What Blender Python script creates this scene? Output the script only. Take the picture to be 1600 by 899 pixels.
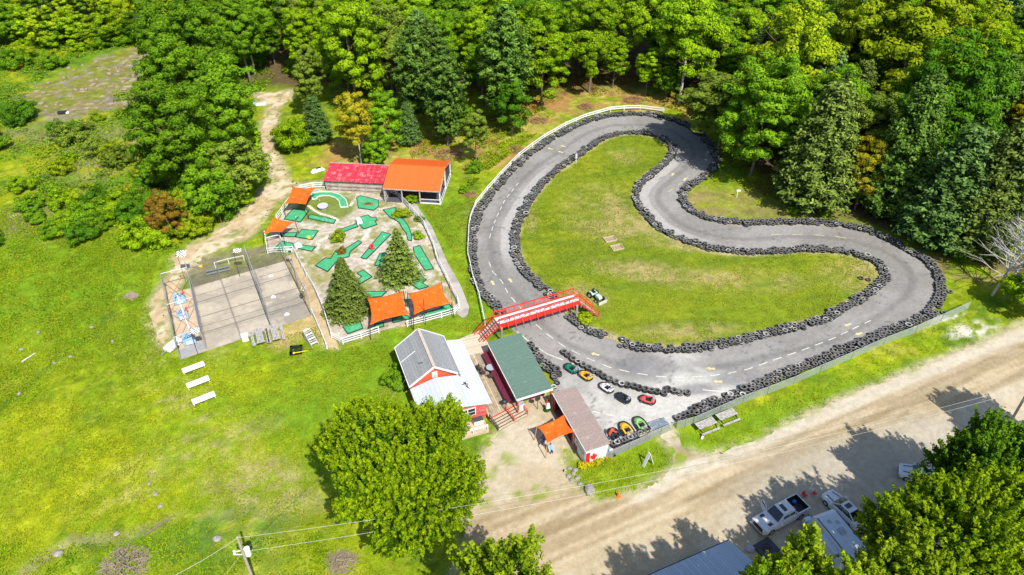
import bpy, bmesh, math, random
import numpy as np
from mathutils import Vector, Matrix
sc = bpy.context.scene
for o in list(bpy.data.objects): bpy.data.objects.remove(o)
R = math.radians
# ---------------------------------------------------------------- camera
F = 1200.0; TH = math.atan(F / 1550.0); H = 65.0
cam = bpy.data.cameras.new('camera'); co = bpy.data.objects.new('camera', cam)
sc.collection.objects.link(co); sc.camera = co
co.location = (0, 0, H); co.rotation_euler = (math.pi / 2 - TH, 0, 0)
cam.sensor_width = 36; cam.lens = 36 * F / 1600; cam.clip_end = 3000; cam.clip_start = 1
# ---------------------------------------------------------------- sky and sun
SAZ = R(118.0); SEL = R(50.0)      # shadows fall towards this azimuth
world = bpy.data.worlds.new('World'); sc.world = world; world.use_nodes = True
wn = world.node_tree; bg = wn.nodes['Background']
sky = wn.nodes.new('ShaderNodeTexSky'); sky.sky_type = 'NISHITA'; sky.sun_disc = False
sdir = Vector((-math.cos(SAZ) * math.cos(SEL), -math.sin(SAZ) * math.cos(SEL), math.sin(SEL)))
sky.sun_elevation = SEL; sky.sun_rotation = math.atan2(sdir.x, sdir.y)
wn.links.new(sky.outputs[0], bg.inputs[0]); bg.inputs[1].default_value = 0.135
sl = bpy.data.lights.new('sun', 'SUN'); sl.energy = 4.9; sl.angle = R(0.53); sl.color = (1.0, 0.955, 0.88)
so = bpy.data.objects.new('sun', sl); sc.collection.objects.link(so)
so.rotation_euler = (-sdir).to_track_quat('-Z', 'Y').to_euler(); so.location = (40, -60, 120)
sc.view_settings.view_transform = 'Standard'; sc.view_settings.look = 'None'
sc.view_settings.exposure = 0.58; sc.view_settings.gamma = 1
sc.render.resolution_x = 1024; sc.render.resolution_y = 575
# ---------------------------------------------------------------- survey helper: photo point on the plane z -> place in the world
def G(px, py, z=0.0):
    u = (px - 800) / F; v = (py - 449.5) / F
    dy = math.cos(TH) - v * math.sin(TH); dz = -math.sin(TH) - v * math.cos(TH)
    t = (H - z) / -dz
    return Vector((u * t, dy * t, z))
def height_of(px, py, ty):
    """height of something standing at photo point (px,py) whose top shows at row ty"""
    b = G(px, py); v = (449.5 - ty) / F
    # (y sin + (z-H) cos) = v (y cos - (z-H) sin)
    zz = b.y * (v * math.cos(TH) - math.sin(TH)) / (math.cos(TH) + v * math.sin(TH))
    return H + zz
# ---------------------------------------------------------------- materials
MC = {}
def nodes_of(name):
    m = bpy.data.materials.new(name); m.use_nodes = True
    nt = m.node_tree; return m, nt, nt.nodes['Principled BSDF']
def N(nt, kind, **kw):
    n = nt.nodes.new(kind)
    for k, v in kw.items():
        if k in n.inputs.keys(): n.inputs[k].default_value = v
        else: setattr(n, k, v)
    return n
def mat(name, col, rough=0.7, metal=0.0, var=0.12, scale=3.0, bump=0.0, spec=0.4, wear=None, wscale=2.0, wamt=0.5, rnd=0.0):
    if name in MC: return MC[name]
    m, nt, b = nodes_of(name)
    tc = N(nt, 'ShaderNodeTexCoord'); ns = N(nt, 'ShaderNodeTexNoise', Scale=scale, Detail=6.0, Roughness=0.65)
    nt.links.new(tc.outputs['Object'], ns.inputs['Vector'])
    mr = N(nt, 'ShaderNodeMapRange'); mr.inputs[1].default_value = .3; mr.inputs[2].default_value = .7
    mr.inputs[3].default_value = 1 - var; mr.inputs[4].default_value = 1 + var
    nt.links.new(ns.outputs['Fac'], mr.inputs[0])
    mx = N(nt, 'ShaderNodeVectorMath', operation='SCALE'); mx.inputs[0].default_value = col[:3]
    nt.links.new(mr.outputs[0], mx.inputs['Scale']); out = mx.outputs[0]
    if rnd:
        oi = N(nt, 'ShaderNodeObjectInfo'); m2 = N(nt, 'ShaderNodeMapRange'); m2.inputs[3].default_value = 1 - rnd; m2.inputs[4].default_value = 1 + rnd
        nt.links.new(oi.outputs['Random'], m2.inputs[0]); s2 = N(nt, 'ShaderNodeVectorMath', operation='SCALE')
        nt.links.new(out, s2.inputs[0]); nt.links.new(m2.outputs[0], s2.inputs['Scale']); out = s2.outputs[0]
    if wear:
        n2 = N(nt, 'ShaderNodeTexNoise', Scale=wscale, Detail=8.0, Roughness=0.7); nt.links.new(tc.outputs['Object'], n2.inputs['Vector'])
        cr = N(nt, 'ShaderNodeMapRange'); cr.inputs[1].default_value = 0.62 - wamt * .3; cr.inputs[2].default_value = 0.72 - wamt * .2
        nt.links.new(n2.outputs['Fac'], cr.inputs[0])
        mm = N(nt, 'ShaderNodeMix', data_type='RGBA'); nt.links.new(cr.outputs[0], mm.inputs[0])
        nt.links.new(out, mm.inputs[6]); mm.inputs[7].default_value = (*wear, 1); out = mm.outputs[2]
    nt.links.new(out, b.inputs['Base Color'])
    b.inputs['Roughness'].default_value = rough; b.inputs['Metallic'].default_value = metal
    b.inputs['Specular IOR Level'].default_value = spec
    if bump:
        bp = N(nt, 'ShaderNodeBump', Strength=bump, Distance=0.05); nt.links.new(ns.outputs['Fac'], bp.inputs['Height'])
        nt.links.new(bp.outputs[0], b.inputs['Normal'])
    MC[name] = m; return m
def striped(name, col, col2, axis=0, pitch=0.3, frac=0.12, rough=0.5, metal=0.0, var=0.1, wear=None, wamt=.5, bump=.4, scale=2.5, spec=.4, cvar=None):
    """ribs, boards or shingle courses across one object axis"""
    if name in MC: return MC[name]
    m = mat(name, col, rough, metal, var, scale, 0, spec, wear, 1.4, wamt); nt = m.node_tree; b = nt.nodes['Principled BSDF']
    tc = N(nt, 'ShaderNodeTexCoord'); sx = N(nt, 'ShaderNodeSeparateXYZ'); nt.links.new(tc.outputs['Object'], sx.inputs[0])
    d = N(nt, 'ShaderNodeMath', operation='DIVIDE'); nt.links.new(sx.outputs[axis], d.inputs[0]); d.inputs[1].default_value = pitch
    fr = N(nt, 'ShaderNodeMath', operation='FRACT'); nt.links.new(d.outputs[0], fr.inputs[0])
    lt = N(nt, 'ShaderNodeMath', operation='LESS_THAN'); nt.links.new(fr.outputs[0], lt.inputs[0]); lt.inputs[1].default_value = frac
    fl = N(nt, 'ShaderNodeMath', operation='FLOOR'); nt.links.new(d.outputs[0], fl.inputs[0])
    wn_ = N(nt, 'ShaderNodeTexWhiteNoise', noise_dimensions='1D'); nt.links.new(fl.outputs[0], wn_.inputs['W'])
    mr = N(nt, 'ShaderNodeMapRange'); cv = var * 1.4 if cvar is None else cvar; mr.inputs[3].default_value = 1 - cv; mr.inputs[4].default_value = 1 + cv
    nt.links.new(wn_.outputs['Value'], mr.inputs[0])
    old = b.inputs['Base Color'].links[0].from_socket
    sc_ = N(nt, 'ShaderNodeVectorMath', operation='SCALE'); nt.links.new(old, sc_.inputs[0]); nt.links.new(mr.outputs[0], sc_.inputs['Scale'])
    mm = N(nt, 'ShaderNodeMix', data_type='RGBA'); nt.links.new(lt.outputs[0], mm.inputs[0]); nt.links.new(sc_.outputs[0], mm.inputs[6]); mm.inputs[7].default_value = (*col2, 1)
    nt.links.new(mm.outputs[2], b.inputs['Base Color'])
    bp = N(nt, 'ShaderNodeBump', Strength=bump, Distance=0.03); nt.links.new(lt.outputs[0], bp.inputs['Height']); nt.links.new(bp.outputs[0], b.inputs['Normal'])
    return m
def ground_mat(name, nscale=5.0, amt=0.35, bump=0.6, rough=0.95, fine=40.0):
    if name in MC: return MC[name]
    m, nt, b = nodes_of(name)
    at = N(nt, 'ShaderNodeAttribute', attribute_name='Col'); tc = N(nt, 'ShaderNodeTexCoord')
    n1 = N(nt, 'ShaderNodeTexNoise', Scale=nscale, Detail=8.0, Roughness=0.75); nt.links.new(tc.outputs['Object'], n1.inputs['Vector'])
    n2 = N(nt, 'ShaderNodeTexNoise', Scale=nscale * .22, Detail=5.0, Roughness=0.6); nt.links.new(tc.outputs['Object'], n2.inputs['Vector'])
    ad = N(nt, 'ShaderNodeMath', operation='MULTIPLY_ADD'); nt.links.new(n1.outputs['Fac'], ad.inputs[0]); ad.inputs[1].default_value = 1.0
    nt.links.new(n2.outputs['Fac'], ad.inputs[2])
    mr = N(nt, 'ShaderNodeMapRange', clamp=True); mr.inputs[1].default_value = .65; mr.inputs[2].default_value = 1.35
    mr.inputs[3].default_value = 1 - amt; mr.inputs[4].default_value = 1 + amt; nt.links.new(ad.outputs[0], mr.inputs[0])
    n3 = N(nt, 'ShaderNodeTexNoise', Scale=nscale * 3.2, Detail=3.0, Roughness=0.8); nt.links.new(tc.outputs['Object'], n3.inputs['Vector']); m3 = N(nt, 'ShaderNodeMapRange', clamp=True); m3.inputs[1].default_value = .32; m3.inputs[2].default_value = .68; m3.inputs[3].default_value = 1 - amt * .9; m3.inputs[4].default_value = 1 + amt * .9; nt.links.new(n3.outputs['Fac'], m3.inputs[0]); mu = N(nt, 'ShaderNodeMath', operation='MULTIPLY'); nt.links.new(mr.outputs[0], mu.inputs[0]); nt.links.new(m3.outputs[0], mu.inputs[1])
    mx = N(nt, 'ShaderNodeVectorMath', operation='SCALE'); nt.links.new(at.outputs['Color'], mx.inputs[0]); nt.links.new(mu.outputs[0], mx.inputs['Scale'])
    nt.links.new(mx.outputs[0], b.inputs['Base Color']); b.inputs['Roughness'].default_value = rough; b.inputs['Specular IOR Level'].default_value = .05
    bp = N(nt, 'ShaderNodeBump', Strength=bump, Distance=0.12); nt.links.new(n1.outputs['Fac'], bp.inputs['Height']); nt.links.new(bp.outputs[0], b.inputs['Normal'])
    MC[name] = m; return m
def leaf_mat(name, dark, light, trans=0.3, rnd=0.2, rough=0.7):
    if name in MC: return MC[name]
    m, nt, b = nodes_of(name)
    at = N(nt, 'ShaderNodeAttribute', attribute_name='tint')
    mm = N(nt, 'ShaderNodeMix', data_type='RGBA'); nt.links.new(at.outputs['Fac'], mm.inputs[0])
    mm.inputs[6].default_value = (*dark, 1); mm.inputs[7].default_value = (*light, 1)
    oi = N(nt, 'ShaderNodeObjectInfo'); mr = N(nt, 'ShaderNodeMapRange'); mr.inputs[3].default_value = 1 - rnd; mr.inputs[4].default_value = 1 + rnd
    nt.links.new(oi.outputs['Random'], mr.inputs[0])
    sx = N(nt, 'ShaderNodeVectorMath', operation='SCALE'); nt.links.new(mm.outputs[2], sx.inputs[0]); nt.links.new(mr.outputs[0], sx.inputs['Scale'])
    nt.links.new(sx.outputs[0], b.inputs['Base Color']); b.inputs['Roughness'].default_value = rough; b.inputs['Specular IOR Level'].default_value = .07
    tr = N(nt, 'ShaderNodeBsdfTranslucent'); nt.links.new(sx.outputs[0], tr.inputs['Color'])
    ms = N(nt, 'ShaderNodeMixShader'); ms.inputs[0].default_value = trans
    nt.links.new(b.outputs[0], ms.inputs[1]); nt.links.new(tr.outputs[0], ms.inputs[2])
    nt.links.new(ms.outputs[0], nt.nodes['Material Output'].inputs['Surface'])
    MC[name] = m; return m
# ---------------------------------------------------------------- objects
def tag(o, label=None, cat=None, group=None, kind=None):
    if label: o['label'] = label
    if cat: o['category'] = cat
    if group: o['group'] = group
    if kind: o['kind'] = kind
    return o
def thing(name, label, cat, loc=(0, 0, 0), rz=0.0, group=None):
    o = bpy.data.objects.new(name, None); sc.collection.objects.link(o); o.empty_display_size = .3
    o.location = loc; o.rotation_euler = (0, 0, rz); return tag(o, label, cat, group)
def link(o, parent=None):
    sc.collection.objects.link(o)
    if parent is not None: o.parent = parent
    return o
def root_matrix(p):
    M = Matrix.Identity(4)
    while p is not None:
        M = Matrix.Translation(p.location) @ p.rotation_euler.to_matrix().to_4x4() @ Matrix.Diagonal((*p.scale, 1)) @ M; p = p.parent
    return M
class MB:
    def __init__(s): s.v = []; s.f = []
    def add(s, vs, fs):
        k = len(s.v); s.v += [tuple(v) for v in vs]; s.f += [tuple(i + k for i in f) for f in fs]; return s
    def box(s, c, d, rz=0, M=None, taper=1.0):
        x, y, z = d[0] / 2, d[1] / 2, d[2] / 2; vs = []
        for sz in (-1, 1):
            t = taper if sz > 0 else 1
            for sx, sy in ((-1, -1), (1, -1), (1, 1), (-1, 1)): vs.append(Vector((sx * x * t, sy * y * t, sz * z)))
        Q = Matrix.Rotation(rz, 3, 'Z') if M is None else M
        vs = [Q @ v + Vector(c) for v in vs]
        return s.add(vs, [(3, 2, 1, 0), (4, 5, 6, 7), (0, 1, 5, 4), (1, 2, 6, 5), (2, 3, 7, 6), (3, 0, 4, 7)])
    def bar(s, p, q, w=.1, h=None, up=(0, 0, 1)):
        p = Vector(p); q = Vector(q); h = h or w; d = q - p; L = d.length
        if L < 1e-6: return s
        d /= L; u = Vector(up)
        if abs(d.dot(u)) > .99: u = Vector((1, 0, 0))
        a = d.cross(u).normalized(); b = a.cross(d)
        M = Matrix((a, d, b)).transposed()
        return s.box((p + q) / 2, (w, L, h), M=M)
    def tube(s, p, q, r=.05, n=8, r2=None):
        p = Vector(p); q = Vector(q); r2 = r if r2 is None else r2; d = (q - p)
        if d.length < 1e-6: return s
        d.normalize(); u = Vector((0, 0, 1)) if abs(d.z) < .95 else Vector((1, 0, 0)); a = d.cross(u).normalized(); b = a.cross(d)
        vs = []
        for c, rr in ((p, r), (q, r2)):
            for i in range(n):
                t = 2 * math.pi * i / n; vs.append(c + (a * math.cos(t) + b * math.sin(t)) * rr)
        fs = [(i, (i + 1) % n, n + (i + 1) % n, n + i) for i in range(n)] + [tuple(range(n - 1, -1, -1)), tuple(range(n, 2 * n))]
        return s.add(vs, fs)
    def prism(s, poly, z0, z1):
        n = len(poly); A = sum(poly[i][0] * poly[(i + 1) % n][1] - poly[(i + 1) % n][0] * poly[i][1] for i in range(n))
        if A < 0: poly = poly[::-1]
        vs = [(p[0], p[1], z0) for p in poly] + [(p[0], p[1], z1) for p in poly]
        return s.add(vs, [tuple(range(n - 1, -1, -1)), tuple(range(n, 2 * n))] + [(i, (i + 1) % n, n + (i + 1) % n, n + i) for i in range(n)])
    def slab(s, quad, th):
        """a sheet through 3d corners (counter-clockwise from above) given a thickness downwards"""
        n = len(quad); vs = [Vector(q) for q in quad]; lo = [v - Vector((0, 0, th)) for v in vs]
        return s.add(vs + lo, [tuple(range(n)), tuple(range(2 * n - 1, n - 1, -1))] + [((i + 1) % n, i, n + i, n + (i + 1) % n) for i in range(n)])
    def sidex(s, prof, x0, x1, inset=0):
        """profile in (y,z) extruded along x"""
        n = len(prof); vs = [(x0, p[0], p[1]) for p in prof] + [(x1, p[0], p[1]) for p in prof]
        return s.add(vs, [tuple(range(n)), tuple(range(2 * n - 1, n - 1, -1))] + [((i + 1) % n, i, n + i, n + (i + 1) % n) for i in range(n)])
    def torus(s, c, Ra, r, n=16, k=6, M=None, zs=1.0):
        vs = []; Q = M or Matrix.Identity(3)
        for i in range(n):
            a = 2 * math.pi * i / n
            for j in range(k):
                b = 2 * math.pi * j / k; rr = Ra + r * math.cos(b)
                vs.append(Q @ Vector((rr * math.cos(a), rr * math.sin(a), r * zs * math.sin(b))) + Vector(c))
        fs = [(i * k + j, ((i + 1) % n) * k + j, ((i + 1) % n) * k + (j + 1) % k, i * k + (j + 1) % k) for i in range(n) for j in range(k)]
        return s.add(vs, fs)
    def ball(s, c, r, n=10, m=6, sz=(1, 1, 1)):
        vs = [(c[0], c[1], c[2] - r * sz[2])]
        for j in range(1, m):
            b = -math.pi / 2 + math.pi * j / m
            for i in range(n):
                a = 2 * math.pi * i / n; vs.append((c[0] + r * sz[0] * math.cos(b) * math.cos(a), c[1] + r * sz[1] * math.cos(b) * math.sin(a), c[2] + r * sz[2] * math.sin(b)))
        vs.append((c[0], c[1], c[2] + r * sz[2])); fs = []
        for i in range(n): fs.append((0, 1 + (i + 1) % n, 1 + i))
        for j in range(m - 2):
            for i in range(n): a = 1 + j * n; fs.append((a + i, a + (i + 1) % n, a + n + (i + 1) % n, a + n + i))
        a = 1 + (m - 2) * n; t = len(vs) - 1
        for i in range(n): fs.append((a + i, a + (i + 1) % n, t))
        return s.add(vs, fs)
    def mesh(s, name, m, world_to=None):
        me = bpy.data.meshes.new(name); vs = s.v
        if world_to is not None:
            Mi = root_matrix(world_to).inverted(); vs = [Mi @ Vector(v) for v in vs]
        me.from_pydata([tuple(v) for v in vs], [], s.f); me.materials.append(m); me.update(); return me
    def build(s, name, m, parent=None, world=False, bevel=0, smooth=False):
        me = s.mesh(name, m, parent if world else None)
        bm = bmesh.new(); bm.from_mesh(me); bmesh.ops.recalc_face_normals(bm, faces=bm.faces); bm.to_mesh(me); bm.free()
        o = bpy.data.objects.new(name, me); link(o, parent)
        if bevel:
            b = o.modifiers.new('bevel', 'BEVEL'); b.width = bevel; b.segments = 2; b.limit_method = 'ANGLE'
        if smooth: me.polygons.foreach_set('use_smooth', [True] * len(me.polygons))
        return o
def solo(mb, name, m, label, cat, loc=(0, 0, 0), rz=0, group=None, **kw):
    o = mb.build(name, m, None, **kw); o.location = loc; o.rotation_euler = (0, 0, rz); return tag(o, label, cat, group)
def copy_tree(o, parent=None):
    c = o.copy(); sc.collection.objects.link(c); c.parent = parent
    for ch in o.children: copy_tree(ch, c)
    return c
# ---------------------------------------------------------------- noise and distance fields
def _h(ix, iy, s):
    n = (ix * 374761393 + iy * 668265263 + s * 1442695041) & 0x7fffffff
    n = ((n ^ (n >> 13)) * 1274126177) & 0x7fffffff
    return ((n ^ (n >> 16)) & 0xffff) / 65535.0
def vn(x, y, s=0):
    ix = np.floor(x).astype(np.int64); iy = np.floor(y).astype(np.int64); fx = x - ix; fy = y - iy
    fx = fx * fx * (3 - 2 * fx); fy = fy * fy * (3 - 2 * fy)
    a = _h(ix, iy, s); b = _h(ix + 1, iy, s); c = _h(ix, iy + 1, s); d = _h(ix + 1, iy + 1, s)
    return (a * (1 - fx) + b * fx) * (1 - fy) + (c * (1 - fx) + d * fx) * fy
def fbm(x, y, sc_, s=0, o=4):
    t = 0; a = .5; f = 1.0 / sc_; w = 0
    for k in range(o): t = t + a * vn(x * f + 17.3 * k, y * f - 9.1 * k, s + k); w += a; a *= .55; f *= 2.1
    return t / w
def sdf(P, x, y):
    """signed distance to polygon P (list of 2d), negative inside"""
    P = np.array([(p[0], p[1]) for p in P]); d = np.full(x.shape, 1e9); ins = np.zeros(x.shape, bool); n = len(P)
    for i in range(n):
        a = P[i]; b = P[(i + 1) % n]; e = b - a; L = max(e @ e, 1e-9)
        t = np.clip(((x - a[0]) * e[0] + (y - a[1]) * e[1]) / L, 0, 1)
        d = np.minimum(d, (x - a[0] - t * e[0]) ** 2 + (y - a[1] - t * e[1]) ** 2)
        c = ((a[1] > y) != (b[1] > y)); den = (b[1] - a[1]) if abs(b[1] - a[1]) > 1e-9 else 1e-9
        ins ^= c & (x < (b[0] - a[0]) * (y - a[1]) / den + a[0])
    d = np.sqrt(d); return np.where(ins, -d, d)
def ldist(P, x, y):
    P = np.array([(p[0], p[1]) for p in P]); d = np.full(x.shape, 1e9)
    for i in range(len(P) - 1):
        a = P[i]; b = P[i + 1]; e = b - a; L = max(e @ e, 1e-9)
        t = np.clip(((x - a[0]) * e[0] + (y - a[1]) * e[1]) / L, 0, 1)
        d = np.minimum(d, (x - a[0] - t * e[0]) ** 2 + (y - a[1] - t * e[1]) ** 2)
    return np.sqrt(d)
def pg(pts, z=0): return [G(a, b, z) for a, b in pts]
def mix(c, col, w): return c * (1 - w[:, None]) + np.array(col)[None, :] * w[:, None]
def sm(d, a, b): t = np.clip((d - a) / (b - a), 0, 1); return t * t * (3 - 2 * t)
def fast_mesh(name, V, Fq, m, col=None, tint=None):
    me = bpy.data.meshes.new(name); k = Fq.shape[1]
    me.vertices.add(len(V)); me.vertices.foreach_set('co', V.astype(np.float32).ravel())
    me.loops.add(len(Fq) * k); me.loops.foreach_set('vertex_index', Fq.astype(np.int32).ravel())
    me.polygons.add(len(Fq)); me.polygons.foreach_set('loop_start', np.arange(len(Fq), dtype=np.int32) * k)
    me.update(calc_edges=True)
    if col is not None:
        a = me.attributes.new('Col', 'FLOAT_COLOR', 'POINT'); a.data.foreach_set('color', np.hstack([col, np.ones((len(col), 1))]).astype(np.float32).ravel())
    if tint is not None:
        a = me.attributes.new('tint', 'FLOAT', 'FACE'); a.data.foreach_set('value', tint.astype(np.float32))
    me.materials.append(m); return me
def grid_sheet(name, xs, ys, zf, colf, m, sd=None, z=0.0, label=None, kind='structure'):
    X, Y = np.meshgrid(xs, ys); x = X.ravel(); y = Y.ravel(); nx = len(xs); ny = len(ys)
    i, j = np.meshgrid(np.arange(nx - 1), np.arange(ny - 1)); a = (j * nx + i).ravel()
    Q = np.stack([a, a + 1, a + nx + 1, a + nx], 1)
    if sd is not None:
        d = sd(x, y); dc = d[Q].mean(1); keep = dc < 0; Q = Q[keep]
        cell = xs[1] - xs[0]; e = cell * .5
        gx = (sd(x + e, y) - sd(x - e, y)) / (2 * e); gy = (sd(x, y + e) - sd(x, y - e)) / (2 * e)
        cnt = np.bincount(Q.ravel(), minlength=len(x)); bd = (cnt > 0) & (cnt < 4) & (np.abs(d) < cell * 1.2)
        x = np.where(bd, x - gx * d, x); y = np.where(bd, y - gy * d, y)
        used = np.unique(Q); mp = np.full(len(x), -1); mp[used] = np.arange(len(used)); Q = mp[Q]; x = x[used]; y = y[used]
    zz = zf(x, y) if zf else np.zeros_like(x)
    V = np.stack([x, y, zz + z], 1); me = fast_mesh(name, V, Q, m, col=np.clip(colf(x, y), 0.002, .95))
    me.polygons.foreach_set('use_smooth', [True] * len(me.polygons))
    o = bpy.data.objects.new(name, me); link(o); tag(o, kind=kind)
    if label: o['label'] = label
    return o
rng = np.random.default_rng(7); random.seed(7)
# ================================================================ ground and paving
OUT = [(783,493),(777,484),(768,474),(756,461),(747,445),(742,430),(738,400),(739,370),(742,353),(748,330),(771.4,299.5),(790,276),(825,243.4),(860,219),(888,203.7),(918.5,189.7),(953.5,181),(985,178.5),(1016.7,180.7),(1046.7,186.7),(1073,196.7),(1096.7,213.3),(1114,233.3),(1120,253),(1110,270),(1098,280),(1080,289),(1070,300),(1066,312),(1072,324),(1086.7,334),(1103,341.7),(1126.7,346.7),(1160,350),(1206.7,349),(1250,348),(1293,350.5),(1326.7,355),(1357.6,361.7),(1392,376.7),(1421,394),(1444,407),(1459,421.5),(1469,440),(1469,462),(1464,477),(1453,491),(1430,503),(1401,514),(1378,522.7),(1349,537),(1320,548),(1280,566),(1245,578.5),(1210,592.7),(1175,609),(1140,623),(1105,638),(1086,648)]
INN = [(835.7,442),(847.4,452),(859,461),(870,469),(879,482),(887,496),(901,505.4),(915,516),(931.5,523),(945.5,527),(968.9,537),(985,543),(1001.6,546),(1020,546.5),(1050,547.5),(1085,546),(1120,541),(1160,533),(1200,523),(1250,511),(1290,500),(1325.8,477.5),(1343,468.8),(1360.5,457),(1375,445),(1383,433),(1377,417),(1359,406.5),(1326.7,396.5),(1293,392.5),(1253,391.5),(1210,394),(1166.7,396),(1133,393),(1106.7,388.5),(1083,381.7),(1056.7,371.7),(1030,358),(1010,338),(996,320),(991,305),(1000,287.7),(1020,271),(1040,255),(1052,238.7),(1048,226.7),(1031.7,215),(1003,209),(967.6,209.4),(941.9,217.6),(918.5,232.7),(895,250),(871.8,265.4),(850.8,284),(832,307),(818,330),(807,350.8),(804,366),(804,385),(808,405),(819,425)]
LFT = [(823,538),(833.4,552),(847.4,566),(861.4,577.8),(870.8,589.5),(877,600)]
W_OUT = pg(OUT); W_INN = pg(INN); W_LFT = pg(LFT)
TRK = W_OUT + pg([(1068,656),(1040,668),(1014,682),(950,714),(912,700),(866,612),(858,600),(845,584),(828,556),(812,530)])
P_ROAD = pg([(1700,478),(1590,508),(1530,538),(1450,568),(1380,598),(1300,630),(1230,663),(1180,689),(1130,706),(1096,713),(1070,700),(1058,682),(1047,672),(1034,682),(1050,700),(1058,724),(1040,745),(1000,766),(960,781),(935,783),(905,770),(890,752),(876,725),(880,700),(905,710),(870,640),(850,612),(838,612),(800,655),(768,690),(752,718),(735,745),(728,770),(712,800),(726,830),(722,870),(690,960),(1800,960),(1800,478)])
P_PATH = pg([(398,146),(430,146),(455,141),(452,158),(434,168),(429,190),(419,215),(427,238),(443,262),(450,285),(470,290),(500,285),(500,292),(470,297),(448,302),(430,318),(412,345),(385,370),(350,385),(320,398),(298,420),(285,432),(262,470),(262,500),(256,540),(244,520),(234,490),(248,455),(274,424),(276,400),(300,385),(340,362),(378,332),(410,300),(428,285),(425,265),(412,240),(404,215),(414,185),(423,165),(404,158)])
P_PATH2 = pg([(447,400),(468,397),(496,460),(522,520),(527,545),(509,541),(487,492)])
P_GOLF = pg([(434,345),(450,323),(490,296),(525,296),(594,304),(620,307),(641,329),(663,356),(678,388),(696,437),(713,480),(711,490),(680,498),(636,509),(600,516),(537,536),(520,528),(507,486),(492,452),(459,395),(420,395),(418,370)])
P_WALK = pg([(620,307),(636,305),(652,322),(675,355),(698,408),(720,447),(733,480),(731,492),(724,499),(713,490),(716,480),(697,436),(680,387),(664,355),(642,328)])
P_ROCK = pg([(28,170),(55,140),(85,112),(130,92),(180,80),(238,70),(250,100),(240,148),(200,165),(120,188),(50,202)])
P_INF = W_INN
SCRUB = pg([(-60,60),(230,40),(330,20),(430,120),(400,160),(412,240),(420,285),(370,325),(300,380),(255,400),(190,360),(110,340),(60,300),(30,250),(-60,260)])
def blob(x, y, px, py, rx, ry, rot=0):
    c = G(px, py); a = R(rot); dx = x - c.x; dy = y - c.y
    u = (dx * math.cos(a) + dy * math.sin(a)) / rx; v = (-dx * math.sin(a) + dy * math.cos(a)) / ry
    return np.clip(1.3 - np.sqrt(u * u + v * v), 0, 1)
def speck(c, x, y, s, w, amt=0.3):
    n = fbm(x, y, s, w, 3); return c * (1 + amt * (n - .5) * 2)[:, None]
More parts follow.
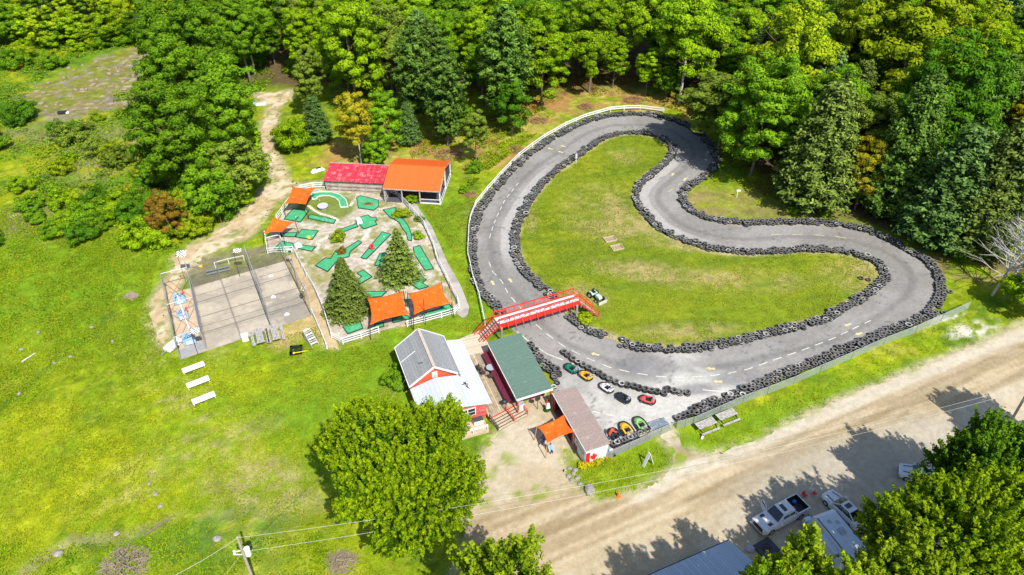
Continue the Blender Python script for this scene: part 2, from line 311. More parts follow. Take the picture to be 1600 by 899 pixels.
def ground_col(x, y):
    n1 = fbm(x, y, 14, 1); n2 = fbm(x, y, 4, 5); n3 = fbm(x * .5 + y * .25, y * .9 - x * .3, 2.2, 9)
    n4 = fbm(x, y, .9, 21, 2)
    c = np.tile(np.array([0.155, 0.222, 0.007]), (len(x), 1))
    c = mix(c, (0.25, 0.275, 0.007), sm(n1, .40, .62) * .8 * sm(n2, .3, .65))
    c = mix(c, (0.085, 0.155, 0.012), sm(n3, .50, .72) * .85)
    c = mix(c, (0.27, 0.25, 0.07), sm(n2, .62, .75) * .35)
    mow = fbm((x * .82 + y * .57) * 2.6, (-x * .57 + y * .82) * .22, 1.6, 95, 3); c = c * (1 + .30 * (mow - .5) * 2)[:, None]
    fn = fbm(x, y, .55, 97, 3); c = mix(c, (0.09, 0.17, 0.008), sm(fn, .55, .7) * .5); c = mix(c, (0.34, 0.33, 0.05), sm(-fn, -.40, -.30) * .35)
    # mown lawn round the buildings is greener
    for a in [(430,640,14,9,0),(560,590,12,6,20),(740,420,4,14,10),(700,330,6,6,0),(660,515,7,3,20),(1250,640,22,2.2,23),(1050,720,5,4,20),(40,400,22,10,0),(120,480,16,9,0)]:
        c = mix(c, (0.125, 0.215, 0.010), np.clip(blob(x, y, *a) * 1.8, 0, 1) * (.35 + .6 * sm(n2, .35, .6)))
    # yellow swathes
    for a in [(190,700,12,8,30),(110,800,14,6,20),(420,590,7,3,10),(60,640,8,8,0),(360,700,8,3,-20),(250,620,7,3,40)]:
        c = mix(c, (0.275, 0.30, 0.008), np.clip(blob(x, y, *a) * 1.0, 0, 1) * (.05 + .75 * sm(n2 * .45 + n3 * .3 + n4 * .25, .4, .6)))
    # dry, tan patches
    for a in [(400,760,8,4,-30),(370,800,4,3,0),(320,700,8,2.5,30),(620,600,2,2,0),(230,740,7,3,40),(270,600,2.6,.8,25),(285,618,3,.8,25),(300,630,3,.8,25),(330,650,2.4,.8,25),(440,745,5,2,-30),(560,530,2.5,1,10),(50,330,4,2,0),(740,350,1.5,7,0)]:
        c = mix(c, (0.33, 0.28, 0.12), np.clip(blob(x, y, *a) * 1.1, 0, 1) * (.05 + .6 * sm(n3 * .5 + n4 * .5, .4, .6)))
    # wild ground below the scrub and along the wood
    ds = sdf(SCRUB, x, y); w = sm(-ds + 3 * (n2 - .5), -2, 3)
    wild = np.tile(np.array([0.10, 0.19, 0.012]), (len(x), 1)); wild = mix(wild, (0.24, 0.25, 0.012), sm(n2, .4, .7)); wild = mix(wild, (0.05, 0.09, 0.02), sm(n3, .55, .8))
    c = c * (1 - w[:, None]) + wild * w[:, None]
    for a in [(150,245,7,9,20),(60,350,9,5,0),(110,205,12,5,10)]:
        c = mix(c, (0.19, 0.18, 0.07), np.clip(blob(x, y, *a) * 1.4, 0, 1) * sm(n3, .25, .6))
    # bank behind the track: straw, brown leaf litter
    ed = ldist(pg([(560,240),(620,238),(700,225),(760,235),(800,220),(850,165),(900,150),(960,150),(1010,158),(1070,178)]), x, y)
    w = sm(-ed + 4 * (n2 - .5), -9, -2); c = mix(c, (0.40, 0.30, 0.085), w * sm(n3, .3, .55) * .85); c = mix(c, (0.30, 0.155, 0.06), w * sm(n2, .5, .62) * .85); c = mix(c, (0.17, 0.23, 0.01), w * sm(n4, .55, .65) * .7)
    # forest floor
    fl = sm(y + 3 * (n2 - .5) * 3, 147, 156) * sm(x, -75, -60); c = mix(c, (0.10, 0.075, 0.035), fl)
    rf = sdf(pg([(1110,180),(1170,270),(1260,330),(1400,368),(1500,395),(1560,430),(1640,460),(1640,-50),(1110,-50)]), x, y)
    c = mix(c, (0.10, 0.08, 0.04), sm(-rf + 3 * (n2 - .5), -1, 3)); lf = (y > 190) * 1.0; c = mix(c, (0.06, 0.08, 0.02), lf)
    c = mix(c, (0.22, 0.17, 0.07), np.clip(blob(x, y, 1500, 420, 7, 3, -20) * 1.5, 0, 1) * sm(n3, .3, .6))
    c = mix(c, (0.28, 0.22, 0.09), np.clip(blob(x, y, 1085, 320, 4, 6, 0) * 1.5, 0, 1) * sm(n3, .2, .6) * .9)
    c = mix(c, (0.20, 0.175, 0.055), np.clip(blob(x, y, 1170, 318, 15, 5, -5) * 1.3, 0, 1) * (.3 + .6 * sm(n3, .3, .6)))
    # bare rock face
    dr = sdf(P_ROCK, x, y); w = sm(-dr + 13 * (fbm(x, y, 7, 73, 4) - .5), -1, 2.5); rk = np.tile(np.array([0.205, 0.165, 0.075]), (len(x), 1))
    rk = mix(rk, (0.34, 0.29, 0.21), sm(n4, .55, .66) * .8); rk = mix(rk, (0.16, 0.15, 0.125), sm(fbm(x, y, 2.6, 77, 4), .5, .6) * .6); rk = mix(rk, (0.15, 0.17, 0.02), sm(fbm(x, y, 6, 72) * .5 + fbm(x, y, 1.2, 79, 3) * .5, .46, .55) * .9)
    c = c * (1 - w[:, None]) + rk * w[:, None]
    # worn, sandy margins of paths, road and cage
    for P, wd, colr in ((P_PATH, 1.6, (0.40, 0.32, 0.19)), (P_PATH2, .8, (0.42, 0.32, 0.19)), (P_ROAD, 1.3, (0.40, 0.34, 0.22)), (P_GOLF, .3, (0.33, 0.30, 0.15))):
        d = sdf(P, x, y); c = mix(c, colr, sm(-d, -wd, .3) * sm(n4 * .6 + n3 * .4, .3, .55))
    d = sdf(pg([(300,400),(430,385),(445,408),(300,452)]), x, y); c = mix(c, (0.20, 0.18, 0.09), sm(-d, -1, .5) * (.4 + .6 * sm(n3, .3, .6)))
    d = ldist(pg([(440,530),(487,500),(500,520)]), x, y); c = mix(c, (0.38, 0.28, 0.12), sm(-d + 1.5 * n2, -2.2, .4) * .85)
    # tread marks and limestone by the corner of the road
    for a in [(1520,515,4,1.3,20),(1445,505,3,.7,30),(1480,495,3,.6,20)]:
        c = mix(c, (0.50, 0.47, 0.38), np.clip(blob(x, y, *a) * 1.5, 0, 1) * sm(n4, .4, .55))
    # dry gully across the meadow
    d = ldist(pg([(-10,650),(30,615),(90,560),(150,520),(175,490)]), x, y); c = mix(c, (0.06, 0.12, 0.012), sm(-d + 1.2 * n3, -.6, .5) * .7)
    d = ldist(pg([(40,895),(110,845),(190,840),(240,820),(280,805)]), x, y); c = mix(c, (0.26, 0.22, 0.12), sm(-d + 1.6 * n3, -.3, 1.1) * .7)
    c = mix(c, (0.07, 0.15, 0.015), np.clip(blob(x, y, 330, 850, 9, 4, 10) * 1.5, 0, 1) * sm(n3, .4, .6) * .8)
    return speck(c, x, y, .7, 33, .28)
def axis(lo, hi, near0, near1, st, far):
    a = list(np.arange(near0, near1, st)); b = near0; s = st
    while b > lo: s *= 1.18; s = min(s, far); b -= s; a.insert(0, b)
    b = a[-1]; s = st
    while b < hi: s *= 1.18; s = min(s, far); b += s; a.append(b)
    return np.array(a)
GM = ground_mat('grass ground', 2.6, .42, .9)
def gz(x, y):
    # rolling rise behind the clearing at the left and a low bank under the wood
    return 0 * x
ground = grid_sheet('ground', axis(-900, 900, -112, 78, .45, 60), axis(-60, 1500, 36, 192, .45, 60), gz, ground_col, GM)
def asphalt_col(x, y):
    n1 = fbm(x, y, 9, 41); n2 = fbm(x, y, 2.0, 44); n3 = fbm(x, y, .5, 47, 2)
    c = np.tile(np.array([0.20, 0.19, 0.175]), (len(x), 1)); c = mix(c, (0.245, 0.235, 0.22), sm(n1, .42, .66))
    di = ldist(W_INN + [W_INN[0]], x, y)
    # newer, paler strip along the inner barrier on the long left bend and the S
    side = np.maximum(sm(-x, -8, -4) * sm(y, 86, 94), sm(x, 16, 21) * sm(-x, -42, -36) * sm(y, 93, 98) * sm(-y, -124, -119))
    w = sm(-di, -2.3, -2.0) * side; c = mix(c, (0.33, 0.315, 0.295), w)
    w = sm(-np.abs(di - 3.6) + n2 * .5, -.5, .1) * .5; c = mix(c, (0.125, 0.12, 0.115), w)
    # dusty pit apron
    for a in [(1050,620,8,4,10,.95),(1000,650,8,3.4,20,.9),(950,620,6,4,-20,.6),(1060,575,3.5,5,0,.7),(1035,600,3,3,0,.7),(1130,600,5,1.6,15,.6)]:
        c = mix(c, (0.42, 0.405, 0.37), np.clip(blob(x, y, *a[:5]) * 1.7, 0, 1) * a[5] * (.4 + .6 * sm(n2, .3, .6)))
    for a in [(1010,572,3.4,2.4,0),(1150,590,3.2,1.3,15),(1090,608,2.4,.9,5)]:
        c = mix(c, (0.16, 0.158, 0.16), np.clip(blob(x, y, *a) * 1.6, 0, 1) * .7)
    c = mix(c, (0.10, 0.10, 0.10), sm(-np.abs(fbm(x, y, 6, 61) - .5), -.008, 0) * .7)
    c = mix(c, (0.30, 0.27, 0.20), sm(-ldist(W_OUT, x, y) + n2, -.6, .3) * .6)
    return speck(c, x, y, .35, 49, .16)
AM = ground_mat('old asphalt', 9.0, .17, .25, .85)
def sheet(name, P, cell, colf, m, z, edge=0.0, es=1.2, label=None):
    xs = [p[0] for p in P]; ys = [p[1] for p in P]
    X = np.arange(max(min(xs), -150) - 1, min(max(xs), 150) + 1, cell); Y = np.arange(max(min(ys), 28) - 1, min(max(ys), 260) + 1, cell)
    def s(x, y):
        d = sdf(P, x, y)
        return d + edge * 2 * (fbm(x, y, es, 71, 3) - .5) if edge else d
    return grid_sheet(name, X, Y, None, colf, m, s, z, label)
sheet('race_track', TRK, .3, asphalt_col, AM, .02)
def infield_col(x, y):
    n1 = fbm(x, y, 11, 81); n2 = fbm(x, y, 3.2, 84); st = fbm(x * .9 + y * .5, (y - x * .2) * 6, 9, 87, 3); n3 = fbm(x, y, .8, 88, 2)
    c = np.tile(np.array([0.148, 0.198, 0.012]), (len(x), 1)); c = mix(c, (0.21, 0.228, 0.014), sm(n1, .4, .62) * .8); c = mix(c, (0.095, 0.15, 0.014), sm(st, .5, .66) * .6)
    for a in [(960,330,8,8,-20),(990,350,6,4,0),(900,470,4,4,0),(1010,425,9,2.5,-12),(930,530,3,2,0),(1350,430,6,4,0),(1065,385,8,1.3,-12),(830,330,1,6,0),(1150,440,9,3,0),(1085,520,7,2,0),(975,245,3,3,0)]:
        c = mix(c, (0.31, 0.25, 0.10), np.clip(blob(x, y, *a) * 1.2, 0, 1) * (.15 + .75 * sm(n2 * .6 + n3 * .4, .38, .62)))
    d = ldist(W_INN + [W_INN[0]], x, y); c = mix(c, (0.36, 0.30, 0.17), sm(-d + 1.1 * n2, -.7, .0) * .8)
    return speck(c, x, y, .5, 91, .22)
sheet('grass_strip', pg([(836,556),(850,573),(866,595),(869,607),(860,608),(838,582)]), .2, infield_col, ground_mat('mown grass', 4.0, .3, .7), .034, .3)
sheet('infield_grass', P_INF, .35, infield_col, ground_mat('mown grass', 4.0, .3, .7), .04)
def road_col(x, y):
    n1 = fbm(x, y, 7, 101); n2 = fbm(x, y, 1.8, 104); a = R(26); u = x * math.cos(a) + y * math.sin(a); v = -x * math.sin(a) + y * math.cos(a)
    st = fbm(u * .12, v * 1.0, 1.5, 107, 3)
    c = np.tile(np.array([0.385, 0.315, 0.205]), (len(x), 1)); c = mix(c, (0.43, 0.37, 0.27), sm(n1, .45, .6))
    # driving lanes of the dirt road
    lane = pg([(700,960),(760,870),(900,815),(1000,780),(1180,720),(1330,650),(1480,580),(1700,500)])
    d = ldist(lane, x, y); w = sm(-d + 1.5 * (n1 - .5), -5.2, -3.4)
    c = mix(c, (0.315, 0.24, 0.135), w * .65); c = mix(c, (0.41, 0.33, 0.21), w * sm(st, .45, .58) * .85); s2 = fbm(u * .10, v * 2.6, 1.5, 117, 3); c = mix(c, (0.24, 0.175, 0.09), w * sm(s2, .52, .64) * .5); c = mix(c, (0.47, 0.40, 0.28), w * sm(-s2, -.42, -.34) * .5); c = mix(c, (0.22, 0.165, 0.09), w * sm(-st, -.45, -.36) * .5)
    e = ldist(pg([(1640,505),(1530,548),(1380,608),(1240,668),(1130,715),(1060,735),(1000,775)]), x, y); c = mix(c, (0.49, 0.44, 0.35), sm(-e, -1.6, -.3) * .75)
    for b_ in [(1300,760,12,5,20),(1400,700,12,3,20)]: c = mix(c, (0.36, 0.32, 0.25), np.clip(blob(x, y, *b_) * 1.6, 0, 1) * .8)
    for k in range(5):      # tyre ruts in the lot
        r_ = pg([(1050, 690 + 4 * k), (1150 + 30 * k, 715 + 8 * k), (1400, 620 + 14 * k)]); c = mix(c, (0.27, 0.215, 0.13), sm(-ldist(r_, x, y), -.28, -.05) * .35 * sm(n1, .35, .6))
    c = mix(c, (0.22, 0.26, 0.05), sm(-sdf(P_ROAD, x, y) * -1, -1.0, .2) * sm(n2, .5, .62) * .7)
    for b_ in [(830,770,2,1,0),(760,720,3,1.5,0),(1075,705,3,2,0),(1060,680,2,2,0),(745,760,2,3,0)]:
        c = mix(c, (0.20, 0.25, 0.03), np.clip(blob(x, y, *b_) * 1.4, 0, 1) * sm(n2, .5, .6))
    return speck(c, x, y, .45, 109, .15)
sheet('gravel_road', P_ROAD, .35, road_col, ground_mat('gravel', 7.0, .2, .6), .012, .45, 1.5)
def path_col(x, y):
    n1 = fbm(x, y, 3, 121); n2 = fbm(x, y, .9, 124); c = np.tile(np.array([0.42, 0.32, 0.19]), (len(x), 1)); c = mix(c, (0.50, 0.42, 0.29), sm(n1, .45, .6)); c = mix(c, (0.20, 0.21, 0.06), sm(n2, .56, .68) * .8)
    return speck(c, x, y, .5, 126, .2)
DM = ground_mat('sandy earth', 5.0, .2, .8)
sheet('dirt_path', P_PATH, .35, path_col, DM, .016, .9, 2.0)
sheet('dirt_path', P_PATH2, .25, lambda x, y: speck(mix(np.tile(np.array([0.44, 0.34, 0.20]), (len(x), 1)), (0.36, 0.27, 0.15), sm(fbm(x, y, 2, 128), .4, .6)), x, y, .5, 127, .12), DM, .02, .2)
def golf_col(x, y):
    n1 = fbm(x, y, 4, 131); n2 = fbm(x, y, 1.3, 134); n3 = fbm(x, y, .4, 137, 2); c = np.tile(np.array([0.385, 0.33, 0.255]), (len(x), 1)); c = mix(c, (0.48, 0.44, 0.37), sm(n3 * .5 + n1 * .5, .45, .6))
    c = mix(c, (0.24, 0.22, 0.08), sm(n1 * .55 + n2 * .45, .52, .62) * .8); c = mix(c, (0.14, 0.20, 0.02), sm(n2, .62, .72) * .5)
    c = mix(c, (0.13, 0.18, 0.02), np.clip(blob(x, y, 509, 325, 4.2, 4.0) * 3, 0, 1) * .9)
    for a in [(500,425,1.5,7,25),(525,388,2,3,0),(560,545,6,1,20),(475,365,2,2,0),(640,350,1.2,4,-30),(690,430,1,6,-20)]: c = mix(c, (0.22, 0.22, 0.05), np.clip(blob(x, y, *a) * 1.4, 0, 1) * sm(n2, .3, .55) * .8)
    return speck(c, x, y, .5, 139, .2)
sheet('mini_golf_ground', P_GOLF, .25, golf_col, ground_mat('pale gravel', 8.0, .3, .8), .024, .12)
sheet('concrete_walkway', P_WALK, .25, lambda x, y: speck(mix(np.tile(np.array([0.37, 0.34, 0.30]), (len(x), 1)), (0.28, 0.26, 0.23), sm(fbm(x, y, 2, 141), .4, .6)), x, y, .4, 142, .1), ground_mat('walk concrete', 6, .12, .2), .05)
# batting cage slab
sl_ = pg([(283,562),(487,494),(445.5,409),(262,461)])
def slab_col(x, y):
    n1 = fbm(x, y, 3, 151); n2 = fbm(x, y, .8, 154); c = np.tile(np.array([0.39, 0.34, 0.265]), (len(x), 1)); c = mix(c, (0.31, 0.272, 0.215), sm(n1, .4, .62))
    dl = ldist(pg([(345.5,437),(362,493)]), x, y); left = sdf(pg([(262,461),(302,451),(323,545),(283,562)]), x, y); c = mix(c, (0.44, 0.34, 0.235), sm(-left, -.05, .05)); 
    rt = sdf(pg([(398,424),(446,408),(488,494),(425,515)]), x, y); c = mix(c, (0.25, 0.225, 0.185), sm(-rt, -.05, .05) * sm(n1 * .7 + n2 * .3, .35, .6))
    for s in ([(302,451),(323,545)], [(345,437),(378,532)], [(398,424),(425,515)], [(312,497),(466,451)], [(318,521),(476,473)], [(307,474),(456,430)]):
        c = mix(c, (0.10, 0.09, 0.08), sm(-ldist(pg(s), x, y), -.14, -.03) * .75)
    g = sdf(pg([(283,562),(322,545),(318,533),(279,548)]), x, y); c = mix(c, (0.26, 0.26, 0.265), sm(-g, -.05, .05))
    return speck(c, x, y, .4, 157, .09)
o = sheet('concrete_slab', sl_, .12, slab_col, ground_mat('slab concrete', 5, .12, .15), .09)
k = MB(); k.prism([(p.x, p.y) for p in sl_], -.1, .082); tag(k.build('slab_edge', mat('slab side', (.3, .27, .22))), kind='structure')
# painted lines
LM = mat('worn white paint', (0.62, 0.60, 0.50), .8, var=.15, scale=9, wear=(.25, .24, .23), wscale=6, wamt=.45)
YM = mat('worn yellow paint', (0.58, 0.50, 0.20), .8, var=.15, scale=9, wear=(.25, .24, .23), wscale=6, wamt=.5)
def strip(mb, a, b, w, z=.034):
    d = (b - a).to_2d(); L = d.length; d /= L; n = Vector((-d.y, d.x)) * w / 2
    mb.add([(a.x + n.x, a.y + n.y, z), (a.x - n.x, a.y - n.y, z), (b.x - n.x, b.y - n.y, z), (b.x + n.x, b.y + n.y, z)], [(0, 1, 2, 3)])
def dashed(pts, on, off, w, mb):
    P = pg(pts); s = 0; seg = []
    for a, b in zip(P, P[1:]):
        L = (b - a).length; t = 0
        while t < L - 1e-4:
            ph = s % (on + off); st = (on - ph) if ph < on else (on + off - ph); e = min(L, t + max(st, .02))
            if ph < on: strip(mb, a.lerp(b, t / L), a.lerp(b, e / L), w)
            s += e - t; t = e
ml = MB()
dashed([(764,410),(770,425),(784,440),(794,459),(803,470),(818,487),(838,508),(854,522),(881,541.6),(915,559),(951,574),(986,582.5),(1030,589),(1070,590.3),(1105,588),(1138,584),(1168,577.5),(1212,562),(1250,549),(1300,530),(1340,511),(1365,499)], 1.25, .95, .11, ml)
dashed([(765,372),(769,358),(775,341.5),(788,314.6),(800.6,298),(810,286)], 1.1, .9, .11, ml)
dashed([(926,643),(950,648.5),(982,653.7)], .9, .7, .14, ml)
for a in ([(808,519),(824,532),(840.4,544),(856.8,554.4),(880,563)], [(1098,609.7),(1118,611.6),(1144.8,612.5)]): dashed(a, 99, .1, .13, ml)
tag(ml.build('lane_marking', LM), kind='structure')
ml = MB(); dashed([(1205,367),(1255,366.6),(1300,369),(1330,374)], 1.6, 1.6, .12, ml); dashed([(1045,300),(1062,288),(1075,277)], 1.2, 1.6, .12, ml)
for px, py, an in [(860,233,150),(876,238,150),(880,229,150),(930,554,160),(1111,576.6,178),(1122,596.8,182),(1325,508,200),(1342,522,200),(1051,273,60),(1070,281,60),(899,569,150),(953,596,160),(770,442.5,112),(797.5,438.5,112)]:
    c = G(px, py); a = R(an); M = Matrix.Rotation(a, 2); q = [(-.5, -.16), (.15, -.16), (.15, -.32), (.6, 0), (.15, .32), (.15, .16), (-.5, .16)]
    vs = [(*(M @ Vector(t) + c.to_2d()), .036) for t in q]; ml.add(vs, [(0, 1, 2, 3, 4, 5, 6)])
tag(ml.build('direction_arrow', YM), kind='structure')
# ================================================================ trees, shrubs and ground cover
def unit(a): return a / np.maximum(np.linalg.norm(a, axis=1, keepdims=True), 1e-9)
def leaf_quads(P, Nn, size, elong=1.5, dirs=None):
    """a diamond-shaped leaf (or spray of needles) at each point P, facing Nn"""
    n = len(P); r = rng.normal(size=(n, 3)) if dirs is None else dirs
    t = unit(r - (r * Nn).sum(1, keepdims=True) * Nn); b = np.cross(Nn, t)
    s = (size * rng.uniform(.65, 1.3, n))[:, None] if np.ndim(size) == 0 else (size * rng.uniform(.7, 1.25, n))[:, None]
    V = np.stack([P - t * s * .5 * elong, P + b * s * .38 + Nn * s * .1, P + t * s * .5 * elong, P - b * s * .38 + Nn * s * .1], 1).reshape(-1, 3)
    return V, np.arange(4 * n).reshape(n, 4)
def rand_dir(n, zmin=-1.0):
    z = rng.uniform(zmin, 1, n); a = rng.uniform(0, 2 * np.pi, n); r = np.sqrt(1 - z * z)
    return np.stack([r * np.cos(a), r * np.sin(a), z], 1)
def limbs_mesh(h, r0, spread, base, n=7, seed=0, lean=0.0, m=None, fork=False):
    rr = random.Random(seed); mb = MB(); p = Vector((0, 0, -.2)); pts = [p]; 
    for i in range(5):
        p = p + Vector((rr.uniform(-.12, .12) * h * .1, rr.uniform(-.12, .12) * h * .1, h * .82 / 5)); pts.append(p)
    for i in range(5): mb.tube(pts[i], pts[i + 1], r0 * (1 - i * .17), 7, r0 * (1 - (i + 1) * .17))
    for k in range(n):
        t = base + (1 - base) * rr.random() * .8; j = min(4, int(t * 5)); a = pts[j].lerp(pts[j + 1], t * 5 - j); an = rr.uniform(0, 6.28)
        L = spread * rr.uniform(.55, .9); q = a + Vector((math.cos(an) * L * .55, math.sin(an) * L * .55, L * .45)); e = q + Vector((math.cos(an + .4) * L * .4, math.sin(an + .4) * L * .4, L * .35))
        mb.tube(a, q, r0 * .38, 6, r0 * .22); mb.tube(q, e, r0 * .22, 5, r0 * .07)
    return mb
def crown_broad(seed, h, r, base=.25, clumps=170, per=85, leaf=.34, rc=(.13, .24), rough=.35, up=.35, squash=.62, egg=.0):
    g = np.random.default_rng(seed); global rng; rng = g
    zc = h * (base + (1 - base) * .5); a = r; c = h * (1 - base) * .5
    D = rand_dir(clumps, -.75); # lobed outline
    lob = 1 + rough * (np.array([vn(np.array([d[0] * 1.7 + 9 + seed]), np.array([d[1] * 1.7 + d[2] * 1.3 + 4]), seed)[0] for d in D]) - .5) * 2
    rad = g.uniform(.74, 1.0, clumps) * lob; rad[: clumps // 6] *= .6
    wz = 1 - egg * D[:, 2]
    C = np.stack([D[:, 0] * a * rad * wz, D[:, 1] * a * rad * wz, zc + D[:, 2] * c * rad], 1)
    R_ = g.uniform(*rc, clumps) * r
    ci = np.repeat(np.arange(clumps), per); n = len(ci); d = rand_dir(n, -.35)
    rr = R_[ci][:, None] * (g.uniform(.35, 1.12, n) ** .55)[:, None]
    P = C[ci] + d * rr * np.array([1, 1, squash]); 
    Nn = unit(d * .75 + np.array([0, 0, up]) + D[ci] * .25 + g.normal(size=(n, 3)) * .32)
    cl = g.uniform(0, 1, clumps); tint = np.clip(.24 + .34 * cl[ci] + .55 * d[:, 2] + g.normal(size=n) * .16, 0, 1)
    V, Q = leaf_quads(P, Nn, leaf); return V, Q, tint
def crown_sprig(seed, h, r, base=.2, sprigs=900, per=70, leaf=.24):
    """broad crown of upright leafy shoots, as a near maple shows from above"""
    g = np.random.default_rng(seed); global rng; rng = g
    zc = h * (base + (1 - base) * .45); a = r; c = h * (1 - base) * .55
    D = rand_dir(sprigs, -.45); lob = np.array([1 + .31 * (vn(np.array([d[0] * 2.2 + 9]), np.array([d[1] * 2.2 + d[2] * 2 + 4]), seed)[0] - .5) * 2 for d in D]) * g.uniform(.8, 1.05, sprigs)
    lob[: sprigs // 4] *= .78
    C = np.stack([D[:, 0] * a * lob, D[:, 1] * a * lob, zc + D[:, 2] * c * lob], 1)
    ax = unit(D * .75 + np.array([0, 0, .8]) + g.normal(size=(sprigs, 3)) * .28); L = g.uniform(.8, 1.7, sprigs)
    ci = np.repeat(np.arange(sprigs), per); n = len(ci); t = g.uniform(-.6, .8, n); w = (.34 * (1 - .75 * np.clip(t, 0, 1)))
    off = unit(g.normal(size=(n, 3))); P = C[ci] + ax[ci] * (t * L[ci])[:, None] + off * (w * g.uniform(.5, 1.15, n))[:, None]
    Nn = unit(off * .6 + np.array([0, 0, .5]) + g.normal(size=(n, 3)) * .4); sp = g.uniform(-.12, .12, sprigs)
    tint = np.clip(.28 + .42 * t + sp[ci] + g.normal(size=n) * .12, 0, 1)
    V, Q = leaf_quads(P, Nn, leaf, 1.4); return V, Q, tint
def crown_conifer(seed, h, r, kind='spruce', base=.05, whorls=34, br=11, seg=7, per=5, needle=.30):
    g = np.random.default_rng(seed); global rng; rng = g; Ps = []; Ns = []; Ds = []; T = []
    for w in range(whorls):
        t = (w + g.uniform(-.3, .3)) / whorls; t = min(max(t, 0), .995); z = h * (base + (1 - base) * t)
        if kind == 'spruce': L = r * (1 - t) ** .85 + .12; drop = -.22; rise = .10
        elif kind == 'pine': L = r * (min(1, (1 - t) * 2.1) ** .7) * (.62 + .38 * min(1, t * 3)) * g.uniform(.75, 1.15) + .2; drop = .12; rise = .25
        else: L = r * (1 - t) ** .55 + .2; drop = .02; rise = .35
        nb = max(4, int(br * (.55 + .45 * (1 - t)))); a0 = g.uniform(0, 6.28)
        for b in range(nb):
            if kind == 'pine' and g.random() < .18: continue
            an = a0 + 6.283 * b / nb + g.uniform(-.25, .25); Lb = L * (g.uniform(.78, 1.12) if kind != 'spruce' else g.uniform(.62, 1.16)); k = max(3, int(seg * Lb / r) + 2)
            for s in range(k):
                u = (s + .6) / k * (.82 if kind != 'pine' else .9) + .16; u = min(u, 1.02)
                x = Lb * u; zz = z + Lb * (drop * u + rise * u * u) + g.normal() * .05; sw = .17 * Lb * (1 - abs(u - .45))
                tc_ = (g.normal() * sw * .9, g.normal() * .28)
                for q in range(per):
                    if kind != 'spruce':
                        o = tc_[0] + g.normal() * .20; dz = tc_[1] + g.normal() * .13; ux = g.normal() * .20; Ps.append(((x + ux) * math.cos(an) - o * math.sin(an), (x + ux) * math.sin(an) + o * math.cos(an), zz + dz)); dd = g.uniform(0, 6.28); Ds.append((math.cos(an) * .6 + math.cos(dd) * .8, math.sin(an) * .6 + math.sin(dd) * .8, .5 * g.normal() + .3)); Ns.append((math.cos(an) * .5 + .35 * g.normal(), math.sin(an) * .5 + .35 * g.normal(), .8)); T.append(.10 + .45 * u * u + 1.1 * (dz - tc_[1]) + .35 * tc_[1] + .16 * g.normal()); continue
                    o = g.normal() * sw * (1.0 if kind != 'pine' else .8); P = (x * math.cos(an) - o * math.sin(an), x * math.sin(an) + o * math.cos(an), zz + g.normal() * (.05 if kind != 'pine' else .16) - abs(o) * .12)
                    Ps.append(P); dd = an + np.sign(o) * g.uniform(.2, .8); Ds.append((math.cos(dd), math.sin(dd), .12 + (.5 * g.normal() if kind == 'pine' else .18 * g.normal())))
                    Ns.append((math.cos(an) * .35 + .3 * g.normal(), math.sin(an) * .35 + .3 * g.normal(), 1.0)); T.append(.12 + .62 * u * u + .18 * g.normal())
    P = np.array(Ps); Nn = unit(np.array(Ns)); D = unit(np.array(Ds)); V, Q = leaf_quads(P, Nn, needle, 2.1 if kind == 'pine' else 1.7, D)
    return V, Q, np.clip(np.array(T), 0, 1)
BARK = mat('grey brown bark', (.16, .12, .09), .9, var=.3, scale=8, bump=.5)
PALE = mat('pale birch bark', (.50, .47, .42), .8, var=.3, scale=6, wear=(.1, .09, .08), wscale=5)
DEADM = mat('bleached dead wood', (.42, .39, .36), .85, var=.2, scale=5)
LM_ = {
 'deep': leaf_mat('leaves deep green', (.014, .055, .004), (.10, .24, .008)),
 'mid': leaf_mat('leaves mid green', (.020, .080, .004), (.18, .335, .010)),
 'bright': leaf_mat('leaves fresh green', (.032, .110, .003), (.30, .46, .008)),
 'yellow': leaf_mat('leaves yellow green', (.05, .115, .004), (.36, .46, .010)),
 'gold': leaf_mat('leaves turning gold', (.08, .09, .006), (.40, .36, .015)),
 'olive': leaf_mat('leaves olive', (.03, .065, .009), (.22, .30, .028)),
 'pine': leaf_mat('needles pine', (.016, .052, .008), (.17, .29, .035), .2),
 'blue': leaf_mat('needles blue green', (.022, .065, .016), (.19, .32, .065), .2),
 'lily': leaf_mat('lily blooms', (.16, .22, .01), (.62, .52, .01)),
 'turf': leaf_mat('grass blades', (.15, .215, .007), (.31, .36, .012), .25, 0),
 'turf2': leaf_mat('lawn blades', (.10, .165, .007), (.28, .32, .022), .25, 0),
 'spruce': leaf_mat('needles spruce', (.022, .05, .010), (.22, .29, .045), .15),
 'rust': leaf_mat('leaves rusty orange', (.10, .07, .01), (.33, .20, .02)),
 'near': leaf_mat('leaves maple shoots', (.022, .085, .004), (.36, .48, .006), .4)}
PROTO = {}
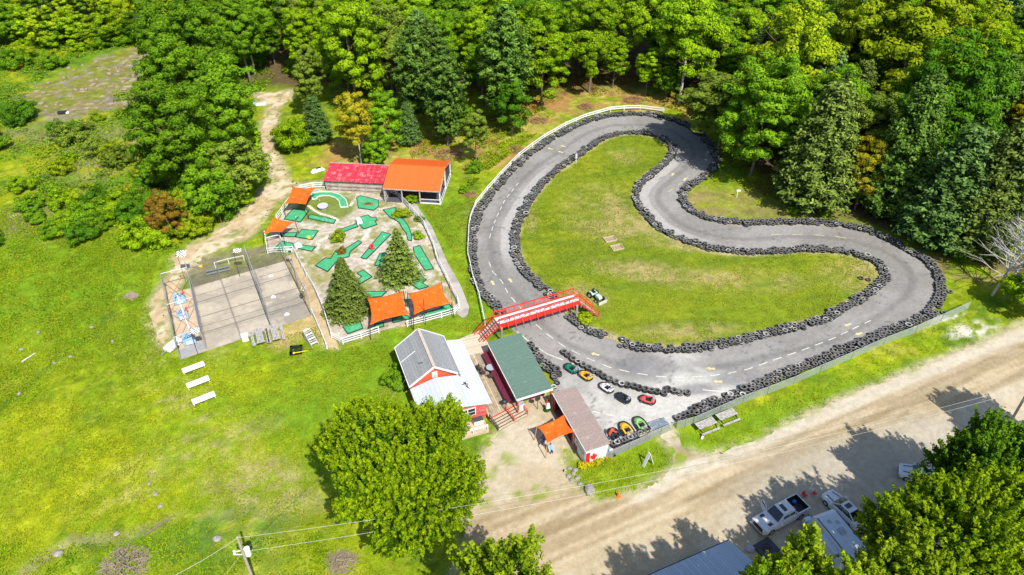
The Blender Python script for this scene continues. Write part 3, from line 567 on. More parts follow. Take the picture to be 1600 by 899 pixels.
def proto(kind, i):
    key = (kind, i)
    if key in PROTO: return PROTO[key]
    s = 1000 + 37 * i + sum(map(ord, kind)); g = random.Random(s)
    if kind == 'broad': h, r = 17.0, 4.6; V, Q, T = crown_broad(s, h, r, .2, 190, 150, .275, (.13, .27), .5); tr = limbs_mesh(h, .24, r, .3, 8, s)
    elif kind == 'slim': h, r = 15.0, 2.9; V, Q, T = crown_broad(s, h, r, .22, 120, 140, .25, (.18, .34), .5); tr = limbs_mesh(h, .16, r, .3, 7, s)
    elif kind == 'small': h, r = 7.0, 2.3; V, Q, T = crown_broad(s, h, r, .14, 90, 120, .21, (.18, .33), .45); tr = limbs_mesh(h, .09, r, .2, 6, s)
    elif kind == 'shrub': h, r = 2.6, 2.1; V, Q, T = crown_broad(s, h, r, .02, 70, 130, .17, (.14, .36), .75); tr = limbs_mesh(h * .8, .05, r * .7, .1, 6, s)
    elif kind == 'pine': h, r = 18.0, 3.3; V, Q, T = crown_conifer(s, h, r, 'pine', .14, 36, 9, 8, 12, .27); tr = limbs_mesh(h * 1.1, .22, 1.4, .1, 18, s)
    elif kind == 'fir': h, r = 14.0, 3.3; V, Q, T = crown_conifer(s, h, r, 'fir', .05, 32, 11, 9, 13, .215); tr = limbs_mesh(h * 1.05, .2, 1.0, .1, 10, s)
    elif kind == 'spruce': h, r = 10.0, 2.9; V, Q, T = crown_conifer(s, h, r, 'spruce', .04, 40 if i == 0 else 30, 14 if i == 0 else 10, 8, 7, .21); tr = limbs_mesh(h * 1.1, .16, .5, .1, 4, s)
    cm = fast_mesh('crown_' + kind, V, Q, LM_['mid'], tint=T); tm = tr.mesh('trunk_' + kind, BARK)
    PROTO[key] = (h, cm, tm); return PROTO[key]
NM = {'broad': 'broadleaf_tree', 'slim': 'slender_tree', 'small': 'young_tree', 'shrub': 'shrub', 'pine': 'pine_tree', 'fir': 'fir_tree', 'spruce': 'spruce_tree'}
def tree(kind, x, y, h, col, label, group=None, i=None, wide=1.0, bark=None, cat=None):
    i = random.randrange({'broad': 5, 'pine': 3, 'slim': 3, 'small': 3, 'shrub': 4, 'fir': 2, 'spruce': 2}[kind]) if i is None else i
    h0, cm, tm = proto(kind, i); s = h / h0
    t = thing(NM[kind], label, cat or ('shrub' if kind == 'shrub' else 'tree'), (x, y, 0), random.uniform(0, 6.28), group)
    w = wide * (s ** .75 if kind != 'shrub' else s) / s
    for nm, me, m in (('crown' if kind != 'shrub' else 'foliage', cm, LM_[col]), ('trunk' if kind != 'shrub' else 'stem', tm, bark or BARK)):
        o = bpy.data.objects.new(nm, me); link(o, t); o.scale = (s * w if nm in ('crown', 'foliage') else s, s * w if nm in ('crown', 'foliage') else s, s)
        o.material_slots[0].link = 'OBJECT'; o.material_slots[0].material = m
    return t
def TP(kind, px, py, topy, col, label, **kw):
    b = G(px, py); return tree(kind, b.x, b.y, max(1.0, height_of(px, py, topy)), col, label, **kw)
# ---- trees one can point at
TP('broad', 372, 258, 95, 'mid', 'big green tree at the head of the sandy path, left of it', i=0, wide=.95)
TP('broad', 305, 308, 140, 'mid', 'broad green tree leading the clump above the batting cage', i=1, wide=1.1)
TP('broad', 292, 212, 60, 'mid', 'tall green tree right of the bare rock face', i=2, wide=.95)
TP('broad', 345, 190, 10, 'mid', 'tall tree in the middle of the clump between rock face and path', i=3, wide=.9)
TP('broad', 392, 130, -10, 'mid', 'tall dark tree behind the top of the sandy path', i=4, wide=.9)
TP('broad', 262, 120, 0, 'mid', 'green tree above the right end of the bare rock face', i=0, wide=.9)
TP('small', 385, 320, 225, 'olive', 'olive green young tree against the sandy path above the cage', i=1, wide=1.2)
TP('small', 345, 345, 250, 'mid', 'young green tree at the foot of the dark clump', i=0, wide=1.2)
TP('small', 262, 300, 225, 'mid', 'young tree on the left edge of the dark clump', i=2, wide=1.1)
TP('small', 270, 372, 305, 'rust', 'small rusty orange tree at the edge of the scrub', i=1, wide=.9)
TP('fir', 498, 222, 150, 'blue', 'low blue green fir with layered boughs by the path', i=0, wide=1.15)
TP('slim', 492, 185, 75, 'olive', 'tall olive tree behind the blue green fir', i=0, wide=.9)
TP('shrub', 456, 233, 192, 'bright', 'round bright green bush inside the bend of the sandy path', i=0, wide=.72)
TP('slim', 565, 258, 132, 'gold', 'golden yellow tree with pale stems behind the red shed', i=1, bark=PALE, wide=.9)
TP('slim', 607, 246, 140, 'mid', 'green tree right of the golden one behind the sheds', i=2)
TP('fir', 640, 225, 160, 'blue', 'blue green fir behind the orange roof', i=1)
TP('small', 590, 262, 215, 'mid', 'small green tree touching the red shed roof', i=0)
TP('broad', 560, 175, 5, 'bright', 'bright green maple above the golden tree', i=1)
TP('pine', 655, 196, 30, 'pine', 'tall ragged pine above the orange roof', i=0)
TP('pine', 700, 228, 70, 'pine', 'thin pine with bare lower trunk near the brush piles', i=1)
TP('slim', 745, 258, 165, 'olive', 'slender grey green tree standing alone above the track rail', i=1, wide=.8)
TP('small', 715, 215, 150, 'mid', 'young green tree left of the brown brush piles', i=2)
TP('pine', 790, 190, 10, 'pine', 'tall dense pine on the bank above the brown heap', i=2, wide=1.2)
TP('small', 800, 208, 130, 'deep', 'dark young tree on the bank beside the brown heap', i=1)
TP('broad', 846, 166, 20, 'bright', 'fresh green tree with dark twin trunks on the bank', i=2)
TP('broad', 920, 145, 0, 'bright', 'fresh green tree above the top of the long bend', i=3)
TP('slim', 957, 138, 55, 'bright', 'slim bright tree in the gap above the track', i=2)
TP('slim', 1008, 152, 75, 'bright', 'small bright tree left of the birch above the hairpin', i=0)
TP('broad', 1062, 160, -30, 'bright', 'large bright maple over the white barked stem', i=4, bark=PALE)
TP('small', 1040, 155, 100, 'mid', 'little tree at the foot of the white barked maple', i=1)
TP('slim', 1120, 236, 112, 'olive', 'grey green tree leaning over the hairpin bend', i=1, wide=2.0)
TP('broad', 1172, 275, 100, 'mid', 'broad green tree shading the hairpin bend', i=1, wide=1.1)
TP('fir', 1262, 322, 130, 'spruce', 'large shaggy conifer at the edge of the small grass patch', i=0, wide=1.35)
TP('slim', 1335, 328, 210, 'gold', 'small golden green tree between the shaggy conifers', i=2, wide=1.0)
TP('fir', 1385, 335, 120, 'pine', 'soft green conifer right of the golden green tree', i=1, wide=1.1)
TP('fir', 1462, 378, 200, 'blue', 'pale blue green fir hanging over the right end of the track', i=0, wide=1.5)
TP('fir', 1520, 395, 195, 'spruce', 'shadowy conifer right of the pale blue green fir', i=1, wide=1.3)
TP('broad', 1440, 300, 60, 'deep', 'dark tree in the shade above the right end of the track', i=0)
TP('broad', 1210, 225, 10, 'yellow', 'yellow green tree at the head of the hairpin', i=0)
TP('broad', 1385, 200, -60, 'yellow', 'big yellowing maple high in the right of the wood', i=3, wide=1.25)
TP('broad', 1300, 185, -20, 'yellow', 'yellowish tree next to the big yellowing maple', i=2)
TP('small', 1535, 400, 325, 'mid', 'small fresh tree in the dark corner right of the track', i=0, wide=1.1)
TP('small', 1598, 485, 425, 'bright', 'bright leafy young tree on the right edge by the road', i=2, wide=1.4)
# ---- near trees, each with its own crown
def near_tree(px, py, h, r, col, label, seed, sprigs=800, per=60, leaf=.24, cat='tree', base=.2):
    b = G(px, py); t = thing('maple_tree', label, cat, b, 0); V, Q, T = crown_sprig(seed, h, r, base, sprigs, per, leaf)
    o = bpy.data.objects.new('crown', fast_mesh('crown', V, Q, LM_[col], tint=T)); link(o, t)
    limbs_mesh(h, .28, r * .9, .2, 12, seed).build('trunk', BARK, t); return t
near_tree(634, 815, 13.0, 6.6, 'near', 'very large bright green maple in front of the house', 3, 2100, 74, .20, base=.3)
def near_at(px, py, zc, h, r, col, label, seed, sprigs, leaf=.22, per=60, base=.2):
    c = G(px, py, zc); t = thing('maple_tree', label, 'tree', (c.x, c.y, 0)); V, Q, T = crown_sprig(seed, h, r, base, sprigs, per, leaf)
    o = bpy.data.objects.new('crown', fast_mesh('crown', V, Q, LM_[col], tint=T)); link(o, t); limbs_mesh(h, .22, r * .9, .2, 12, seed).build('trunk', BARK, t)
near_at(1492, 845, 11.5, 17.0, 5.3, 'near', 'big bright green maple in the bottom right corner', 11, 1150)
near_at(1605, 830, 11.0, 16.0, 5.0, 'near', 'green tree filling the bottom right edge beside the corner maple', 12, 850)
near_at(1256, 884, 11.0, 14.0, 1.9, 'yellow', 'yellowish tree reaching over the camper trailer', 13, 220, .24, 55)
near_at(1335, 945, 11.0, 15.0, 2.7, 'yellow', 'yellowish tree at the lower frame below the camper trailer', 23, 300, .24, 55)
near_at(1424, 918, 11.5, 16.0, 3.3, 'yellow', 'speckled yellow green tree between camper trailer and corner maple', 14, 600, .24, 50)
near_at(1540, 712, 10.0, 14.0, 3.5, 'mid', 'rounded dark green tree beside the dirt road, above the corner maple', 15, 520)
near_at(1500, 748, 7.5, 10.5, 1.7, 'mid', 'low dark tree behind the small white car', 16, 300)
near_at(1600, 720, 10.0, 14.0, 3.0, 'mid', 'dark green tree at the right edge beside the dirt road', 22, 380)
near_at(788, 922, 10.5, 15.0, 3.9, 'yellow', 'leafy tree with pale green sprays at the bottom edge, left of the road', 17, 470, .24, 42)
near_at(1212, 927, 10.5, 14.5, 2.2, 'yellow', 'small yellow tree beside the blue metal roof', 18, 240, .25, 50)
near_at(1735, 625, 11.5, 16.0, 3.6, 'mid', 'roadside tree whose shadow falls across the road at the right edge', 19, 420)
near_at(1190, 985, 14.0, 18.0, 3.8, 'bright', 'tree below the blue metal roof throwing shade on the road', 20, 400)
# ---- the wood: single trees
FOR = pg([(-160,64),(215,58),(330,128),(440,120),(520,160),(700,182),(790,155),(850,138),(960,124),(1060,138),(1120,182),(1190,235),(1290,292),(1400,306),(1490,345),(1570,385),(1690,415)])
FOR = [(p.x, p.y) for p in FOR] + [(190, 100), (190, 230), (-190, 230)]
manual = [(o.location.x, o.location.y, 3.6) for o in bpy.data.objects if o.type == 'EMPTY' and o.name.split('.')[0].endswith('_tree')]
pts = []; rr = random.Random(5); tries = 0
while tries < 9000:
    tries += 1; x = rr.uniform(-150, 140); y = rr.uniform(95, 212)
    if abs(x) > .66 * (y * math.cos(TH) + H * math.sin(TH)) + 9: continue
    if y > 186 and x > -52: continue
    dmin = 5.6 + (1.2 if y > 160 else 0)
    if any((x - a) ** 2 + (y - b) ** 2 < max(dmin, c) ** 2 for a, b, c in manual if c > 4) or any((x - a) ** 2 + (y - b) ** 2 < 16 for a, b, c in manual if c < 4) or any((x - a) ** 2 + (y - b) ** 2 < dmin ** 2 for a, b in pts): continue
    pts.append((x, y))
P_ = np.array(pts); ins = sdf(FOR, P_[:, 0], P_[:, 1]) < 0; kept = [p for p, k in zip(pts, ins) if k]
cl = ['deep', 'mid', 'mid', 'bright', 'olive', 'yellow']
ZN = [(-75, 'at the top left corner'), (-58, 'above the bare rock face'), (-42, 'behind the dark clump'), (-26, 'behind the golden tree'), (-12, 'behind the orange roof'), (0, 'above the brown brush piles'), (12, 'above the white guard rail'), (24, 'above the top bend'), (36, 'behind the hairpin'), (48, 'right of the hairpin'), (60, 'behind the shaggy conifers'), (74, 'above the right end of the track'), (999, 'at the right edge')]
def zone(x, y):
    z = next(n for m, n in ZN if x < m); d = sdf(FOR, np.array([x]), np.array([y]))[0]
    return z + (', front row' if d > -6 else ', second row' if d > -13 else ', third row' if d > -20 else ', far back')
desc = {'deep': 'deep green', 'mid': 'plain green', 'bright': 'fresh green', 'olive': 'olive green', 'yellow': 'yellow green', 'pine': 'dark needled', 'spruce': 'shaggy', 'blue': 'blue green', 'gold': 'golden'}
for x, y in sorted(kept, key=lambda p: p[1]):
    q = rr.random(); con = vn(np.array([x / 28.0 + 3]), np.array([y / 28.0]), 5)[0]; ye = vn(np.array([x / 22.0]), np.array([y / 22.0 + 8]), 9)[0]
    if con > .56 and q < .7: kind = 'pine' if rr.random() < .7 else 'fir'; c = rr.choice(['pine', 'pine', 'spruce', 'blue']); h = rr.uniform(15, 21) if kind == 'pine' else rr.uniform(12, 17)
    elif q < .82: kind = 'broad'; c = rr.choice(['yellow', 'bright', 'mid']) if ye > .62 else rr.choice(cl[:5]); h = rr.uniform(13.5, 19)
    else: kind = 'slim'; c = rr.choice(['mid', 'bright', 'olive', 'gold' if rr.random() < .25 else 'deep']); h = rr.uniform(11, 16)
    if x < -60: h *= .72; c = rr.choice(['bright', 'yellow', 'mid', 'mid', 'deep'])
    word = {'broad': 'broadleaf tree', 'slim': 'slender tree', 'pine': 'pine', 'fir': 'fir'}[kind]
    sz_ = ('very tall ' if h > 18 else 'tall ' if h > 16.4 else '' if h > 13.5 else 'lower ' if h > 11.5 else 'short '); tree(kind, x, y, h, c, '%s%s %s %s' % (sz_, desc[c], word, zone(x, y)), group='%s%s %s %s' % (sz_, desc[c], word, zone(x, y)), bark=PALE if rr.random() < .1 else None)
# ---- scrub on the left slope and along the path
def scrub_ok(x, y):
    a = np.array([x]); b = np.array([y])
    return sdf(P_PATH, a, b)[0] > 1.0 and sdf(P_ROCK, a, b)[0] > 1.0
areas = [  # px, py, rx, ry (metres), count, colours
 (45,215,12,9,16,['deep','olive','deep','mid']), (215,300,8,7,11,['mid','deep','olive']), (110,300,14,6,9,['bright','olive','yellow']),
 (205,355,13,4.5,22,['mid','bright','deep']), (300,350,7,3.5,12,['mid','yellow','bright']), (380,300,5,6,11,['mid','bright']), (60,350,14,5,14,['mid','deep','bright']),
 (30,80,24,9,22,['yellow','bright','mid']), (150,70,22,4,20,['bright','mid']), (330,320,7,3,9,['mid','deep']), (392,240,3,8,8,['mid','bright']), (150,235,9,10,8,['olive','bright','yellow']), (440,105,9,5,8,['mid','bright'])]
ar_name = ['dark thicket at the left edge', 'bushes above the meadow', 'scrub on the slope', 'scrub hedge above the meadow', 'bushes beside the sandy path', 'bushes lining the sandy path', 'bushes at the meadow edge', 'scrub above the rock face', 'bushes beside the rock face', 'bushes under the tree clump', 'bushes along the upper path', 'low scrub below the rock face', 'bushes at the top of the path']
for (px, py, rx, ry, n, cs), an in zip(areas, ar_name):
    c = G(px, py); k = 0; tr = 0; n = int(n * .68)
    while k < n and tr < 400:
        tr += 1; a = rr.uniform(0, 6.28); q = math.sqrt(rr.random()); x = c.x + rx * q * math.cos(a); y = c.y + ry * q * math.sin(a) * 1.4
        if not scrub_ok(x, y): continue
        col = rr.choice(cs); k += 1
        hh = rr.uniform(1.3, 3.4); pos = ('rear' if y > c.y + ry * .35 else 'front' if y < c.y - ry * .35 else 'middle') + (' left' if x < c.x - rx * .3 else ' right' if x > c.x + rx * .3 else '')
        lb = '%s %s bush, %s of the %s' % ('big' if hh > 2.7 else 'low' if hh < 1.9 else 'rounded', desc[col], pos, an); tree('shrub', x, y, hh, col, lb, group=lb, wide=rr.uniform(.8, 1.2))
for px, py, h, col, lab, w in [
 (680,285,1.2,'bright','low bright bush behind the orange roof at its right',1.3),(742,268,1.4,'mid','green bush at the foot of the lone grey green tree',1.1),
 (725,300,.9,'mid','small dark bush on the lawn right of the orange roofed shed',1.1),(622,604,1.7,'mid','green bush against the left wall of the house',1.0),(622,582,1.2,'mid','smaller green bush at the rear left wall of the house',.9),
 (916,501,1.0,'yellow','yellow green bush under the right end of the red bridge',1.3),(530,376,1.5,'yellow','small round yellow green conifer shrub among the putting greens',.8),
 (626,339,1.2,'yellow','yellow shrub by the walkway fence of the mini golf',1.3),(646,316,1.1,'bright','bright bush at the front of the orange roofed shed',1.1),
 (655,372,.9,'bright','leafy plant by the curved green, inside the walkway fence',1.2),(655,345,.7,'olive','low plant between curved green and walkway fence',1.2),(535,396,.9,'rust','rusty plant in the middle of the long bent green',.8),
 (1500,405,1.2,'mid','low bush in the dark verge right of the track',1.2),(1290,338,.8,'bright','ferny bush at the shaded edge of the grass patch',1.6),(1240,332,.8,'bright','bright fern clump left along the shaded grass edge',1.5)]:
    b = G(px, py); tree('shrub', b.x, b.y, h, col, lab, wide=w)
for px, py, s in [(930,722,1.0),(918,727,.8),(944,716,.9),(908,731,.7)]:
    b = G(px, py); tree('shrub', b.x, b.y, .7 * s, 'lily', 'clump of yellow day lilies against the flag painted wall', group='yellow lily clumps by the white building', wide=1.1)
# ---- ground cover nobody could count
def cover(name, polys, n, size, hgt, m, seed, dens=None):
    g = np.random.default_rng(seed); global rng; rng = g; X = []; Y = []
    for P, k in polys:
        xs = [p[0] for p in P]; ys = [p[1] for p in P]; x = g.uniform(max(min(xs), -140), max(xs), k * 4); y = g.uniform(min(ys), min(max(ys), 215), k * 4)
        ok = sdf(P, x, y) < 0; X.append(x[ok][:k]); Y.append(y[ok][:k])
    x = np.concatenate(X); y = np.concatenate(Y); dn = fbm(x, y, 3.5, seed) ; keep = (g.uniform(0, 1, len(x)) < sm(dn, .35, .65)) & (sdf(P_PATH, x, y) > .6) & (sdf(P_ROCK, x, y) > .5)
    x = x[keep]; y = y[keep]; dn = dn[keep]; z = g.uniform(.02, 1, len(x)) * hgt * (.3 + dn)
    P = np.stack([x, y, z], 1); Nn = unit(np.array([0, 0, .9]) + g.normal(size=(len(x), 3)) * .5); V, Q = leaf_quads(P, Nn, size)
    o = bpy.data.objects.new(name, fast_mesh(name, V, Q, m, tint=np.clip(fbm(x, y, 6, seed + 3) * 1.1 - .1 + g.normal(size=len(x)) * .18, 0, 1))); link(o); tag(o, kind='stuff'); return o
cover('undergrowth', [(SCRUB, 52000)], 0, .30, .6, LM_['bright'], 201); cover('undergrowth', [(SCRUB, 26000)], 0, .26, .9, LM_['mid'], 211); cover('undergrowth', [(SCRUB, 9000)], 0, .24, .8, LM_['gold'], 221)
cover('weeds', [(pg([(0,300),(250,370),(300,390),(240,430),(0,420)]), 12000), (pg([(-20,420),(200,400),(170,500),(40,640),(-20,640)]), 11000), (pg([(-20,850),(120,850),(200,850),(300,815),(360,830),(440,845),(500,830),(520,880),(480,930),(-20,930)]), 13000)], 0, .15, .2, LM_['bright'], 202)
cover('leaf_litter', [(pg([(600,235),(700,225),(760,235),(800,220),(850,165),(900,150),(960,150),(1010,158),(1070,178),(1090,190),(1075,120),(840,110),(600,190)]), 14000), (pg([(1120,240),(1160,290),(1250,335),(1400,372),(1560,440),(1600,430),(1500,360),(1200,200)]), 6000)], 0, .26, .2, LM_['rust'], 203)
cover('field_flowers', [(pg([(640,250),(800,215),(870,180),(840,160),(640,220)]), 5000), (pg([(730,300),(760,270),(840,210),(800,215),(735,250)]), 5000)], 0, .22, .35, LM_['yellow'], 204)

def turf(name, P, n, size, m, seed, avoid=(), hgt=.07):
    g = np.random.default_rng(seed); global rng; rng = g; xs = [p[0] for p in P]; ys = [p[1] for p in P]; x = g.uniform(min(xs), max(xs), n); y = g.uniform(min(ys), max(ys), n)
    x, y = x[sdf(P, x, y) < 0], y[sdf(P, x, y) < 0]
    for A_ in avoid: k = sdf(A_, x, y) > .1; x, y = x[k], y[k]
    d = fbm(x, y, 1.1, seed + 1, 3) * .6 + fbm(x, y, 5, seed + 2, 3) * .4; k = g.uniform(0, 1, len(x)) < sm(d, .32, .62); x, y, d = x[k], y[k], d[k]
    z = .05 + g.uniform(.1, 1, len(x)) * hgt; Nn = unit(np.array([0, 0, .8]) + g.normal(size=(len(x), 3)) * .5); V, Q = leaf_quads(np.stack([x, y, z], 1), Nn, size)
    o = bpy.data.objects.new(name, fast_mesh(name, V, Q, m, tint=np.clip(.5 + 1.5 * (fbm(x, y, 9, seed + 5, 3) - .5) + .6 * (fbm(x, y, 2.2, seed + 6, 3) - .5) + g.normal(size=len(x)) * .09, 0, 1))); link(o); tag(o, kind='stuff')
turf('meadow_grass', pg([(-60,330),(120,345),(250,395),(232,470),(262,560),(300,565),(500,510),(540,545),(600,530),(622,560),(640,620),(520,680),(490,780),(560,860),(620,930),(-60,930)]), 260000, .15, LM_['turf'], 301, (P_PATH, P_PATH2, P_GOLF))
turf('infield_turf', W_INN, 150000, .12, LM_['turf2'], 321, (), .05)
turf('roadside_turf', pg([(1090,668),(1140,648),(1280,590),(1512,490),(1530,536),(1450,566),(1300,628),(1130,704),(1098,708),(1078,690)]), 9000, .14, LM_['turf'], 331, (P_ROAD,)); turf('roadside_turf', pg([(905,735),(1030,690),(1052,720),(1000,762),(945,778),(905,765)]), 1600, .14, LM_['turf'], 341, (P_ROAD,))
turf('lawn_turf', pg([(640,512),(735,500),(728,440),(700,380),(640,300),(690,330),(745,300),(725,400),(750,500),(760,520),(660,520)]), 30000, .13, LM_['turf2'], 351, (P_WALK, P_GOLF))
for k in range(16):
    px = -20 + k * 16 + rr.uniform(-5, 5); b = G(px, 68 + rr.uniform(-5, 4)); h = rr.uniform(5.5, 8.5); c = rr.choice(['bright', 'yellow', 'mid', 'deep'])
    tree('small', b.x, b.y, h, c, '%s young tree above the rock face, %s of the row' % (desc[c], ['left end', 'left of the middle', 'right of the middle', 'right end'][k // 4]), group='%s young trees at the %s of the row above the rock face' % (desc[c], ['left end', 'left middle', 'right middle', 'right end'][k // 4]), wide=1.3)
# ================================================================ tyre barriers
RUB = mat('worn tyre rubber', (.016, .016, .017), .8, var=.45, scale=5, rnd=.4, spec=.25); SIDE = mat('worn tyre sidewall with highlight', (.10, .097, .093), .8, var=.45, scale=4, rnd=.5, spec=.3); SIDE2 = mat('pale sunlit tyre sidewall', (.34, .33, .31), .8, var=.35, scale=6, rnd=.3, spec=.2)  # sidewall greys hold worn rubber plus the sunlit highlight of tyre tops
RUB2 = mat('grey tyre rubber', (.028, .028, .028), .8, var=.5, scale=9, rnd=.4, spec=.2)
def tyre_mesh(name, m, Ro=.385, r=.115, w=.125):
    prof = [(Ro - .185, -w * .55), (Ro - .10, -w), (Ro - .02, -w * .8), (Ro, 0), (Ro - .02, w * .8), (Ro - .10, w), (Ro - .185, w * .55), (Ro - .14, 0)]
    mb = MB(); n = 14; k = len(prof); vs = []
    for i in range(n):
        a = 2 * math.pi * i / n
        for p in prof: vs.append((p[0] * math.cos(a), p[0] * math.sin(a), p[1]))
    mb.add(vs, [(i * k + j, ((i + 1) % n) * k + j, ((i + 1) % n) * k + (j + 1) % k, i * k + (j + 1) % k) for i in range(n) for j in range(k)])
    me = mb.mesh(name, m); me.materials.append(SIDE if m is RUB else SIDE2)
    for p in me.polygons: p.material_index = 1 if abs(p.normal.z) > .55 else 0
    return me
TM = [tyre_mesh('tyre', RUB), tyre_mesh('tyre_pale', RUB2)]
def along(P, step, wob, off0=0.0):
    """points every step metres on a polyline, with the sideways direction"""
    P = [Vector((p[0], p[1])) for p in P]; s = off0; out = []
    for a, b in zip(P, P[1:]):
        d = b - a; L = d.length; 
        if L < 1e-6: continue
        d /= L; nrm = Vector((-d.y, d.x))
        while s < L: out.append((a + d * s, nrm)); s += step
        s -= L
    return out
TY = []   # x, y, z, barrier, size
rt = random.Random(3)
def barrier(P, key, offs, layers, step=.70, wob=.10):
    for off in offs:
        for p, n in along(P, step, 0, rt.uniform(0, .5)):
            if rt.random() < .04: continue
            q = p + n * (off + rt.gauss(0, wob)); L = layers if rt.random() < .8 else max(1, layers - 1); jx, jy = rt.gauss(0, .05), rt.gauss(0, .05); s = rt.uniform(.82, 1.08) if rt.random() > .05 else 1.3
            for l in range(L): TY.append((q.x + jx * l, q.y + jy * l, .15 + .245 * l * s + (.04 if s > 1 else 0), key, s, l == L - 1))
iL = next(i for i, p in enumerate(INN) if p == (945.5, 527))
barrier(W_OUT[:9], 'barrier below the white rail on the left of the track', (-.35, .35), 2)
barrier(W_OUT[8:24], 'barrier inside the white rail round the long bend', (-.4, .36), 2)
barrier(W_OUT[23:34], 'outer barrier round the hairpin', (-.38, .38), 2)
barrier(W_OUT[33:42], 'barrier below the small grass patch in the S bend', (-.35, .35), 2)
barrier(W_OUT[41:57], 'outer barrier of the right hand end under the wood', (-.35, .35), 2)
barrier(W_OUT[56:], 'barrier along the roadside wire fence', (-.68, 0, .66), 2, .68)
barrier(W_INN[:5], 'infield barrier left of the red bridge', (-.33, .33), 2)
barrier(W_INN[5:iL + 1], 'short infield barrier below the red bridge', (-.33, .33), 2)
barrier(W_INN[iL + 1:iL + 16], 'infield barrier along the dashed straight', (-.33, .35), 2)
barrier(W_INN[iL + 15:iL + 32], 'infield barrier on the right hand bulge', (-.33, .33), 2)
barrier(W_INN[iL + 31:iL + 46], 'infield barrier in the S bend', (-.4, .3), 2)
barrier(W_INN[iL + 45:] + [W_INN[0]], 'infield barrier on the long left bend', (-.35, .4), 2)
barrier(W_LFT, 'barrier beside the green roofed shelter', (-.45, .3), 2, .72)
for px, py in [(881,553),(887,557.5),(895,564),(902.8,568.5),(911,573),(919.3,578),(927.6,581.5),(935.8,586),(943,591),(952,595.5),(962,599.5),(971,603),(980,604.5),(990,606),(998,609),(1008,611.5),(1017,613),(1026,614.5),(1037,617),(1043,611),(1052.5,613.5),(1062,616),(1073.5,616.5)]:
    p = G(px, py)
    for l in range(2): TY.append((p.x, p.y, .15 + .25 * l, 'single row dividing the pit lane from the track', 1.12, l == 1))
for px, py in [(1058,656),(1066,653),(1073,650),(1079,648)] : p = G(px, py); TY.append((p.x, p.y, .15, 'short row at the gate', 1.05, True)); TY.append((p.x, p.y, .4, 'short row at the gate', 1.05, True))
for k in range(11): p = G(958 + k * 5.2, 697 - k * 2.0); TY.append((p.x, p.y, .15, 'row against the fence behind the parked karts', 1.0, True)); TY.append((p.x + .03, p.y, .4, 'row against the fence behind the parked karts', 1.0, True))
LOOSE = [(1344.5,436,'loose tyre lying on the infield, left one of the pair'),(1356,438.5,'loose tyre lying on the infield, right one of the pair'),(1474,490,'loose tyre between the barrier and the fence at the right end'),(1484,457,'tyre fallen outside the right hand barrier'),(865,606,'big loose tyre at the lower end of the shelter barrier')]
cp = Vector((0, 0, H))
def dist_cam(t): return (Vector(t[:3]) - cp).length - (0 if t[5] else 12)
TY.sort(key=dist_cam); near = TY[:294]; rest = TY[294:]
def tyre_obj(x, y, z, s, label, group=None, flat=True):
    o = bpy.data.objects.new('tyre', TM[1 if rt.random() < .13 else 0]); link(o); o.location = (x, y, z); o.scale = (s, s, 1)
    o.rotation_euler = (rt.gauss(0, .05), rt.gauss(0, .05), rt.uniform(0, 6)); return tag(o, label, 'tyre', group)
for t in near: tyre_obj(t[0], t[1], t[2], t[4], 'old black tyre in the ' + t[3], 'tyres of the ' + t[3])
for px, py, lb in LOOSE: p = G(px, py); tyre_obj(p.x, p.y, .14, 1.0, lb)
base = np.array([v.co[:] for v in TM[0].vertices]); fq = np.array([list(p.vertices) for p in TM[0].polygons]); fmi = np.array([p.material_index for p in TM[0].polygons])
for nm, mi, sel in (('tyre_barrier', 0, lambda i: i % 8 != 0), ('tyre_barrier', 1, lambda i: i % 8 == 0)):
    Vs = []; Fs = []; n = 0
    for i, t in enumerate(rest):
        if not sel(i): continue
        a, b = rt.gauss(0, .06), rt.gauss(0, .06); sc3 = np.array([t[4], t[4], 1.0]); v = base * sc3; v = v.copy(); v[:, 2] += v[:, 0] * a + v[:, 1] * b; v += np.array(t[:3]); Vs.append(v); Fs.append(fq + n); n += len(base)
    me = fast_mesh(nm, np.concatenate(Vs), np.concatenate(Fs), (RUB, RUB2)[mi]); me.materials.append((SIDE, SIDE2)[mi]); me.polygons.foreach_set('material_index', np.tile(fmi, len(Vs)).astype(np.int32)); o = bpy.data.objects.new(nm, me); link(o); tag(o, 'many black tyres stacked in barriers round the far bends of the track' if mi == 0 else 'the grey tyres with highlights coloured into their sidewalls, scattered among the far barriers', 'tyre barrier', kind='stuff')
# ================================================================ rails, fences
WH = mat('white paint', (.64, .64, .62), .55, var=.08, scale=4, wear=(.45, .43, .38), wscale=3, wamt=.25)
GALV = mat('galvanised steel', (.42, .43, .44), .45, .5, var=.12)
RED = mat('bright red paint', (.56, .028, .018), .45, var=.12, scale=5, wear=(.35, .06, .04), wscale=6, wamt=.25)
DARK = mat('dark grey metal', (.05, .05, .055), .5, .3)
BLK = mat('black plastic', (.018, .018, .02), .5)
FWH = mat('fence white', (.70, .70, .68), .5, var=.05)
def rail_fence(name, pts, label, m, hgt=1.0, rails=(.95, .55), post=1.9, rw=.13, th=.05, pw=.12, z0=0.0, cat='fence', cap=False):
    P = pg(pts) if not isinstance(pts[0], Vector) else pts
    t = thing(name, label, cat, (P[0].x, P[0].y, 0))
    for h in rails:
        mb = MB()
        for a, b in zip(P, P[1:]): mb.bar(a + Vector((0, 0, h + z0)), b + Vector((0, 0, h + z0)), th, rw)
        mb.build('rail', m, t, world=True)
    last = None
    for a, b in zip(P, P[1:]):
        L = (b - a).length; n = max(1, round(L / post))
        for i in range(n + (1 if b is P[-1] else 0)):
            q = a.lerp(b, i / n); MB().box((q.x, q.y, z0 + hgt / 2 - .02), (pw, pw, hgt), rz=math.atan2(b.y - a.y, b.x - a.x)).build('post', m, t, world=True)
    return t
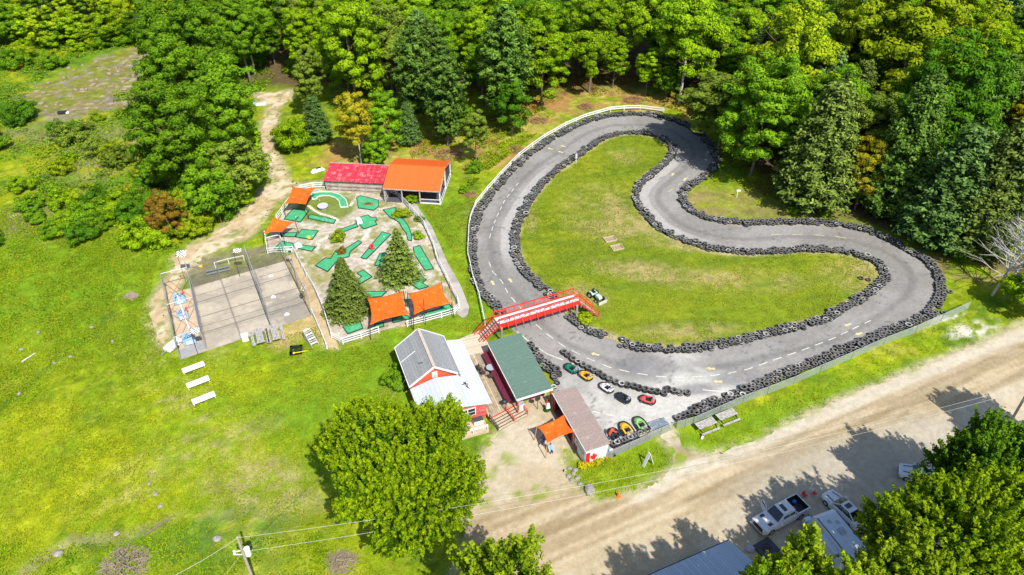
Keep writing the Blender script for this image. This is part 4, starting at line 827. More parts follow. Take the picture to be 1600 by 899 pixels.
rail_fence('guard_rail', [(758,510),(748.6,465),(739,437),(731,400),(732.8,360),(735.2,344),(743.4,322.8),(762,299.5),(783,276),(811,247),(832,231),(850.8,217.7),(883.5,199),(916,185),(953.5,174.5),(975,172.6),(1000,172),(1036.7,176.5)], 'long white two rail guard rail round the outside of the left bend', FWH, 1.0, (.92, .5), 3.2, .2, .05, .12)
rail_fence('rail_fence', [(491,294),(522.8,294),(558,297),(594.8,302)], 'white rail fence between the red shed and the mini golf', FWH, 1.05, (1.0, .6, .25), 2.2, .11)
rail_fence('rail_fence', [(611,303),(619,305),(640,327.4),(662.9,354),(677.6,386),(683,407.5),(696,434),(706,455),(715,471.5),(718,482),(710,491),(690,497),(664,504),(636.5,511)], 'white rail fence along the concrete walkway of the mini golf', FWH, 1.05, (1.0, .6, .25), 2.2, .11)
rail_fence('rail_fence', [(592,520),(565,529),(536,538),(518.5,528.4),(505.7,486.4),(491.7,453.7),(480,435),(458.7,394),(445,395),(418.7,397),(414.7,370)], 'white rail fence bent round the lower left of the mini golf', FWH, 1.05, (1.0, .6, .25), 2.2, .11)
rail_fence('rail_fence', [(433,345),(449,322),(470,298),(489,294)], 'short white rail fence between the two left shade sails', FWH, 1.05, (1.0, .6, .25), 2.0, .11)
rail_fence('rail_fence', [(488,491),(499,516),(511,545)], 'short white fence on the cage side of the brown path', FWH, .9, (.85, .45), 2.4, .12)
# wire fence beside the road
def net_mat(name, col, alpha):
    m, nt, b = nodes_of(name); b.inputs['Base Color'].default_value = (*col, 1); b.inputs['Roughness'].default_value = .6
    tr = N(nt, 'ShaderNodeBsdfTransparent'); ms = N(nt, 'ShaderNodeMixShader'); ms.inputs[0].default_value = alpha
    nt.links.new(tr.outputs[0], ms.inputs[1]); nt.links.new(b.outputs[0], ms.inputs[2]); nt.links.new(ms.outputs[0], nt.nodes['Material Output'].inputs['Surface']); return m
MESHG = net_mat('chain link mesh', (.36, .42, .38), .30); NET = net_mat('ball netting', (.10, .10, .10), .27); NETW = net_mat('pale netting', (.38, .39, .40), .42)
def wire_fence(pts, label, hgt=1.25, post=3.0, m=MESHG):
    P = pg(pts); t = thing('wire_fence', label, 'fence', (P[0].x, P[0].y, 0)); top = MB(); net = MB()
    for a, b in zip(P, P[1:]):
        u = Vector((0, 0, hgt)); top.tube(a + u, b + u, .028, 6); net.bar(a + Vector((0, 0, hgt * .5)), b + Vector((0, 0, hgt * .5)), .02, hgt - .06)
        L = (b - a).length; n = max(1, round(L / post))
        for i in range(n + 1): q = a.lerp(b, i / n); MB().tube(q, q + Vector((0, 0, hgt + .06)), .035, 6).build('post', GALV, t, world=True)
    top.build('top_rail', GALV, t, world=True); net.build('wire_mesh', m, t, world=True); return t
wire_fence([(1083,664),(1124,646),(1160,630),(1198.5,616),(1240,600),(1281,582),(1330,561),(1380,539),(1430,520),(1470,502),(1512,483)], 'long chain link fence between the tyres and the roadside grass')
wire_fence([(947,719),(982,703),(1016,688)], 'short grey wire fence behind the parked karts', 1.15, 2.2, net_mat('grey mesh panel', (.30, .31, .33), .42))
gt = wire_fence([(1016,687),(1032,680),(1050,672)], 'wire gate standing open beside the gravel entrance', 1.2, 1.5); gt.name = 'wire_gate'; gt['category'] = 'gate'
gt = wire_fence([(1057,670),(1070,667),(1081,664)], 'narrow wire gate closing the tyre row by the gravel entrance', 1.2, 1.3); gt.name = 'wire_gate'; gt['category'] = 'gate'
# ================================================================ wooden and metal stuff
WOOD = striped('weathered grey planks', (.34, .31, .27), (.08, .07, .06), 0, .14, .08, .85, var=.18, bump=.5)
TIM = mat('pale timber', (.46, .36, .24), .8, var=.2, scale=6, wear=(.3, .25, .2), wscale=3)
GREYW = mat('silvery old wood', (.36, .345, .32), .85, var=.22, scale=5, wear=(.2, .18, .16), wscale=4)
MAROON = mat('maroon painted boards', (.115, .012, .03), .6, var=.2, scale=6)
A20 = R(20.4)
def frame(loc, rz): return Matrix.Translation(loc) @ Matrix.Rotation(rz, 4, 'Z')
# ---------------------------------------------------------------- house
SHG = striped('grey asphalt shingles', (.235, .24, .243), (.175, .18, .182), 1, .32, .10, .95, var=.3, bump=.3, scale=7, wear=(.36, .36, .36), wamt=.1, cvar=.08)
METW = striped('white ribbed steel roof', (.46, .49, .53), (.35, .38, .42), 0, .48, .10, .45, .0, var=.05, bump=.5, wear=(.5, .5, .48), wamt=.1)
PINK = striped('faded red siding', (.46, .085, .075), (.30, .05, .045), 2, .2, .1, .8, var=.12, bump=.3, wear=(.5, .25, .2), wamt=.3)
GABR = mat('orange red gable boards', (.52, .09, .035), .7, var=.12, scale=4)
GLS = mat('dark window glass', (.02, .025, .03), .1, 0, 0, spec=.8)
house = thing('house', 'red house with grey shingle gable roof and white steel lean-to roof', 'house', (-10.0, 66.2, 0), A20)
def roof_plane(mb, q, th=.12): mb.slab(q, th)
def wall_mb(x0, y0, x1, y1, z0, z1, th=.15):
    return MB().prism([(x0, y0), (x1, y0), (x1, y1), (x0, y1)], z0, z1)
# courses run along y in object space: the main roof is built with y along the slope
for sx, yb, nm in ((-1, 3.4, 'left'), (1, 3.4, 'right')):
    mb = MB(); e = 3.0 * sx; 
    if sx > 0: q = [(0, -3.5, 5.05), (e, -3.5, 2.95), (e, 3.4, 2.95), (0, 3.4, 5.05)]
    else: q = [(0, 3.4, 5.05), (e, 3.4, 2.95), (e, -3.5, 2.95), (0, -3.5, 5.05)]
    mb.slab(q, .14)
    # object y must run down the slope: turn the mesh a quarter
    mm = MB(); mm.v = [(v[1], -v[0], v[2]) for v in mb.v]; mm.f = mb.f
    o = mm.build('roof', SHG, house); o.rotation_euler = (0, 0, R(90))
MB().bar((0, -3.5, 5.09), (0, 3.4, 5.09), .34, .06).build('ridge_cap', mat('tan ridge shingles', (.42, .34, .28), .9, var=.2, scale=5), house)
MB().prism([(-2.7, -3.2), (2.7, -3.2), (2.7, 3.15), (-2.7, 3.15)], 0, 2.85).build('wall', PINK, house)
for y, nm in ((-3.2, 'front'), (3.12, 'rear')):
    MB().add([(-2.7, y - .03, 2.85), (2.7, y - .03, 2.85), (0, y - .03, 4.78), (-2.7, y + .03, 2.85), (2.7, y + .03, 2.85), (0, y + .03, 4.78)], [(0, 1, 2), (5, 4, 3), (0, 3, 4, 1), (1, 4, 5, 2), (2, 5, 3, 0)]).build('gable', GABR, house)
tr = MB()
for s in (-1, 1): tr.bar((0, -3.56, 5.0), (3.05 * s, -3.56, 2.87), .08, .22); tr.bar((0, 3.46, 5.0), (3.05 * s, 3.46, 2.87), .08, .2); tr.bar((3.06 * s, -3.56, 2.86), (3.06 * s, 3.46, 2.86), .08, .16)
tr.build('fascia', WH, house)
w = MB().box((0.05, -3.27, 3.55), (.62, .07, .85)).build('window', WH, house); MB().box((.05, -3.312, 3.55), (.44, .02, .66)).build('pane', mat('pale curtained pane', (.42, .44, .45), .3), w)
MB().bar((-3.02, .6, 3.02), (-1.2, .6, 4.26), .05, .06).build('flashing', WH, house); MB().bar((-1.35, -1.5, 4.22), (-.95, -1.9, 4.55), .06, .06).build('vent_pipe', DARK, house)
rf = MB()
rf.slab([(0, -8.7, 3.35), (5.05, -8.7, 2.45), (5.05, -3.58, 2.45), (0, -3.58, 3.35)], .09)
rf.slab([(0, -3.58, 3.35), (-3.0, -3.58, 2.6), (-3.0, -8.7, 2.6), (0, -8.7, 3.35)], .09)
rf.build('steel_roof', METW, house)
MB().slab([(2.55, -3.57, 2.895), (5.05, -3.57, 2.45), (5.05, 2.7, 2.45), (2.55, 2.7, 2.895)], .09).build('lean_to_roof', METW, house)
MB().prism([(-2.7, -8.3), (4.5, -8.3), (4.5, -3.22), (-2.7, -3.22)], 0, 2.34).build('wall', PINK, house)
MB().prism([(2.72, -3.2), (4.5, -3.2), (4.5, 2.4), (2.72, 2.4)], 0, 2.34).build('wall', PINK, house)
for x, wd, hh, n in ((2.3, 1.9, 1.15, 2), (-.6, 1.5, 1.2, 1)):
    w = MB().box((x, -8.33, 1.5), (wd, .08, hh)).build('window', WH, house)
    for i in range(n):
        for j in range(2): MB().box((x + (i - (n - 1) / 2) * (wd - .1) / n, -8.375, 1.5 + (j - .5) * (hh - .12) / 2), ((wd - .3) / n, .02, (hh - .3) / 2)).build('pane', GLS, w)
# vents on the steel roof
for x, y, lb in ((2.9, -3.95, 0), (3.15, -5.6, 1)):
    z = 3.35 - .178 * x; v = MB().tube((x, y, z - .1), (x, y, z + .75), .09, 10).build('roof_vent', GALV, house); MB().tube((x, y, z + .72), (x, y, z + .84), .19, 10, .05).build('cap', GALV, v)
pl = MB().tube((3.3, -5.9, 2.75), (3.3, -5.9, 3.3), .03, 6).build('dish_mast', GALV, house); MB().tube((3.34, -5.95, 3.25), (3.42, -6.05, 3.32), .32, 14, .36).build('dish', WH, pl)
MB().tube((2.6, -5.3, 2.9), (3.1, -5.3, 3.0), .05, 6).build('cable_stub', DARK, pl)
# small roofed box of white porch goods in front of the house
po = thing('porch_deck', 'pale timber porch in front of the house window, half under the maple', 'porch', (-10.0, 66.2, 0), A20)
MB().prism([(.3, -10.6), (4.0, -10.6), (4.0, -8.4), (.3, -8.4)], 0, .35).build('floor', TIM, po)
for x in (.4, 2.2, 3.9): MB().box((x, -10.5, .75), (.09, .09, .9)).build('post', WH, po)
MB().box((2.15, -10.5, 1.05), (3.5, .07, .35)).build('railing', WH, po)
ac = thing('storage_chest', 'white chest with dark ends on the timber porch', 'chest', frame((-10, 66.2, 0), A20) @ Vector((3.2, -9.2, .35)), A20); MB().box((0, 0, .35), (1.1, .6, .65)).build('box', WH, ac, bevel=.03); MB().box((0, 0, .7), (1.16, .66, .06)).build('lid', mat('charcoal lid', (.05, .05, .05)), ac)
# ---------------------------------------------------------------- deck
DKM = striped('weathered deck boards', (.33, .255, .165), (.10, .075, .05), 0, .24, .10, .85, var=.25, bump=.5, wear=(.42, .35, .26), wamt=.5)
DKP = striped('pale new deck boards', (.50, .41, .30), (.28, .22, .16), 1, .24, .08, .85, var=.12, bump=.4)
deck = thing('deck', 'long weathered board deck between the house and the green roofed shelter', 'deck', (-10, 66.2, 0), A20)
MB().prism([(4.55, -9.1), (8.5, -8.0), (8.5, 1.6), (4.55, 1.6)], .05, .5).build('boards', DKM, deck)
MB().prism([(4.55, 1.62), (8.5, 1.62), (8.5, 5.6), (5.6, 5.0), (4.55, 4.6)], .05, .495).build('landing', DKP, deck)
st = thing('deck_stairs', 'wide timber stairs with red edge and red handrails in front of the deck', 'stairs', frame((-10, 66.2, 0), A20) @ Vector((4.55, -9.12, 0)), A20 + math.atan2(1.1, 3.95))
for k in range(5): MB().box((2.05, -.2 - .36 * k, .42 - .08 * k - .05), (4.1, .26, .07)).build('tread', TIM, st)
MB().box((2.05, -.02, .44), (4.1, .06, .14)).build('edge_board', RED, st)
MB().prism([(0.05, -1.8), (4.05, -1.8), (4.05, -.06), (.05, -.06)], 0, .03).build('base', DARK, st)
for x in (.02, 2.2, 4.08): 
    h = MB(); h.bar((x, 0, 1.15), (x, -1.75, .75), .08); h.bar((x, -.05, .4), (x, -.05, 1.2), .1); h.bar((x, -1.7, 0), (x, -1.7, .8), .1); h.bar((x, 0, .8), (x, -1.75, .4), .06); h.build('handrail', RED if x > 0.1 else DARK, st)
# patio set on the deck
c = frame((-10, 66.2, 0), A20)
um = thing('patio_table', 'round grey glass patio table on the deck', 'table', c @ Vector((7.2, -2.0, .5)), 0)
MB().tube((0, 0, .68), (0, 0, .72), .55, 18).build('tabletop', mat('grey glass top', (.30, .34, .36), .2, spec=.7), um); MB().tube((0, 0, 0), (0, 0, .68), .04, 8).tube((0, 0, 0), (0, 0, .05), .28, 12).build('pedestal', DARK, um)
def chair(loc, rz, label, m, group=None):
    t = thing('chair', label, 'chair', loc, rz, group); MB().box((0, 0, .44), (.5, .5, .05)).build('seat', m, t); MB().box((0, .25, .72), (.5, .05, .55)).build('backrest', m, t)
    for sx in (-1, 1):
        for sy in (-1, 1): MB().bar((sx * .22, sy * .22, 0), (sx * .22, sy * .22, .44), .04).build('leg', m, t)
        MB().bar((sx * .26, -.24, .64), (sx * .26, .24, .64), .05).build('armrest', m, t)
    return t
CH = mat('dark brown metal', (.07, .05, .045), .5, .2)
for (x, y, a, lb) in ((6.2, -2.3, 75, 'dark metal chair left of the round deck table'), (6.9, -3.1, 150, 'dark metal chair in front of the round deck table'), (6.0, -1.5, 40, 'dark metal chair nearest the white steel roof'), (7.6, -3.4, 190, 'dark metal chair pushed out towards the stairs')):
    chair(c @ Vector((x, y, .5)), A20 + R(a), lb, CH)
bq = thing('barbecue_grill', 'small black grill on wheels at the stair end of the deck', 'grill', c @ Vector((6.8, -7.9, .5)), A20); MB().ball((0, 0, .75), .3, sz=(1.3, 1, .8)).build('lid', BLK, bq)
for sx in (-1, 1): MB().bar((sx * .25, 0, 0), (sx * .2, 0, .6), .05).build('leg', BLK, bq)
# ---------------------------------------------------------------- green roofed shelter
GRN = striped('green asphalt shingles', (.098, .165, .128), (.075, .125, .098), 1, .22, .12, .95, cvar=.05, var=.2, bump=.5, scale=7, wear=(.16, .22, .18), wamt=.15)
pv = thing('shelter', 'open shelter with green shingle roof, red posts and maroon counter', 'shelter', (0.8, 65.7, 0), A20)
MB().slab([(-2.15, -5.1, 2.62), (2.15, -5.1, 2.85), (2.15, 5.1, 2.85), (-2.15, 5.1, 2.62)], .16).build('roof', GRN, pv)
fb = MB(); fb.bar((-2.18, -5.15, 2.52), (2.18, -5.15, 2.74), .08, .26); fb.bar((-2.2, -5.15, 2.51), (-2.2, 5.15, 2.51), .07, .16); fb.build('fascia', WH, pv)
MB().prism([(-1.9, -3.3), (2.0, -3.3), (2.0, 4.9), (-1.9, 4.9)], .05, .46).build('floor', MAROON, pv)
for x in (-2.0, 2.0):
    for y in (-4.95, -1.6, 1.7, 4.95): MB().box((x, y, 1.25), (.14, .14, 2.52)).build('post', RED, pv)
MB().box((-2.02, .9, 1.02), (.08, 8.2, .95)).build('counter_wall', MAROON, pv); MB().box((-2.0, .9, 1.55), (.36, 8.3, .07)).build('counter', RED, pv)
MB().slab([(-2.95, -3.9, 1.15), (-2.06, -3.9, 1.3), (-2.06, 4.9, 1.3), (-2.95, 4.9, 1.15)], .06).build('side_shelf', MAROON, pv)
MB().box((1.98, .9, 1.0), (.07, 8.2, .9)).build('back_wall', MAROON, pv)
bin_ = thing('storage_cabinet', 'grey cabinet under the front left corner of the green roof', 'cabinet', frame((0.8, 65.7, 0), A20) @ Vector((-1.4, -4.4, 0)), A20); MB().box((0, 0, .55), (.7, .6, 1.1)).build('body', mat('blue grey laminate', (.26, .30, .34)), bin_, bevel=.02); MB().box((0, -.31, .6), (.6, .03, .9)).build('door', mat('pale laminate', (.5, .52, .54)), bin_)
tb = thing('ball_basket', 'white bucket shaped rack hanging on the red post at the shelter front', 'rack', frame((0.8, 65.7, 0), A20) @ Vector((1.3, -5.6, 0)), A20)
MB().box((0, 0, .9), (.12, .12, 1.8)).build('post', RED, tb); MB().box((.08, -.15, .95), (.55, .35, .8), taper=.6).build('cover', WH, tb, bevel=.08); MB().ball((0, 0, .15), .4, sz=(1, 1, .4)).build('plant', LM_['mid'], tb)
ps = thing('round_sign', 'round dark sign on a thin pole under the front of the green roof', 'sign', frame((0.8, 65.7, 0), A20) @ Vector((.4, -5.0, 0)), A20); MB().tube((0, 0, 0), (0, 0, 2.3), .04, 8).build('pole', DARK, ps); MB().tube((0, -.03, 1.7), (0, .03, 1.7), .34, 18).build('disc', DARK, ps)
# ---------------------------------------------------------------- white building with the painted flag
BRN = striped('brown asphalt shingles', (.27, .205, .18), (.22, .165, .145), 1, .22, .12, .95, cvar=.05, var=.3, bump=.5, scale=9, wear=(.38, .32, .30), wamt=.2)
WALLW = mat('white painted boards', (.64, .64, .63), .6, var=.05, scale=3)
wb = thing('ticket_building', 'long white building with brown shingle roof and a painted red and white flag', 'building', (7.38, 57.55, 0), A20)
MB().slab([(-1.34, -4.5, 2.5), (1.5, -4.5, 2.62), (1.5, 4.45, 2.62), (-1.34, 4.45, 2.5)], .14).build('roof', BRN, wb)
MB().bar((-1.37, -4.5, 2.42), (-1.37, 4.45, 2.42), .05, .16).build('gutter', WH, wb)
MB().prism([(-1.25, -4.4), (1.3, -4.4), (1.3, -1.2), (-1.25, -1.2)], 0, 2.36).build('wall', WALLW, wb)
MB().prism([(.9, -1.2), (1.3, -1.2), (1.3, 4.3), (.9, 4.3)], 0, 2.36).build('rear_wall', WALLW, wb)
MB().prism([(-1.25, 4.0), (.9, 4.0), (.9, 4.3), (-1.25, 4.3)], 0, 2.36).build('end_wall', MAROON, wb)
for y in (-1.1, 1.4, 3.9): MB().box((-1.25, y, 1.18), (.12, .12, 2.36)).build('post', RED, wb)
MB().box((-.2, 1.4, .04), (2.2, 5.2, .08)).build('floor', mat('dark worn floor', (.09, .075, .07)), wb)
fl = MB().box((0.02, -4.425, 1.05), (2.5, .04, 1.9)).build('painted_flag', mat('clean white paint', (.56, .56, .56), .5, var=.03), wb)
fr = mat('flag red paint', (.50, .012, .02), .5, var=.06)
bars = MB(); bars.box((-1.0, -4.455, 1.05), (.45, .02, 1.9)); bars.build('red_bar', fr, fl)
leaf = [(0, -.5), (.03, -.27), (.28, -.31), (.23, -.2), (.5, .02), (.42, .07), (.47, .25), (.32, .22), (.28, .3), (.15, .16), (.2, .42), (.1, .37), (0, .55)]
lf_ = leaf + [(-x, y) for x, y in leaf[-2:0:-1]]
MB().add([(-.32 + x * .85, -4.462, 1.1 + y * 1.25) for x, y in lf_] + [(-.32 + x * .85, -4.446, 1.1 + y * 1.25) for x, y in lf_], [tuple(range(len(lf_)))[::-1], tuple(range(len(lf_), 2 * len(lf_)))] + [((i + 1) % len(lf_), i, len(lf_) + i, len(lf_) + (i + 1) % len(lf_)) for i in range(len(lf_))]).build('maple_leaf', fr, fl)
sg = MB().box((-1.275, -3.0, 1.35), (.03, 2.6, .9)).build('wall_sign', mat('grey sign board', (.62, .64, .66), .6), wb)
scb = MB(); rs = random.Random(4); yy = -4.0
while yy < -2.0:   # hand painted letter strokes, slanted
    hgt = rs.uniform(.28, .42); scb.bar((-1.296, yy, 1.55), (-1.296, yy + .10, 1.55 - hgt), .012, .05); 
    if rs.random() < .6: scb.bar((-1.296, yy, 1.54), (-1.296, yy - .12, 1.50), .012, .05)
    yy += rs.uniform(.15, .22)
scb.build('lettering', DARK, sg)
MB().box((-1.27, -1.9, .95), (.03, 1.0, 1.8)).build('door', mat('maroon mural panel', (.22, .07, .10), .6, var=.5, scale=3), wb)
# benches and stands in the shade of its open bay
for k, (y, m_) in enumerate(((.3, WH), (1.1, fr), (2.0, WH), (2.7, fr))):
    t = thing('bench', ['white plank bench nearest the orange sail, in the open bay of the white building', 'red plank bench second in the open bay of the white building', 'white plank bench third in the open bay of the white building', 'red plank bench deepest in the open bay of the white building'][k], 'bench', frame((7.38, 57.55, 0), A20) @ Vector((-.9, y, .08)), A20)
    MB().box((0, 0, .42), (1.0, .3, .06)).build('seat', m_, t)
    for s in (-1, 1): MB().box((s * .4, 0, .2), (.06, .26, .4)).build('leg', m_, t)
# ================================================================ shade sails
SAIL = striped('orange sail cloth', (.68, .105, .010), (.50, .07, .008), 0, 1.25, .035, .85, var=.08, scale=1.3, bump=.2, spec=.15, cvar=.03, wear=(.72, .2, .05), wamt=.2)
def sail(corners, label, bow=.13, poles=(0, 1, 2, 3), pm=None, sag=.25):
    C = [G(px, py, z) for px, py, z in corners]; c0 = sum(C, Vector()) / 4; t = thing('shade_sail', label, 'shade sail', (c0.x, c0.y, 0)); n = 14; V = []; Fc = []
    for j in range(n + 1):
        for i in range(n + 1):
            u, v = i / n, j / n; p = (C[0] * (1 - u) + C[1] * u) * (1 - v) + (C[3] * (1 - u) + C[2] * u) * v
            eu = bow * 4 * u * (1 - u); ev = bow * 4 * v * (1 - v); m = c0.copy(); m.z = p.z
            # edges bow inwards between the corners
            pull = eu * (2 * v - 1) ** 2 * (1 if True else 0); pull2 = ev * (2 * u - 1) ** 2
            e1 = ((C[0] * (1 - u) + C[1] * u) + (C[3] * (1 - u) + C[2] * u)) / 2; e2 = ((C[0] * (1 - v) + C[3] * v) + (C[1] * (1 - v) + C[2] * v)) / 2
            q = p + (e1 - p) * pull * 1.1 + (e2 - p) * pull2 * 1.1; q.z = p.z - sag * 16 * u * (1 - u) * v * (1 - v) * .6 + .02 * math.sin(9 * u + 5 * v) + .012 * math.sin(23 * (u - v)); V.append(q)
    for j in range(n):
        for i in range(n): a = j * (n + 1) + i; Fc.append((a, a + 1, a + n + 2, a + n + 1))
    mb = MB(); mb.add(V, Fc); o = mb.build('canopy', SAIL, t, world=True, smooth=True); so_ = o.modifiers.new('thick', 'SOLIDIFY'); so_.thickness = .012
    for k in poles:
        b = C[k]; out = (b - c0); out.z = 0; out.normalize(); f = b + out * .25; MB().tube((f.x, f.y, 0), (b.x, b.y, b.z + .12), .05, 8).build('pole', pm or DARK, t, world=True)
    return t
OCH = mat('ochre painted pole', (.48, .24, .06), .6, var=.1)
sail([(573,466,2.5),(630,455,2.9),(640,491,2.5),(578,508,2.3)], 'orange shade sail next to the big spruce, left of the pair by the house')
sail([(637,459,2.4),(690,442,3.4),(705,474,2.4),(646,492,2.4)], 'orange shade sail with a folded rear edge, right of the pair by the house')
sail([(457,292,2.6),(494,293,2.4),(478,320,2.4),(444,319,2.3)], 'orange shade sail at the top left of the mini golf', poles=(0, 2, 3))
sail([(427,339,2.9),(461,347,2.2),(441,363,2.3),(411,365,2.0)], 'small wrinkled orange shade sail above the batting cage corner', bow=.16)
sail([(839,667,2.3),(881,648,2.6),(897,675,2.6),(855,693,2.2)], 'orange shade sail stretched from the brown roofed building over the gravel', poles=(0, 3), pm=OCH)
# ================================================================ red footbridge
Ab = G(776, 503, 2.75); Bb = G(900, 466, 2.75); d = Bb - Ab; ang = math.atan2(d.y, d.x); Lb = d.length
br = thing('footbridge', 'red steel truss footbridge with a white deck crossing the track', 'bridge', (Ab.x, Ab.y, 0), ang)
W = .82; Z = 2.7
dk = MB().box((Lb / 2, 0, Z), (Lb, W * 2 - .1, .08)).build('deck', WH, br)
BRG = RED
for s, nm in ((1, 'far'), (-1, 'near')):
    mb = MB(); y = s * W
    for z in (Z - .32, Z + .1, Z + 1.05): mb.bar((-.1, y, z), (Lb + .1, y, z), .10, .3 if z < Z - .2 else .2 if z < Z + 1 else .14)
    n = 8
    for i in range(n + 1): mb.bar((Lb * i / n, y, Z - .32), (Lb * i / n, y, Z + 1.05), .08)
    for i in range(n): mb.bar((Lb * (i + (i % 2)) / n, y, Z + .1), (Lb * (i + 1 - (i % 2)) / n, y, Z + 1.02), .06)
    mb.build('truss_railing', BRG, br)
mb = MB()
for i in range(12):
    x = Lb * i / 11; mb.bar((x, -W - .75, Z - .36), (x, W + .3, Z - .36), .07, .08); mb.bar((x, -W - .72, Z - .36), (x, -W, Z + .55), .05)
mb.build('outriggers', BRG, br)
mb2 = MB(); mb2.box((Lb / 2, -W - .03, Z - .1), (Lb, .03, .3)); mb2.build('fascia', BRG, br)
MB().box((Lb / 2, -W - .02, Z + .42), (Lb, .02, .26)).build('side_board', mat('white side board', (.58, .5, .48), .6, var=.05), br)
for x in (.25, Lb - .3):
    for y in (-W - .1, W): MB().tube((x, y, 0), (x, y, Z - .35), .15, 10).build('support_post', GALV, br)
def flight(x0, dx, label_part, skew=0.0):
    t = MB(); n = 9; run = 2.5
    for i in range(n): t.box((x0 + dx * (run * (i + .5) / n), skew * (i + .5) / n, Z - (Z - .1) * (i + 1) / n), (.3, W * 2 - .2, .06))
    t.build('steps', WOOD, br); r_ = MB()
    for s in (-1, 1):
        y = s * W; e = x0 + dx * run; r_.bar((x0, y, Z - .1), (e, y + skew, .1), .06, .14); r_.bar((x0, y, Z + 1.05), (e, y + skew, 1.05), .06, .08); r_.bar((x0, y, Z + .55), (e, y + skew, .6), .05)
        for k in (0, .33, .66, 1): r_.bar((x0 + dx * run * k, y + skew * k, Z * (1 - k)), (x0 + dx * run * k, y + skew * k, Z * (1 - k) + 1.05), .06)
    r_.build('stair_railing', BRG, br)
flight(0, -1, 'left', .5); flight(Lb, 1, 'right', -1.0)
# ================================================================ karts
def kart(px, py, nx, ny, body, label, group, L=2.05, Wd=1.28, spots=None, driver=False):
    a = G(px, py); b = G(nx, ny); rz = math.atan2(b.y - a.y, b.x - a.x); t = thing('go_kart', label, 'go-kart', (a.x, a.y, .035), rz, group)
    def ring(sx, sy, n=26, p=2.6):
        r = []
        for i in range(n):
            q = 2 * math.pi * i / n; c, s = math.cos(q), math.sin(q); r.append((sx * math.copysign(abs(c) ** (2 / p), c), sy * (1 - .12 * max(0, c)) * math.copysign(abs(s) ** (2 / p), s)))
        return r
    o_ = ring(L / 2, Wd / 2); mb = MB(); n = len(o_); i_ = [(x * .90, y * .84) for x, y in o_]
    mb.add([(x, y, .10) for x, y in o_] + [(x, y, .28) for x, y in o_] + [(x, y, .30) for x, y in i_] + [(x, y, .10) for x, y in i_], [(i + k * n, (i + 1) % n + k * n, (i + 1) % n + ((k + 1) % 4) * n, i + ((k + 1) % 4) * n) for k in range(4) for i in range(n)])
    mb.build('bumper', BLK, t)
    MB().prism([(x * .92, y * .9) for x, y in i_], .12, .16).build('floor_pan', DARK, t)
    f = [(x, y) for x, y in i_ if x > .18]; f = sorted(f, key=lambda p: p[1]); lo = [(x, y, .2) for x, y in f]; hi = [(.18 + (x - .18) * .55, y * .62, .46) for x, y in f]; k = len(f); m2 = MB()
    m2.add(lo + hi, [tuple(range(k))[::-1], tuple(range(k, 2 * k))] + [(i, (i + 1) % k, k + (i + 1) % k, k + i) for i in range(k)]); m2.build('nose_cone', body, t, bevel=.04)
    for s in (-1, 1): MB().prism([(.35, s * .33), (.30, s * .52), (-.55, s * .53), (-.62, s * .33)], .16, .40).build('side_pod', body, t, bevel=.04)
    MB().prism([(-.48, -.36), (-.48, .36), (-.86, .40), (-.9, -.40)], .2, .46).build('rear_cowl', body, t, bevel=.03)
    MB().box((-.22, 0, .30), (.44, .42, .12)).box((-.44, 0, .50), (.12, .42, .42)).build('seat', BLK, t, bevel=.03)
    M = Matrix.Rotation(R(55), 3, 'Y'); st_ = MB().torus((.14, 0, .58), .16, .022, 14, 6, M).build('steering_wheel', DARK, t); MB().tube((.14, 0, .57), (.34, 0, .34), .02, 6).build('column', DARK, st_)
    MB().box((-.72, -.12, .52), (.26, .3, .2)).tube((-.72, .12, .5), (-.72, .3, .56), .07, 8).build('engine', GALV, t)
    for sx, sy in ((.58, 1), (.58, -1), (-.62, 1), (-.62, -1)):
        w = MB().tube((sx, sy * .44, .15), (sx, sy * .60, .15), .155, 14).build('wheel', RUB, t); MB().tube((sx, sy * .602, .15), (sx, sy * .612, .15), .07, 10).build('rim', GALV, w)
    return t
def gloss(n, c, s=.6, r=.28): return mat(n, c, r, 0, .04, 3, spec=s)
kg = 'go-karts parked in the pit lane'
kart(892, 578, 880, 570, gloss('teal paint', (.01, .16, .11)), 'teal go-kart at the head of the pit lane line', kg)
kart(914.5, 589, 903, 581, gloss('yellow paint', (.66, .36, .01)), 'bright yellow go-kart second in the pit lane line', kg)
kart(947, 608, 935, 600, gloss('white kart paint', (.62, .60, .58)), 'white go-kart in the middle of the pit lane line', kg)
kart(973, 624, 961, 617, gloss('black kart paint', (.02, .02, .026)), 'black go-kart in the pit lane, left of the red one', kg)
kart(1011, 627, 997, 623, gloss('pinkish red paint', (.52, .07, .07)), 'red go-kart last in the pit lane line', kg)
kg2 = 'larger karts parked against the wire fence'
kart(979, 674, 971, 662, gloss('amber paint', (.62, .37, .03)), 'amber yellow kart parked by the fence between the dark and lime karts', kg2, 2.6, 1.5)
kart(1001, 666, 993, 654, gloss('lime paint', (.22, .42, .13)), 'lime green kart parked by the fence beside the grey ramp', kg2, 2.6, 1.5)
kart(962, 683, 953, 671, gloss('charcoal paint', (.03, .035, .045)), 'charcoal kart tight to the white building', kg2, 2.4, 1.4)
rp = thing('ramp_platform', 'grey metal ramp platform beside the lime kart at the gate', 'ramp', G(1028, 668), A20 + R(4)); MB().box((0, 0, .5), (2.2, 1.3, .06)).build('top', mat('scuffed grey plate', (.17, .20, .23), .6, .2, .3, 3, wear=(.4, .42, .44), wamt=.4), rp)
for x in (-1, 1):
    for y in (-.55, .55): MB().bar((x, y, 0), (x, y, .5), .06).build('leg', DARK, rp)
MB().box((-1.9, -.5, .45), (1.9, .4, .06)).build('shelf', TIM, rp)
